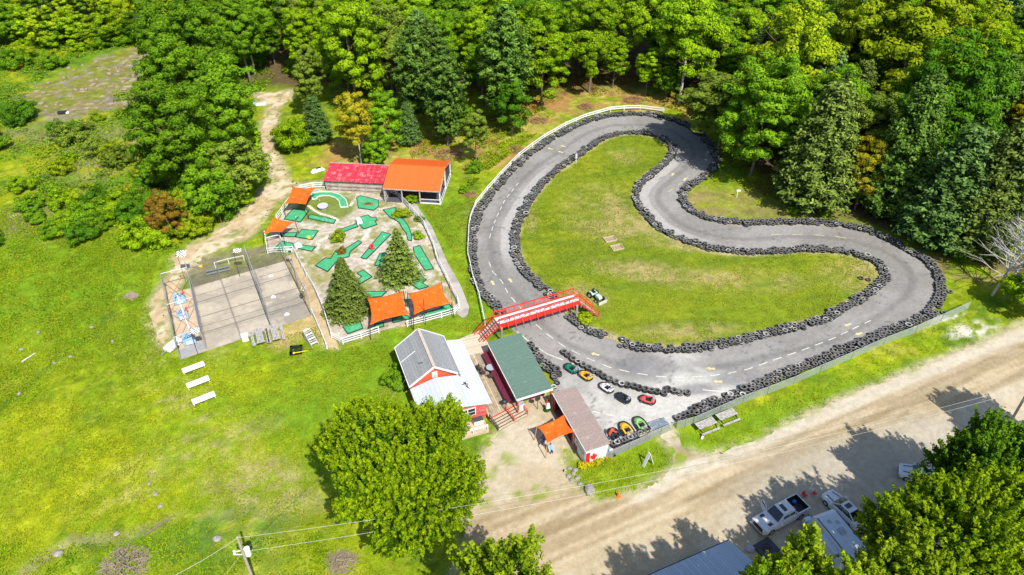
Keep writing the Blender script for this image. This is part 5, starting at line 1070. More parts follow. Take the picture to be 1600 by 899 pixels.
# ---- ride-on mower
mw = thing('ride_on_mower', 'pale green ride-on mower with a front blade on the infield', 'mower', G(931, 467), math.atan2((G(946, 478) - G(925, 461)).y, (G(946, 478) - G(925, 461)).x)); PG = gloss('pale green paint', (.42, .58, .44))
MB().box((.55, 0, .72), (.95, .62, .42), taper=.85).build('hood', PG, mw, bevel=.08); MB().box((-.6, 0, .68), (.8, 1.0, .26)).build('rear_fender', PG, mw, bevel=.08); MB().box((0, 0, .42), (1.7, .45, .2)).build('chassis', DARK, mw)
MB().box((-.5, 0, .88), (.42, .45, .12)).box((-.72, 0, 1.08), (.1, .45, .4)).build('seat', BLK, mw, bevel=.03); MB().torus((.05, 0, 1.1), .17, .025, 14, 6, Matrix.Rotation(R(60), 3, 'Y')).build('steering_wheel', BLK, mw)
for x, r_ in ((-.65, .42), (.75, .32)):
    for s in (-1, 1): w = MB().tube((x, s * .42, r_), (x, s * .68, r_), r_, 16).build('wheel', RUB, mw); MB().tube((x, s * .69, r_), (x, s * .70, r_), r_ * .5, 12).build('rim', WH, w)
bl = MB().box((1.45, 0, .28), (.1, 1.4, .42)).build('blade', mat('pale steel blade', (.5, .48, .42), .5), mw); MB().bar((.9, .2, .35), (1.4, .2, .3), .07).bar((.9, -.2, .35), (1.4, -.2, .3), .07).build('blade_arm', DARK, bl)
# ================================================================ benches and tables
def picnic(px, py, rz, label, group=None, m=GREYW):
    t = thing('picnic_table', label, 'picnic table', G(px, py), rz, group); t.scale = (1.3, 1.12, 1); mb = MB()
    for i in range(5): mb.box((0, (i - 2) * .155, .74), (2.3, .14, .05))
    mb.build('tabletop', m, t)
    for s in (-1, 1): MB().box((0, s * .72, .44), (2.3, .14, .05)).box((0, s * .88, .44), (2.3, .14, .05)).build('bench_seat', m, t)
    for x in (-.8, .8):
        MB().bar((x, -.8, 0), (x, -.25, .72), .05, .1).bar((x, .8, 0), (x, .25, .72), .05, .1).bar((x, -.85, .4), (x, .85, .4), .05, .1).build('leg_frame', m, t)
    return t
picnic(407, 531, R(112), 'grey picnic table left of the pair below the batting cage slab'); picnic(431, 526, R(112), 'grey picnic table right of the pair below the batting cage slab')
for (px, py, lb) in ((1104, 671, 'left'), (1136, 657, 'right')):
    t = thing('plank_bench', 'grey timber bench with wide table top, %s one of two on the roadside grass' % lb, 'bench', G(px, py), A20 + R(5)); mb = MB()
    for i in range(5): mb.box((0, (i - 1) * .2 + .1, .72), (2.4, .18, .05))
    mb.build('tabletop', GREYW, t); MB().box((0, -.72, .42), (2.4, .26, .05)).build('seat', GREYW, t)
    for x in (-1.0, 1.0): MB().bar((x, -.75, 0), (x, -.1, .7), .06, .1).bar((x, .75, 0), (x, .3, .7), .06, .1).bar((x, -.8, .38), (x, .6, .38), .06, .08).build('leg_frame', DARK, t)
pv_ = thing('parking_block', 'small white block lying on the grass below the left plank bench', 'block', G(1097, 685), R(60)); MB().box((0, 0, .12), (.5, .22, .24)).build('body', WH, pv_, bevel=.03); MB().box((.2, 0, .25), (.08, .18, .02)).build('cap', DARK, pv_)
for px, py, lb in ((304, 579, 'nearest the batting cage'), (311, 602, 'middle of the row'), (320, 627, 'farthest from the batting cage')):
    t = thing('low_bench', 'low white slab bench on the meadow, ' + lb, 'bench', G(px, py), R(33), 'white slab benches on the meadow'); MB().box((0, .08, .48), (2.6, .95, .07)).build('seat', WH, t, bevel=.02)
    for s in (-1, 1): MB().box((s * 1.2, .08, .23), (.08, .55, .45)).build('leg', WH, t)
t = thing('aluminium_bench', 'two tier grey aluminium bench behind the batting cage', 'bench', G(341, 424), R(24)); 
for y, z in ((0, .45), (-.5, .25)): MB().box((0, y, z), (3.2, .3, .05)).build('seat', GALV, t)
for x in (-1.3, 1.3): MB().bar((x, -.6, 0), (x, .2, .45), .05).bar((x, .1, 0), (x, .1, .45), .05).build('leg_frame', DARK, t)
rail_fence('rail_barrier', [(337,419),(358,413),(382,408)], 'low white and grey barrier rail behind the aluminium bench', WH, 1.0, (.95,), 2.5, .14)
# stair-shaped bleacher lying by the cage
t = thing('wooden_play_steps', 'grey wooden steps with notched white edge standing in the grass by the brown path', 'steps', G(487, 535), R(-52)); 
for s in (-1, 1): MB().add([(-1.1, s * .45 - .04, 0), (1.1, s * .45 - .04, 0), (1.1, s * .45 - .04, .35), (-1.1, s * .45 - .04, 1.5), (-1.1, s * .45 + .04, 0), (1.1, s * .45 + .04, 0), (1.1, s * .45 + .04, .35), (-1.1, s * .45 + .04, 1.5)], [(0, 1, 2, 3), (7, 6, 5, 4), (0, 4, 5, 1), (1, 5, 6, 2), (2, 6, 7, 3), (3, 7, 4, 0)]).build('side_panel', GREYW, t)
for i in range(7): MB().box((-1.0 + i * .3, 0, 1.4 - i * .155), (.26, .86, .05)).build('tread', GREYW if i % 2 else WH, t)
t = thing('square_firepit', 'square black planter frame with a yellow handled tool across it', 'planter', G(463, 549), R(10)); 
for a in range(4): q = Matrix.Rotation(R(90 * a), 3, 'Z'); MB().box(q @ Vector((0, .6, .2)), (1.5, .3, .35), rz=R(90 * a)).build('side', BLK, t)
MB().ball((0, 0, .05), .45, sz=(1, 1, .3)).build('filling', LM_['mid'], t)
solo(MB().tube((-.8, 0, 0), (.8, 0, 0), .05, 8).box((-.85, 0, 0), (.2, .3, .06)), 'yellow_tool', mat('yellow handle', (.75, .5, .01), .5), 'yellow handled tool lying over the black planter frame', 'tool', tuple(G(470, 550, .45)), R(14))
t = thing('small_cabinet', 'small cream box at the lower edge of the batting slab, left of the picnic tables', 'box', G(384, 532), R(20)); MB().box((0, 0, .45), (.8, .6, .9)).build('body', mat('cream metal', (.62, .60, .48)), t, bevel=.03); MB().box((0, 0, .92), (.86, .66, .05)).build('lid', WH, t)
# horseshoe boxes on the infield
for px, py, lb in ((953, 375, 'upper left'), (964, 388, 'lower right, with a stone in it')):
    t = thing('sand_box', 'low timber framed sand box on the infield, ' + lb, 'sand box', G(px, py), R(20)); mb = MB()
    for y in (-.6, .6): MB().box((0, y, .12), (1.8, .09, .24)).build('board', TIM, t)
    for x in (-.86, .86): MB().box((x, 0, .12), (.09, 1.1, .24)).build('board', TIM, t)
    MB().box((0, 0, .07), (1.65, 1.12, .04)).build('sand', mat('box soil', (.30, .22, .12), .95, var=.3, scale=8), t)
    if 'stone' in lb: MB().ball((-.5, -.1, .14), .14).build('stone', GREYW, t)
solo(MB().prism([(-.9, -.75), (.9, -.75), (.9, .75), (-.9, .75)], 0, .06), 'metal_plate', mat('rusty grey plate', (.27, .23, .20), .7, .2, .25, 4, wear=(.35, .2, .12), wamt=.5), 'flat rust stained metal plate lying alone on the meadow', 'plate', tuple(G(205, 463)), R(-25))
# A-frame sign
t = thing('sandwich_board', 'white A shaped board standing on the grass triangle by the white building', 'sign board', G(1012, 726.5), R(24))
for s in (-1, 1):
    MB().add([(s * .62, -.2, 0), (s * .62, .2, 0), (s * .03, .2, 1.9), (s * .03, -.2, 1.9), (s * .56, -.2, 0), (s * .56, .2, 0), (s * .03 - s * .05, .2, 1.86), (s * .03 - s * .05, -.2, 1.86)], [(0, 1, 2, 3), (7, 6, 5, 4), (0, 4, 5, 1), (1, 5, 6, 2), (2, 6, 7, 3), (3, 7, 4, 0)]).build('board', WH, t)
t = thing('warning_sign', 'small white post sign on the shaded grass patch', 'sign', G(1151, 309), 0); MB().bar((0, 0, 0), (0, 0, 1.3), .09).build('post', WH, t); MB().box((.1, -.06, 1.35), (.7, .04, .35)).build('board', WH, t)
t = thing('warning_sign', 'grey white marker board stuck in the infield tyres of the left bend', 'sign', G(900, 255), 0); MB().bar((0, 0, 0), (0, 0, 1.5), .08).build('post', WH, t); MB().box((0, -.05, 1.4), (.35, .04, .9)).build('board', mat('grey marker', (.45, .45, .48)), t)
# rocks, log heaps
ROCK = mat('grey rock', (.24, .22, .19), .9, var=.3, scale=3, bump=.6, wear=(.36, .33, .28), wamt=.3)
def rock(px, py, r, label, group=None, m=None, h=.6):
    rr_ = random.Random(px * 7 + py); mb = MB().ball((0, 0, r * h * .35), r, 9, 6, (1, rr_.uniform(.6, .9), h)); mb.v = [tuple(c * rr_.uniform(.85, 1.15) for c in v) for v in mb.v]
    return solo(mb, 'rock', m or ROCK, label, 'rock', tuple(G(px, py)), rr_.uniform(0, 6), group)
rock(921, 767, .75, 'big grey boulder at the corner of the grass triangle by the road')
rock(340, 843, .45, 'pale rock in the grass right of the gully'); rock(92, 808 + 58, .5, 'pale rock at the lower left gully')
rock(182, 835, .35, 'small pale rock above the brushwood heap')
for k, (px, py) in enumerate([(896,740),(890,733),(902,748),(906,757),(893,752),(899,735),(888,745)]): rock(px, py, .3, 'pale stone edging the grass triangle beside the gravel lot', 'pale stones edging the grass triangle')
for k, (px, py) in enumerate([(143,512),(85,568),(33,547),(60,520),(176,534),(110,558),(30,616),(233,757),(250,792),(243,773),(127,374),(117,368)]): rock(px, py, .28, 'small pale stone scattered on the left meadow', 'small stones scattered on the left meadow')
for k in range(60): 
    px = rr.uniform(60, 232); py = rr.uniform(98, 185)
    if sdf(P_ROCK, np.array([G(px, py).x]), np.array([G(px, py).y]))[0] < -1: rock(px, py, rr.uniform(.2, .65), 'pale boulder on the bare rock face', 'boulders strewn on the bare rock face', mat('brown boulder', (.23, .19, .13), .9, var=.3, scale=3, bump=.6))
def brush(px, py, r, col, label, n=120, h=.55, pxl=1.4):
    rr_ = random.Random(px + py); mb = MB()
    for i in range(n):
        a = rr_.uniform(0, 6.28); q = r * math.sqrt(rr_.random()); z = h * r * (1 - q / r) * rr_.uniform(.2, 1); c_ = Vector((q * math.cos(a), q * math.sin(a) * .8, z + .05)); b = rr_.uniform(0, 3.14); L = rr_.uniform(.3, .8) * pxl * .5
        e = Vector((math.cos(b) * L, math.sin(b) * L, rr_.uniform(-.15, .25) * L)); mb.tube(c_ - e, c_ + e, rr_.uniform(.02, .05), 4)
    return solo(mb, 'brush_pile', col, label, 'brush pile', tuple(G(px, py)), 0)
BRW = mat('dry brown branches', (.22, .12, .06), .9, var=.35, scale=2); GRW = mat('grey cut branches', (.20, .155, .115), .9, var=.3, scale=2)
brush(842, 190, 1.9, BRW, 'rust brown brushwood heap on the bank above the track', 150); brush(806, 235, 1.8, BRW, 'low brown brush pile against the white guard rail', 120); brush(700, 243, 2.6, BRW, 'wide brown brush pile under the thin pine', 200)
brush(735, 305, 1.2, BRW, 'small brown brush pile right of the orange roofed shed', 70); brush(197, 882, 2.4, GRW, 'grey brushwood heap at the bottom left', 260, .35); brush(533, 879, 1.5, GRW, 'grey brushwood heap below the power line', 160, .35); brush(990, 158, 2.2, BRW, 'leaf brown brushwood at the edge of the wood above the bend', 140); brush(915, 168, 1.8, BRW, 'brown brushwood left of the top bend', 110)
def logs(px, py, L, rz, label, n=1, m=DEADM):
    mb = MB(); 
    for i in range(n): mb.tube((-L / 2, i * .3, .12), (L / 2, i * .3 + .2 * (i % 2), .14), .12, 7, .07)
    return solo(mb, 'log', m, label, 'log', tuple(G(px, py)), rz)
logs(247, 823, 2.6, R(48), 'dark fallen log in the gully', 1, BARK); logs(45, 560, 1.8, R(60), 'thin pale branch lying on the left meadow'); logs(1245, 595, .1, 0, 'short stub by the roadside fence') if False else None
t = thing('scrap_heap', 'black and white scrap lying at the foot of the rock face', 'scrap', G(98, 178), .2); MB().box((0, 0, .3), (1.6, .8, .5)).build('dark_drum', BLK, t, bevel=.1); MB().box((.9, -.1, .2), (.7, .6, .3)).build('white_bag', WH, t, bevel=.08)
t = thing('scrap_heap', 'white and blue scrap beside the sandy path near the scrub', 'scrap', G(408, 165), .2); MB().box((0, 0, .25), (2.0, .8, .4)).build('white_sheet', WH, t, bevel=.05); MB().box((-1.1, .3, .35), (.7, .7, .5)).build('blue_tub', mat('blue tub', (.2, .35, .5)), t, bevel=.05)
t = thing('rowing_boat', 'upturned white boat like scrap left of the red shed', 'boat', G(497, 268), R(35)); MB().box((0, 0, .3), (2.6, 1.0, .5), taper=.6).build('hull', WH, t, bevel=.1); MB().box((.2, .1, .56), (.9, .4, .05)).build('keel_patch', BLK, t)
# traffic cone and edge stones at the road
t = thing('traffic_cone', 'fallen orange traffic cone at the edge of the grass triangle', 'cone', G(966, 776), .5); MB().tube((0, 0, .04), (0, 0, .7), .2, 10, .04).build('cone', mat('cone orange', (.7, .15, .02)), t); MB().box((0, 0, .02), (.5, .5, .04)).build('base', mat('cone orange', (.7, .15, .02)), t)
# ================================================================ people
SKIN = mat('skin', (.42, .23, .15), .6, var=.05)
def person(loc, rz, label, shirt, trousers, hair, pose='stand'):
    t = bpy.data.objects.new('person', None)
    P = {}; E = []; Rr = {}
    def j(n, p, r, par=None): P[n] = Vector(p); Rr[n] = r; (E.append((par, n)) if par else None)
    sit = pose == 'sit'; hz = .5 if sit else .95; bend = .35 if pose == 'bend' else (.08 if sit else .03)
    j('pel', (0, 0, hz), .135); j('bel', (0, bend * .3, hz + .18), .13, 'pel'); j('chs', (0, bend * .8, hz + .38), .145, 'bel'); j('nek', (0, bend * 1.15, hz + .54), .055, 'chs'); j('hd', (0, bend * 1.3 + .01, hz + .66), .092, 'nek'); j('top', (0, bend * 1.35, hz + .78), .075, 'hd'); j('nose', (0, bend * 1.3 + .10, hz + .66), .02, 'hd')
    for s, q in ((-1, 'l'), (1, 'r')):
        j(q + 'sh', (s * .19, bend, hz + .47), .062, 'chs'); ex = .05 if pose == 'stand' else .22; j(q + 'el', (s * .27, bend + ex, hz + .20), .045, q + 'sh'); j(q + 'wr', (s * .26, bend + ex + (.2 if pose != 'stand' else .08), hz - .02 + (.12 if pose != 'stand' else 0)), .03, q + 'el')
        w = P[q + 'wr']; j(q + 'pm', tuple(w + Vector((0, .05, -.05))), .032, q + 'wr')
        for f, (dx, ln) in enumerate(((-.03, .07), (-.01, .085), (.01, .08), (.03, .065))): a = w + Vector((dx, .09, -.09)); j(q + 'f%d' % f, tuple(a), .011, q + 'pm'); j(q + 'g%d' % f, tuple(a + Vector((0, ln * .4, -ln * .7))), .009, q + 'f%d' % f)
        j(q + 'th', tuple(w + Vector((-s * .05, .08, -.04))), .012, q + 'wr')
        if sit: j(q + 'hp', (s * .1, .03, hz - .02), .10, 'pel'); j(q + 'kn', (s * .12, .45, hz), .065, q + 'hp'); j(q + 'an', (s * .12, .47, .09), .042, q + 'kn')
        else: j(q + 'hp', (s * .1, 0, hz - .08), .10, 'pel'); j(q + 'kn', (s * .11, .04, .5), .065, q + 'hp'); j(q + 'an', (s * .12, -.01 + s * .04, .09), .042, q + 'kn')
        a = P[q + 'an']; j(q + 'to', (a.x, a.y + .17, .04), .035, q + 'an')
    names = list(P); ix = {n: i for i, n in enumerate(names)}; me = bpy.data.meshes.new('person')
    me.from_pydata([P[n] for n in names], [(ix[a], ix[b]) for a, b in E], []); me.materials.append(SKIN)
    o = bpy.data.objects.new('person', me); link(o); sk = o.modifiers.new('skin', 'SKIN'); 
    for n in names: v = me.skin_vertices[0].data[ix[n]]; v.radius = (Rr[n], Rr[n]); v.use_root = (n == 'pel')
    o.modifiers.new('sub', 'SUBSURF').levels = 1; bpy.context.view_layer.update()
    dg = bpy.context.evaluated_depsgraph_get(); m2 = bpy.data.meshes.new_from_object(o.evaluated_get(dg)); o.modifiers.clear(); o.data = m2; m2.materials.clear(); m2.materials.append(SKIN)
    o.location = loc; o.rotation_euler = (0, 0, rz); tag(o, label, 'person')
    # clothes are slightly fuller copies of the body's own surface
    def cloth(nm, m, zf, grow):
        bm = bmesh.new(); bm.from_mesh(m2); bm.normal_update(); bmesh.ops.delete(bm, geom=[f for f in bm.faces if not zf(f.calc_center_median())], context='FACES'); bm.normal_update()
        for v in bm.verts: v.co += v.normal * grow
        c_ = bpy.data.meshes.new(nm); bm.to_mesh(c_); bm.free(); c_.materials.append(m); k = bpy.data.objects.new(nm, c_); link(k, o)
    cloth('shirt', shirt, lambda p: hz + .02 < p.z < hz + .52 and abs(p.x) < .29, .018); cloth('trousers', trousers, lambda p: .1 < p.z <= hz + .06 and (abs(p.x) < .22), .016)
    MB().ball((P['hd'].x, P['hd'].y - .015, P['hd'].z + .05), .108, 10, 7, (.95, 1.0, .85)).build('hair', hair, o); fc = MB()
    for s in (-1, 1): fc.ball((s * .033, P['hd'].y + .088, hz + .685), .011, 6, 4)
    fc.build('eyes', BLK, o); MB().box((0, P['hd'].y + .088, hz + .615), (.045, .012, .01)).build('mouth', mat('lips', (.3, .1, .08)), o)
    for s in (-1, 1): MB().ball((s * .092, P['hd'].y, hz + .665), .026, 6, 4, (.4, .7, 1)).build('ear', SKIN, o)
    return o
HB = mat('dark hair', (.03, .02, .015), .6); BLU = mat('light blue cloth', (.26, .42, .55), .8); NAV = mat('navy cloth', (.03, .06, .16), .8); JE = mat('dark jeans', (.04, .05, .08), .8); ORS = mat('orange red cloth', (.62, .07, .02), .8)
person(tuple(G(859, 704)), R(200), 'person in a light blue shirt sitting at the outer edge of the orange sail', BLU, JE, HB, 'sit')
stl = thing('stool', 'grey stool under the person in the light blue shirt', 'stool', G(859, 704)); MB().tube((0, 0, .34), (0, 0, .38), .2, 12).build('seat', GALV, stl)
for a in range(3): MB().bar((.18 * math.cos(a * 2.1), .18 * math.sin(a * 2.1), 0), (.12 * math.cos(a * 2.1), .12 * math.sin(a * 2.1), .35), .03).build('leg', GALV, stl)
person(tuple(G(849, 697)), R(120), 'person in navy clothes standing in the shade of the orange sail', NAV, NAV, HB, 'stand')
person(tuple(G(951, 687)), R(-60), 'person in an orange red shirt bending over the charcoal kart', ORS, JE, HB, 'bend')
wbn = thing('work_cart', 'small cart with a white bag between the white building and the wire fence', 'cart', G(953, 712), A20); MB().box((0, 0, .5), (.9, .6, .08)).build('tray', DARK, wbn); MB().ball((.1, 0, .75), .3, sz=(1, .8, .8)).build('bag', WH, wbn); MB().box((-.3, .1, .68), (.25, .3, .3)).build('blue_box', mat('bright blue', (.05, .16, .4)), wbn)
for x in (-.4, .4): MB().tube((x, -.32, .15), (x, -.26, .15), .15, 12).tube((x, .26, .15), (x, .32, .15), .15, 12).build('wheel', RUB, wbn)
# ================================================================ mini golf
CARP = mat('green putting carpet', (.055, .31, .14), .9, var=.14, scale=1.6, spec=.1, wear=(.16, .36, .2), wscale=.9, wamt=.25); EDGE = mat('dark green edging', (.012, .05, .03), .7, var=.2)
def cz(l, ox, oy, s): return [(ox + x / s, oy + y / s) for x, y in l]
A = lambda l: cz(l, 420, 280, 7.494); B = lambda l: cz(l, 560, 290, 7.494); C_ = lambda l: cz(l, 480, 380, 7.494); D_ = lambda l: cz(l, 400, 250, 3.747); E_ = lambda l: cz(l, 550, 430, 8.889); F_ = lambda l: cz(l, 480, 400, 4.282)
GREENS = [
 (A([(500,170),(600,158),(740,158),(840,190),(905,250),(930,330),(840,335),(825,265),(775,220),(700,198),(620,200),(565,215),(565,235),(510,242)]), 'curved arch shaped putting green along the rear fence', True),
 (D_([(590,222),(615,213),(718,240),(718,275),(690,298),(600,285)]), 'six sided putting green with a brown flower bed, in front of the sheds', False),
 (D_([(165,350),(218,290),(312,297),(262,367)]), 'diamond putting green below the top left orange sail', False),
 (D_([(303,345),(318,323),(468,355),(455,376)]), 'narrow straight putting green below the round stone table', False),
 (A([(315,685),(390,595),(580,612),(510,715)]), 'diamond putting green right of the small wrinkled sail', False),
 (A([(60,835),(150,735),(285,760),(295,790),(255,820),(190,855)]), 'arrow shaped putting green inside the left fence corner', False),
 (A([(340,818),(385,778),(545,800),(505,852)]), 'short strip of green right of the white ramp by the left fence corner', False),
 (A([(140,640),(335,630),(305,682),(150,675)]), 'putting green in the shade of the small wrinkled sail', False),
 (D_([(462,422),(588,377),(597,394),(472,438)]), 'narrow green strip leading up to the white hump', False),
 (D_([(607,340),(655,325),(680,343),(703,338),(711,355),(695,363),(710,382),(632,408),(609,385)]), 'notched putting green right of the white hump', False),
 (D_([(348,622),(408,577),(436,583),(466,538),(500,530),(530,520),(600,475),(620,487),(552,540),(545,570),(500,580),(470,600),(420,657)]), 'long bent putting green reaching behind the big spruce', False),
 (D_([(615,575),(740,425),(790,440),(645,585)]), 'long diagonal putting green with the red ring', False),
 (B([(290,290),(440,265),(435,350),(530,405),(590,490),(620,570),(625,655),(580,645),(562,565),(520,515),(480,440),(360,370)]), 'snaking putting green beside the walkway fence', False),
 (D_([(920,515),(960,505),(1040,640),(990,650),(930,560)]), 'slanted green strip right of the smaller spruce', False),
 (C_([(585,360),(655,320),(760,400),(620,487),(590,440),(640,400)]), 'arrow shaped putting green between the two spruces', False),
 (D_([(695,620),(725,552),(760,545),(800,640)]), 'putting green mostly under the smaller spruce', False),
 (E_([(195,235),(485,235),(410,305),(215,320)]), 'trapezoid putting green behind the left house side sail', False),
 (D_([(885,690),(955,668),(995,705),(975,725),(1010,745),(955,762),(895,722)]), 'Z shaped putting green at the foot of the smaller spruce', False),
 (F_([(240,480),(270,430),(345,425),(375,488),(272,526)]), 'five sided putting green at the foot of the big spruce', False),
 (E_([(305,760),(320,690),(440,670),(445,720),(335,750)]), 'small green mat at the front of the left house side sail', False),
 (E_([(570,670),(560,620),(700,560),(790,580),(800,615)]), 'green mat under the joint of the two house side sails', False),
 (E_([(950,590),(1000,545),(1230,470),(1280,430),(1350,410),(1412,497),(1050,600)]), 'L shaped green mat at the corner of the fence under the right sail', False)]
for pts_, lab, pale in GREENS:
    P = pg(pts_); c = sum(P, Vector()) / len(P); t = thing('putting_green', lab, 'putting green', (c.x, c.y, 0)); MB().prism([(p.x, p.y) for p in P], .03, .10).build('carpet', CARP, t, world=True)
    e = MB(); 
    for a, b in zip(P, P[1:] + P[:1]): e.bar(a + Vector((0, 0, .09)), b + Vector((0, 0, .09)), .11, .13)
    e.build('edging', WH if pale else EDGE, t, world=True)
HOLE = mat('white hole rim', (.7, .72, .68), .6)
for k, (px, py) in enumerate([(489.0,368.5),(578,337),(610,302),(572,366.5),(499.5,313),(600,370),(449.5,378),(462,339),(518,352),(455,352)]):
    p = G(px, py, .1); solo(MB().tube((0, 0, 0), (0, 0, .03), .09, 10).tube((0, 0, .03), (0, 0, .035), .05, 8), 'hole_cup', HOLE, 'small white hole cup set in a putting green', 'hole cup', tuple(p), 0, 'hole cups in the putting greens')
def stones(path, n, lab):
    P = pg(path); L = [0]; 
    for a, b in zip(P, P[1:]): L.append(L[-1] + (b - a).length)
    proto_ = None
    for k in range(n):
        s = L[-1] * (k + .5) / n; i = max(j for j in range(len(P) - 1) if L[j] <= s); q = P[i].lerp(P[i + 1], (s - L[i]) / (L[i + 1] - L[i])); d_ = P[i + 1] - P[i]
        o = solo(MB().box((0, 0, .05), (L[-1] / n * .86, .48 + rr.uniform(-.04, .04), .07)), 'stepping_stone', mat('pale paving slab', (.50, .46, .38), .9, var=.1, rnd=.12), 'pale paving slab in the ' + lab, 'paving slab', tuple(q), math.atan2(d_.y, d_.x) + rr.uniform(-.06, .06), 'paving slabs of the ' + lab)
stones(A([(460,312),(540,375),(600,408),(720,440),(790,470),(815,490)]), 11, 'stone row round the round table lawn')
stones(A([(810,495),(780,515)]), 2, 'short end of the narrow green')
stones(A([(790,640),(700,675),(620,715),(560,745)]), 9, 'stone row left of the narrow strip green')
stones(A([(560,745),(590,780),(580,810),(540,840)]), 5, 'stone row round the green strip end')
stones(A([(985,270),(955,320)]), 3, 'short stone row at the end of the arch shaped green')
stones(D_([(668,408),(640,450),(622,472)]), 5, 'stone row below the notched green')
stones(F_([(280,232),(300,245),(330,262),(345,275)]), 4, 'stone row between the spruces')
stones(D_([(630,590),(690,605)]), 3, 'stones at the foot of the diagonal green'); stones(B([(235,285),(290,275),(330,268)]), 4, 'stone row before the snaking green')
t = thing('stone_table', 'round grey topped stone table on the small lawn of the mini golf', 'table', G(505, 326)); MB().tube((0, 0, 0), (0, 0, .45), .62, 14, .55).build('base', ROCK, t); MB().tube((0, 0, .46), (0, 0, .58), .85, 20).build('top', mat('pale stone top', (.42, .42, .43), .7, var=.15), t)
t = thing('golf_hump', 'white tunnel hump between strip and notched green', 'golf obstacle', G(561, 348), R(28)); MB().box((0, 0, .35), (.9, 1.2, .7), taper=.8).build('body', WH, t, bevel=.06); MB().box((-.46, 0, .2), (.03, .4, .35)).build('opening', BLK, t)
t = thing('golf_hump', 'white ramp between arrow shaped green and short strip', 'golf obstacle', G(466, 386), R(35)); MB().box((0, 0, .25), (1.1, 1.0, .5), taper=.8).build('body', WH, t, bevel=.05); MB().box((.3, .8, .15), (.9, .6, .3)).build('wing', GREYW, t)
t = thing('red_ring', 'red ring obstacle standing on the long diagonal green', 'golf obstacle', G(581, 388.5, .1), R(40)); MB().torus((0, 0, .36), .3, .12, 18, 8, Matrix.Rotation(R(60), 3, 'X')).build('ring', fr, t); MB().box((0, 0, .05), (.5, .5, .1)).build('base', DARK, t)
for px, py, lb in ((575.5, 319.5, 'six sided green'), (535, 396, 'long bent green')):
    t = thing('flower_bed', 'small brown flower bed in the middle of the ' + lb, 'flower bed', G(px, py, .1)); MB().box((0, 0, .08), (1.5 if 'six' in lb else .9, .6, .16)).build('border', mat('brown border', (.2, .12, .05)), t); MB().ball((0, 0, .15), .3, sz=(1.6, .8, .5)).build('plants', LM_['rust'], t)
t = thing('blue_gate', 'pale blue hoop on the narrow straight green', 'golf obstacle', G(507.5, 344, .1), R(-10)); MB().torus((0, 0, .1), .3, .04, 14, 6, Matrix.Rotation(R(90), 3, 'X')).build('hoop', mat('pale blue paint', (.3, .5, .65)), t)
solo(MB().bar((0, -.5, .03), (0, .5, .03), .18, .06), 'golf_barrier', DARK, 'dark barrier bar lying across the diamond green below the top left sail', 'barrier', tuple(G(464, 341.5, .1)), R(-15))
t = thing('yellow_figure', 'small yellow flower shaped marker by the diamond green', 'marker', G(483.5, 376)); MB().bar((0, 0, 0), (0, 0, .5), .05).build('stake', DARK, t); MB().tube((0, -.03, .55), (0, .03, .55), .28, 8).build('flower', mat('sunny yellow', (.75, .5, .02)), t)
t = thing('fence_opening_frame', 'white portal frame at the left corner of the mini golf fence', 'frame', G(416, 373)); 
for a, b in (((414, 372, 0), (414, 372, 1.1)), ((414, 372, 1.1), (436, 367, 1.1)), ((436, 367, 1.1), (441, 376, 0.1))): MB().bar(G(*a), G(*b), .1).build('bar', WH, t, world=True)
TP('spruce', 545, 486, 402, 'spruce', 'big dense spruce at the lower left of the mini golf', i=0, wide=1.25)
TP('spruce', 627, 436, 357, 'spruce', 'smaller open spruce in the middle of the mini golf', i=1, wide=1.3)
# ================================================================ sheds behind the mini golf
REDR = striped('weathered red steel roof', (.44, .025, .045), (.30, .015, .03), 0, .4, .12, .6, .0, var=.12, wear=(.52, .16, .17), wamt=.4, bump=.5)
ORR = striped('orange ribbed steel roof', (.68, .115, .018), (.52, .075, .012), 0, .3, .16, .5, .0, var=.03, bump=.6)
OLDW = striped('old brown boards', (.24, .17, .12), (.06, .045, .035), 2, .19, .1, .9, var=.35, wear=(.36, .31, .28), wamt=.8, bump=.5)
f0 = G(505, 282, 2.1); f1 = G(600, 286.5, 2.1); rz_ = math.atan2(f1.y - f0.y, f1.x - f0.x); Ls = (f1 - f0).length; sh = thing('tool_shed', 'long low wooden shed with faded red steel roof', 'shed', (f0.x, f0.y, 0), rz_)
MB().slab([(0, -.15, 2.15), (Ls, -.15, 2.15), (Ls, 4.3, 3.0), (0, 4.3, 3.0)], .08).build('roof', REDR, sh); MB().prism([(.25, .25), (Ls - .1, .25), (Ls - .1, 4.1), (.25, 4.1)], 0, 2.08).build('wall', OLDW, sh); MB().prism([(.25, 3.9), (Ls - .1, 3.9), (Ls - .1, 4.1), (.25, 4.1)], 2.08, 2.88).build('rear_wall', OLDW, sh)
for x in (.3, 2.3, 4.6, 7.0, Ls - .2): MB().box((x, .2, 1.04), (.12, .1, 2.08)).build('post', GREYW, sh)
MB().bar((0, 4.33, 2.99), (Ls, 4.33, 2.99), .12, .12).build('ridge_board', GREYW, sh)
pvl = thing('picnic_shelter', 'open sided timber pavilion with bright orange steel gable roof', 'pavilion', (-20.6, 106.5, 0), R(-6.3)); Lo = 9.35
for q, nm in (([(0, -.1, 2.6), (Lo, -.1, 2.6), (Lo, 4.9, 4.25), (0, 4.9, 4.25)], 0), ([(0, 4.9, 4.25), (Lo, 4.9, 4.25), (Lo, 9.8, 2.7), (0, 9.8, 2.7)], 1)): MB().slab(q, .09).build('roof', ORR, pvl)
for x in (.15, 3.0, 5.9, Lo - .2):
    for y in (.1, 4.9, 9.6): MB().box((x, y, 1.25 if y != 4.9 else 2.0), (.18, .18, 2.5 if y != 4.9 else 4.0)).build('post', WH if x > 9 else GREYW, pvl)
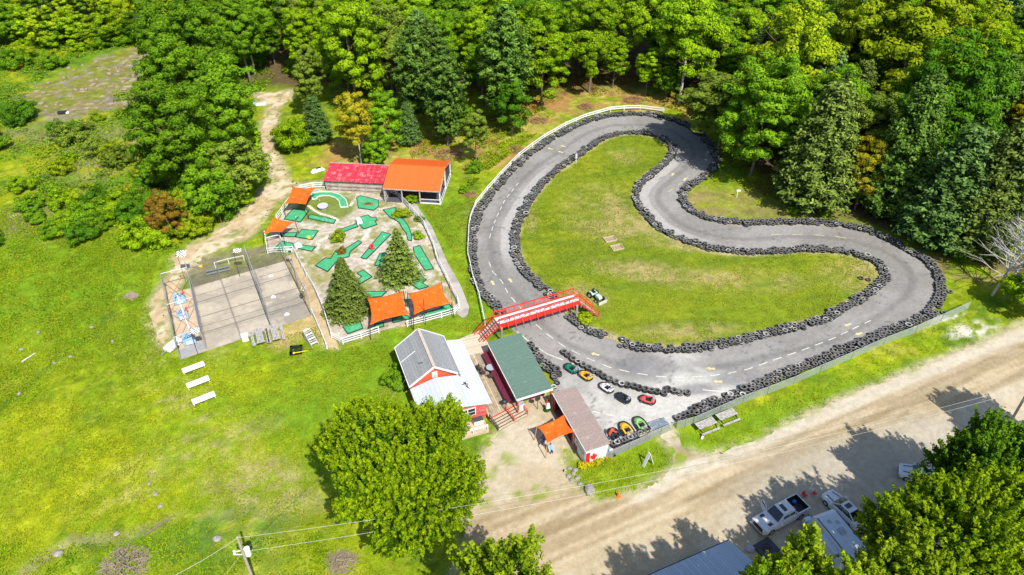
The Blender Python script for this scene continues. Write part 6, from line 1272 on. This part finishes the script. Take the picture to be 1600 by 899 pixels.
MB().box((Lo / 2, 4.85, .04), (Lo - .2, 9.6, .08)).build('floor', mat('dark floor', (.07, .07, .075)), pvl)
rl = MB(); 
for z in (.25, .95): rl.bar((Lo - .1, .1, z), (Lo - .1, 9.6, z), .06, .26 if z < .5 else .12)
rl.bar((6.0, .02, .25), (Lo - .1, .02, .25), .06, .26); rl.bar((6.0, .02, .95), (Lo - .1, .02, .95), .06, .1); rl.build('railing', WH, pvl)
MB().box((.3, 4.9, 1.3), (.1, 9.4, 2.6)).build('end_wall', OLDW, pvl); MB().box((Lo / 2, 9.62, 1.25), (Lo, .08, 2.3)).build('rear_wall', mat('dark boards', (.06, .055, .05)), pvl)
rk_ = MB(); rk_.bar((Lo - .06, -.1, 2.5), (Lo - .06, 4.9, 4.14), .08, .2); rk_.bar((Lo - .06, 4.9, 4.14), (Lo - .06, 9.8, 2.6), .08, .2); rk_.bar((0, -.12, 2.5), (Lo, -.12, 2.5), .06, .16); rk_.build('barge_board', GREYW, pvl)
# ================================================================ batting cage
cg = thing('batting_cage', 'tall netted batting cage frame over the concrete slab', 'batting cage', G(370, 480)); HC = 3.6
posts = {'a': (283,562), 'b': (322,546), 'c': (262,461), 'd': (302,451), 'e': (378,532), 'f': (425,515), 'g': (487,494), 'h': (445.5,409), 'i': (392,424), 'j': (345,437), 'k': (272,510), 'l': (311,498), 'm': (408,468), 'n': (466,450)}
PW = {k: G(*v) for k, v in posts.items()}
for k in 'abcdfghikljmn': p = PW[k]; MB().tube((p.x, p.y, 0), (p.x, p.y, HC + (.9 if k in 'dih' else 0)), .06, 6).build('post', GALV, cg, world=True)
up = Vector((0, 0, HC)); bm_ = MB(); cb = MB()
for a, b in ('ac', 'bd', 'ab', 'kl', 'cd', 'fi', 'gh'): bm_.tube(PW[a] + up, PW[b] + up, .055, 6)
for a, b in (('l', 'm'), ('m', 'n'), ('b', 'f'), ('f', 'g'), ('d', 'j'), ('j', 'i'), ('i', 'h')): cb.tube(PW[a] + up, PW[b] + up, .022, 5)
bm_.build('top_beam', GALV, cg, world=True); cb.build('cable', DARK, cg, world=True)
rd = MB()
for a, b in ('al', 'kb', 'kd', 'cl'): rd.tube(PW[a] + up * .97, PW[b] + up * .97, .035, 5)
rd.build('rusty_brace', mat('rusty brace', (.35, .12, .05), .7), cg, world=True)
wbm = MB(); wbm.tube(G(277, 462, 3.3), G(297, 517, 3.3), .11, 8); wbm.build('white_beam', WH, cg, world=True)
for a, b, m_, nm in (('b', 'd', NETW, 'net'), ('f', 'i', NET, 'net'), ('g', 'h', NET, 'net'), ('a', 'c', NET, 'net'), ('i', 'h', NET, 'net'), ('d', 'i', NET, 'net')):
    o = MB(); n = 24; p0, p1 = PW[a], PW[b]; vs = []; fs = []
    for i in range(n + 1):
        q = p0.lerp(p1, i / n); nn = (p1 - p0).cross(Vector((0, 0, 1))).normalized(); w_ = .10 * math.sin(i * 1.9) + .06 * math.sin(i * 4.1)
        for j in range(4): vs.append(q + nn * w_ * (1 - j / 3) + Vector((0, 0, HC * j / 3 - (.12 * math.sin(i * math.pi / n * 4) ** 2 if j == 3 else 0))))
    for i in range(n):
        for j in range(3): k = i * 4 + j; fs.append((k, k + 1, k + 5, k + 4))
    o.add(vs, fs); o.build(nm, m_, cg, world=True)
LBL = mat('light blue enamel', (.24, .38, .50), .4, var=.1, wear=(.1, .12, .14), wscale=5, wamt=.3)
for px, py, sc_, lb in ((282, 472, 1.15, 'rear'), (287, 497, 1.0, 'middle'), (297, 535, 1.15, 'front')):
    t = thing('pitching_machine', 'light blue pitching machine in the cage booth, %s one of three' % lb, 'pitching machine', G(px, py, .09), R(25)); MB().box((0, 0, .6), (1.35 * sc_, 1.1 * sc_, 1.0)).build('cabinet', LBL, t, bevel=.05)
    q = MB(); 
    for i in range(7): q.box((-.4 + .28 * (i % 3) + .05 * i, -.3 + .3 * (i // 3), 1.13), (.2, .08, .05), rz=i * .7)
    q.build('control_slots', BLK, t); MB().tube((.5, 0, 1.1), (.7, 0, 1.5), .1, 8, .16).build('hopper', ORS, t); MB().box((0, -.57 * sc_, .5), (.8, .03, .5)).build('panel', mat('pale panel', (.45, .6, .7)), t)
def chk_flag(px, py, z, base, rz, label, w=1.15, h=.85, poleh=None):
    p = G(px, py, z); t = thing('checkered_flag', label, 'flag', (p.x, p.y, 0)); MB().tube((p.x, p.y, 0 if base else z - 1.0), (p.x, p.y, z + h * .6), .03, 6).build('flag_pole', DARK, t, world=True)
    a = MB(); b = MB(); nx, ny = 8, 6; u = Vector((math.cos(rz), math.sin(rz), 0)); v = Vector((-math.sin(rz) * .72, math.cos(rz) * .72, .7))
    for i in range(nx):
        for j in range(ny):
            f_ = lambda i_, j_: p + u * (w * i_ / nx) + v * (h * (j_ / ny - .5)) + Vector((0, 0, .07 * math.sin(i_ * 1.1 + j_ * .5))); (a if (i + j) % 2 else b).add([f_(i, j), f_(i + 1, j), f_(i + 1, j + 1), f_(i, j + 1)], [(0, 1, 2, 3)])
    for mb_, m_, nm in ((a, BLK, 'black_checks'), (b, WH, 'white_cloth')): o = mb_.build(nm, m_, t, world=True); s_ = o.modifiers.new('thick', 'SOLIDIFY'); s_.thickness = .012
    return t
chk_flag(276, 397, 4.6, True, R(5), 'checkered flag on the far left corner of the batting cage', 1.25, .9); chk_flag(297, 518, 3.8, True, R(10), 'checkered flag above the light blue pitching machines', 1.1, .7)
chk_flag(364, 392, 4.6, True, R(5), 'checkered flag at the rear middle of the batting cage', 1.1, .6); chk_flag(472, 447, 3.4, True, R(-60), 'checkered flag over the brown path at the right side of the cage', .95, .75)
t = thing('ball_thrower', 'grey speaker and lamp box on the right net post of the cage', 'lamp', G(460, 424)); p = G(460, 424, 0); MB().tube((p.x, p.y, 0), (p.x, p.y, 3.7), .06, 6).build('post', GALV, t, world=True); MB().box((p.x, p.y, 3.6), (.7, .35, .45)).build('housing', mat('pale housing', (.5, .5, .5)), t, world=True); MB().box((p.x, p.y - .2, 3.55), (.4, .06, .3)).build('lens', DARK, t, world=True)
t.name = 'flood_lamp'; 
t = thing('golf_cart_trailer', 'white folding trailer parked outside the lower left corner of the cage', 'trailer', G(272, 543), R(65)); MB().box((0, 0, .45), (2.3, 1.1, .5)).build('box', WH, t, bevel=.05); MB().bar((-1.1, 0, .4), (-2.0, 0, .35), .08).build('tow_bar', GALV, t)
for s in (-1, 1): MB().tube((0, s * .6, .25), (0, s * .72, .25), .25, 12).build('wheel', RUB, t)
t.name = 'utility_trailer'
t = thing('orange_cone', 'yellow bucket lying in the worn grass behind the cage', 'bucket', G(314, 418)); MB().tube((-.2, 0, .2), (.25, 0, .2), .2, 10, .26).build('bucket_body', mat('sunny yellow', (.75, .5, .02)), t); t.name = 'bucket'
# home plates
for k, (px, py) in enumerate([(423,431),(427,464),(448,491)]): solo(MB().prism([(-.3, -.3), (.3, -.3), (.3, .1), (0, .35), (-.3, .1)], 0, .02), 'home_plate', WH, 'white home plate on the grey side of the batting slab', 'home plate', tuple(G(px, py, .095)), R(25), 'home plates on the batting slab')
# ================================================================ vehicles
CARW = mat('white car paint', (.56, .58, .61), .22, 0, .02, spec=.6); GLASS = mat('tinted car glass', (.012, .016, .022), .06, 0, 0, spec=.9); CHR = mat('chrome', (.6, .6, .62), .18, .9, .03); LAMP = mat('lamp glass', (.6, .6, .58), .15, 0, .02, spec=.8); TAIL = mat('tail lamp red', (.3, .01, .01), .2)
def wheels(t, xs, y, r, wd=.24):
    for x in xs:
        for s in (-1, 1): w = MB().tube((x, s * y, r), (x, s * (y - wd), r), r, 18).build('wheel', RUB, t); MB().tube((x, s * (y + .003), r), (x, s * (y + .015), r), r * .6, 12).build('rim', CHR, w)
def hull(secs):
    """loft through cross-sections (x, half width, z low, z high, inset of the top edge)"""
    vs = []; m = MB()
    for x, w, z0, z1, i in secs: vs += [(x, -w, z0), (x, -w, z0 + (z1 - z0) * .62), (x, -(w - i), z1), (x, w - i, z1), (x, w, z0 + (z1 - z0) * .62), (x, w, z0)]
    n = len(secs); fs = [tuple(range(6))[::-1], tuple(range(6 * (n - 1), 6 * n))]
    for k in range(n - 1):
        for j in range(6): a = 6 * k + j; b = 6 * k + (j + 1) % 6; fs.append((a, b, b + 6, a + 6))
    return m.add(vs, fs)
pc = G(1219, 806, .6); ph = G(1183, 821, .9) - G(1254, 784, .9); tk = thing('pickup_truck', 'white crew cab pickup with open driver door and loaded black bed', 'pickup truck', (pc.x, pc.y, 0), math.atan2(ph.y, ph.x))
hull([(2.92, .82, .5, .92, .1), (2.8, .95, .42, 1.08, .1), (2.3, .99, .4, 1.15, .12), (1.1, 1.0, .4, 1.2, .12), (.9, 1.0, .4, 1.18, .06), (-1.12, 1.0, .4, 1.18, .06)]).build('body', CARW, tk, bevel=.03)
hull([(1.22, .84, 1.15, 1.2, .02), (.42, .80, 1.15, 1.88, .10), (-.95, .80, 1.15, 1.88, .10), (-1.12, .84, 1.15, 1.5, .06)]).build('cabin', CARW, tk, bevel=.05)
MB().slab([(.50, -.66, 1.86), (1.20, -.76, 1.255), (1.20, .76, 1.255), (.50, .66, 1.86)][::-1], .03).build('windscreen', GLASS, tk)
bd = MB(); bd.box((-2.0, -.93, .86), (1.78, .1, .84)); bd.box((-2.0, .93, .86), (1.78, .1, .84)); bd.box((-2.86, 0, .86), (.1, 1.9, .84)); bd.build('bed_wall', CARW, tk, bevel=.02)
MB().box((-2.0, 0, .62), (1.7, 1.78, .1)).build('bed_floor', BLK, tk); q = MB(); q.box((-2.0, -.865, .95), (1.66, .03, .6)).box((-2.0, .865, .95), (1.66, .03, .6)).box((-2.795, 0, .95), (.03, 1.7, .6)).box((-1.15, 0, .98), (.03, 1.7, .6)); q.build('bed_liner', BLK, tk)
MB().box((-.05, 0, 1.886), (.42, .85, .02)).build('sunroof', GLASS, tk)
for s in (-1, 1):
    MB().box((.18, s * .815, 1.5), (.72, .02, .36)).box((-.62, s * .815, 1.5), (.62, .02, .36)).build('side_window', GLASS, tk); MB().box((1.0, s * 1.12, 1.2), (.14, .22, .2)).build('mirror', CARW, tk, bevel=.03)
    MB().box((2.84, s * .74, .88), (.1, .34, .2)).build('headlight', LAMP, tk); MB().box((-2.92, s * .88, .95), (.03, .14, .4)).build('tail_light', TAIL, tk)
MB().box((2.93, 0, .78), (.06, 1.2, .42)).build('grille', BLK, tk); MB().box((2.98, 0, .5), (.14, 1.85, .2)).build('front_bumper', CHR, tk, bevel=.03); MB().box((-2.97, 0, .52), (.14, 1.8, .18)).build('rear_bumper', CHR, tk, bevel=.03); MB().box((1.95, .58, 1.2), (.45, .3, .03)).box((1.95, -.58, 1.2), (.45, .3, .03)).build('hood_scoop', GLASS, tk)
dr_ = MB().box((.95, -1.42, .85), (.08, .98, .7), rz=R(-18)).box((.95, -1.42, 1.5), (.05, .9, .06), rz=R(-18)).bar((1.09, -.98, 1.15), (1.07, -1.04, 1.5), .06).bar((.81, -1.85, 1.15), (.83, -1.8, 1.5), .06).build('door', CARW, tk); MB().box((.95, -1.42, 1.32), (.03, .8, .32), rz=R(-18)).build('door_window', GLASS, dr_)
wheels(tk, (1.95, -1.85), 1.0, .40)
tm = frame(tk.location, tk.rotation_euler[2])
t = thing('fuel_can', 'red can lying in the pickup bed behind the cab', 'can', tm @ Vector((-1.45, 0.1, .68)), .3); MB().box((0, 0, .2), (.55, .3, .4)).build('body', fr, t, bevel=.06); MB().tube((.2, 0, .4), (.3, 0, .5), .03, 6).build('spout', BLK, t)
t = thing('ball', 'bright blue ball shaped bundle in the pickup bed', 'bundle', tm @ Vector((-2.2, -.45, .68)), 0); MB().ball((0, 0, .22), .22).build('body', mat('vivid blue', (.01, .16, .6), .4), t); t.name = 'bundle'
t = thing('bottle_bag', 'white bag at the left side of the pickup bed', 'bag', tm @ Vector((-1.5, .62, .68)), 0); MB().ball((0, 0, .15), .17, sz=(1, .8, 1)).build('body', WH, t); t.name = 'bag'
def car(loc, rz, label, name='car', paint=CARW, Lc=4.6, sun=True):
    t = thing(name, label, 'car', loc, rz); k = Lc / 4.6
    hull([(2.3 * k, .55, .4, .62, .08), (2.15 * k, .82, .3, .76, .1), (1.5 * k, .92, .26, .88, .14), (.85 * k, .93, .26, .96, .1), (-1.4 * k, .93, .26, 1.02, .08), (-2.1 * k, .88, .32, 1.0, .1), (-2.28 * k, .74, .45, .84, .1)]).build('body', paint, t, bevel=.05)
    hull([(.95 * k, .76, .9, .95, .02), (.25 * k, .74, .9, 1.42, .14), (-.9 * k, .74, .9, 1.45, .14), (-1.75 * k, .72, .9, 1.03, .06)]).build('glasshouse', GLASS, t, bevel=.04)
    MB().slab([(.22 * k, -.58, 1.445), (-.98 * k, -.58, 1.465), (-.98 * k, .58, 1.465), (.22 * k, .58, 1.445)][::-1], .05).build('roof', paint, t, bevel=.03)
    if sun: MB().box((-.3, 0, 1.478), (.5, .7, .012)).build('sunroof', GLASS, t)
    for s in (-1, 1):
        q = MB(); q.bar((.92 * k, s * .76, .96), (.22 * k, s * .60, 1.43), .07); q.bar((-.98 * k, s * .6, 1.44), (-1.75 * k, s * .70, 1.0), .08); q.bar((-.35 * k, s * .755, .96), (-.38 * k, s * .61, 1.43), .06); q.build('pillar', paint, t)
        MB().box((2.12 * k, s * .62, .68), (.16, .34, .13)).build('headlight', LAMP, t, bevel=.03); MB().box((-2.22 * k, s * .66, .82), (.08, .3, .14)).build('tail_light', TAIL, t); MB().box((.75 * k, s * 1.0, .98), (.12, .2, .13)).build('mirror', paint, t, bevel=.02)
        q = MB().bar((1.9 * k, s * .38, .86), (.98 * k, s * .5, .975), .08, .02); q.build('hood_stripe', BLK, t)
    MB().box((2.28 * k, 0, .5), (.06, .9, .16)).build('grille', BLK, t); wheels(t, (1.42 * k, -1.38 * k), .93, .34, .22); return t
car(tuple(G(1316, 801)), R(118), 'white car with dark sunroof and black bonnet stripes beside the camper trailer', Lc=4.7)
car(tuple(G(1436, 748)), R(158), 'small white car half hidden under the dark tree beside the lot', Lc=4.3, sun=False)
# camper trailer
cp_ = thing('camper_trailer', 'pale camper trailer with roof vent and slide out, half under the yellowish tree', 'camper trailer', (31.0, 42.3, 0), A20 - R(90)); CAMP = mat('camper white', (.52, .57, .64), .4, 0, .05, 2, wear=(.42, .44, .46), wamt=.2)
q = [(-3.2, .5), (-3.35, 1.2), (-3.1, 2.6), (-2.6, 2.92), (3.2, 2.92), (3.3, .5)]
MB().add([(x, -1.2, z) for x, z in q] + [(x, 1.2, z) for x, z in q], [tuple(range(6)), tuple(range(11, 5, -1))] + [((i + 1) % 6, i, 6 + i, 6 + (i + 1) % 6) for i in range(6)]).build('body', CAMP, cp_, bevel=.08)
MB().box((.3, -1.5, 1.6), (3.0, .7, 1.9)).build('slide_out', CAMP, cp_, bevel=.04); MB().box((-.6, .1, 3.0), (.7, .6, .22)).build('air_conditioner', mat('grey unit', (.34, .36, .4)), cp_, bevel=.05)
for x, y in ((-1.9, -.3), (-1.6, .4), (1.2, .2)): MB().box((x, y, 2.96), (.32, .32, .1)).build('roof_vent', mat('grey unit', (.34, .36, .4)), cp_, bevel=.02)
q = MB(); q.bar((-2.6, -1.12, 2.94), (3.2, -1.12, 2.94), .08, .05); q.bar((-2.6, 1.12, 2.94), (3.2, 1.12, 2.94), .08, .05); q.build('awning_rail', DARK, cp_)
MB().box((-1.5, 1.21, 1.7), (1.0, .03, .6)).box((1.4, 1.21, 1.7), (.9, .03, .6)).build('window', GLASS, cp_); MB().box((.2, 1.21, 1.35), (.7, .03, 1.8)).build('door', CAMP, cp_); MB().bar((-3.3, .4, .45), (-4.5, 0, .45), .08).bar((-3.3, -.4, .45), (-4.5, 0, .45), .08).build('tow_frame', DARK, cp_); wheels(cp_, (.4, 1.2), 1.2, .34)
MB().box((-3.75, -.75, .85), (.6, .9, .7), taper=.8).build('gas_locker', CAMP, cp_, bevel=.08)
# blue steel roofed building at the bottom edge
BLR = striped('pale blue ribbed steel', (.36, .42, .50), (.24, .29, .36), 0, .3, .14, .4, .15, var=.05, bump=.6)
bb = thing('workshop', 'building with pale blue ribbed steel roof cut by the lower frame', 'building', (20.1, 41.9, 0), R(24.3)); 
MB().slab([(-13, -4.8, 4.5), (0, -4.8, 4.5), (0, 0, 3.0), (-13, 0, 3.0)], .08).build('roof', BLR, bb); MB().slab([(-13, -9.6, 3.0), (0, -9.6, 3.0), (0, -4.8, 4.5), (-13, -4.8, 4.5)], .08).build('roof', BLR, bb)
MB().prism([(-12.7, -9.3), (-.3, -9.3), (-.3, -.3), (-12.7, -.3)], 0, 2.9).build('wall', mat('grey siding', (.3, .3, .3), .8), bb); MB().bar((-13, .05, 2.93), (0, .05, 2.93), .1, .12).build('gutter', DARK, bb)
MB().add([(-.3, -9.3, 2.9), (-.3, -.3, 2.9), (-.3, -4.8, 4.3), (-.35, -9.3, 2.9), (-.35, -.3, 2.9), (-.35, -4.8, 4.3)], [(0, 1, 2), (5, 4, 3), (0, 3, 4, 1), (1, 4, 5, 2), (2, 5, 3, 0)]).build('gable', mat('grey siding', (.3, .3, .3), .8), bb)
t = thing('fire_pit', 'square black fire pit on the shaded ground below the pickup', 'fire pit', G(1197, 858), R(30)); MB().box((0, 0, .12), (2.0, 1.7, .24)).build('frame', DARK, t, bevel=.05); MB().ball((0, 0, .2), .5, sz=(1.2, 1, .4)).build('charred_logs', BLK, t)
t = thing('plastic_tarp', 'crumpled pale tarp beside the corner of the blue steel roof', 'tarp', G(1172, 858), .4); mb = MB().ball((0, 0, .1), .4, 9, 5, (1.4, 1, .45)); mb.v = [tuple(c_ * random.uniform(.75, 1.2) for c_ in v_) for v_ in mb.v]; mb.build('sheet', mat('pale tarp', (.3, .32, .35), .6), t)
for px, py, lb in ((1256, 778, 'left'), (1271, 775, 'right')):
    t = thing('camp_chair', 'red folding camp chair behind the pickup, %s one of two' % lb, 'chair', G(px, py), R(30)); MB().box((0, 0, .42), (.4, .4, .05)).build('seat', fr, t); MB().box((0, .22, .65), (.4, .05, .35)).build('backrest', fr if lb == 'left' else WH, t)
    for sx in (-1, 1): MB().bar((sx * .22, -.22, 0), (sx * .22, .22, .42), .03).bar((sx * .22, .22, 0), (sx * .22, -.22, .42), .03).build('leg_frame', GALV, t)
# ================================================================ power line
PWD = mat('weathered pole wood', (.30, .26, .21), .85, var=.2, scale=5); WIRE = mat('wire', (.30, .31, .28), .5, .3)
tip = G(1452, 624); RP = tip + Vector((.469 * 8.4, -.883 * 8.4, 0)); LP = G(371, 840.5, 10.0); LP.z = 0
for b, lb, tr_ in ((LP, 'grey utility pole with white transformer at the lower left', True), (RP, 'brown utility pole leaning into the frame at the right edge', False)):
    t = thing('utility_pole', lb, 'utility pole', b); MB().tube((0, 0, 0), (0, 0, 10.05), .17, 10, .11).build('pole', PWD, t)
    if tr_:
        q = MB().tube((.42, 0, 7.6), (.42, 0, 8.5), .25, 14).build('transformer', WH, t); MB().bar((0, 0, 8.2), (.3, 0, 8.2), .08).build('bracket', GALV, q); MB().bar((-.7, 0, 8.0), (0, 0, 8.2), .07).bar((-.7, 0, 7.6), (0, 0, 7.6), .07).ball((-.7, 0, 8.1), .12).ball((-.75, 0, 7.7), .12).build('insulator', WH, t)
def wire(a, b, sag, label, grp='overhead wires of the power line', r=.013):
    n = 26; mb = MB(); P = [a.lerp(b, i / n) - Vector((0, 0, sag * 4 * (i / n) * (1 - i / n))) for i in range(n + 1)]
    for p, q in zip(P, P[1:]): mb.tube(p, q, r, 4)
    t = solo(mb, 'power_wire', WIRE, label, 'wire', (0, 0, 0)); return t
Z1 = Vector((0, 0, 10.0)); Z2 = Vector((0, 0, 8.0)); dv = (LP - RP).normalized()
wire(LP + Z1, RP + Z1, 2.3, 'upper overhead wire running from the transformer pole across the road'); wire(LP + Z2, RP + Z2 + Vector((0, 0, 1.2)), 2.1, 'lower overhead wire running from the transformer pole across the road')
wire(LP + Z1, G(240, 915, 9.5), .3, 'upper overhead wire leaving the transformer pole to the lower left'); wire(LP + Z2, G(340, 912, 7.6), .1, 'lower overhead wire leaving the transformer pole to the lower left')
wire(LP + Z2, Vector(house.location) + Vector((-1.8, -3, 3.4)), 1.2, 'thin dark service wire from the transformer pole to the house', r=.012)
# leaning sail posts and tall thin poles in the mini golf
for px, py, tx, ty, lb in ((703, 497, 700, 425, 0), ):
    b = G(708, 482); solo(MB().tube((0, 0, 0), (-.3, .2, 4.4), .06, 7), 'sail_mast', mat('rusty brace', (.35, .12, .05), .7), 'rust red leaning mast at the walkway corner right of the sails', 'mast', tuple(b)); 
b = G(665, 508); solo(MB().tube((0, 0, 0), (0, 0, 4.3), .045, 7), 'sail_mast', DARK, 'thin dark mast in front of the right house side sail', 'mast', tuple(b))
# dead trees
def dead_tree(px, py, h, label, seed, m=DEADM, tilt=(0, 0), n=26):
    rr_ = random.Random(seed); t = thing('dead_tree', label, 'tree', G(px, py)); mb = MB(); top = Vector((tilt[0], tilt[1], h)); mb.tube((0, 0, 0), top, .2, 7, .04); br_ = MB()
    for i in range(n):
        s = rr_.uniform(.2, .97); a = top * s; an = rr_.uniform(0, 6.28); L = h * .30 * (1.15 - s); d_ = Vector((math.cos(an), math.sin(an), rr_.uniform(.2, .8))); q = a + d_ * L * .6; e = q + (d_ + Vector((rr_.gauss(0, .3), rr_.gauss(0, .3), .2))) * L * .5
        br_.tube(a, q, .06, 5, .035); br_.tube(q, e, .035, 4, .012)
        for k in range(4): f = q.lerp(e, k / 4); br_.tube(f, f + (d_ + Vector((rr_.gauss(0, .8), rr_.gauss(0, .8), .2))) * L * .3, .022, 4, .008)
    mb.build('trunk', m, t); br_.build('branches', m, t); return t
dead_tree(1550, 462, 15, 'bleached dead tree leaning at the right edge above the road corner', 5, tilt=(3.5, 1.5), n=90); dead_tree(1572, 450, 13, 'second bleached dead tree close behind the leaning one', 15, tilt=(2.0, .5), n=70); dead_tree(1378, 250, 12, 'thin bare grey tree among the conifers right of the hairpin', 6, tilt=(2, 0), n=20)
dead_tree(1330, 235, 11, 'bare tree beside the golden green tree', 7, tilt=(1.6, 0), n=18); dead_tree(392, 60, 15, 'bare pale trunk at the top edge left of the pines', 8, n=10, tilt=(-2, 0)); dead_tree(1285, 200, 14, 'bare crown poking out below the yellowing maple', 9, n=22, tilt=(1, 0))
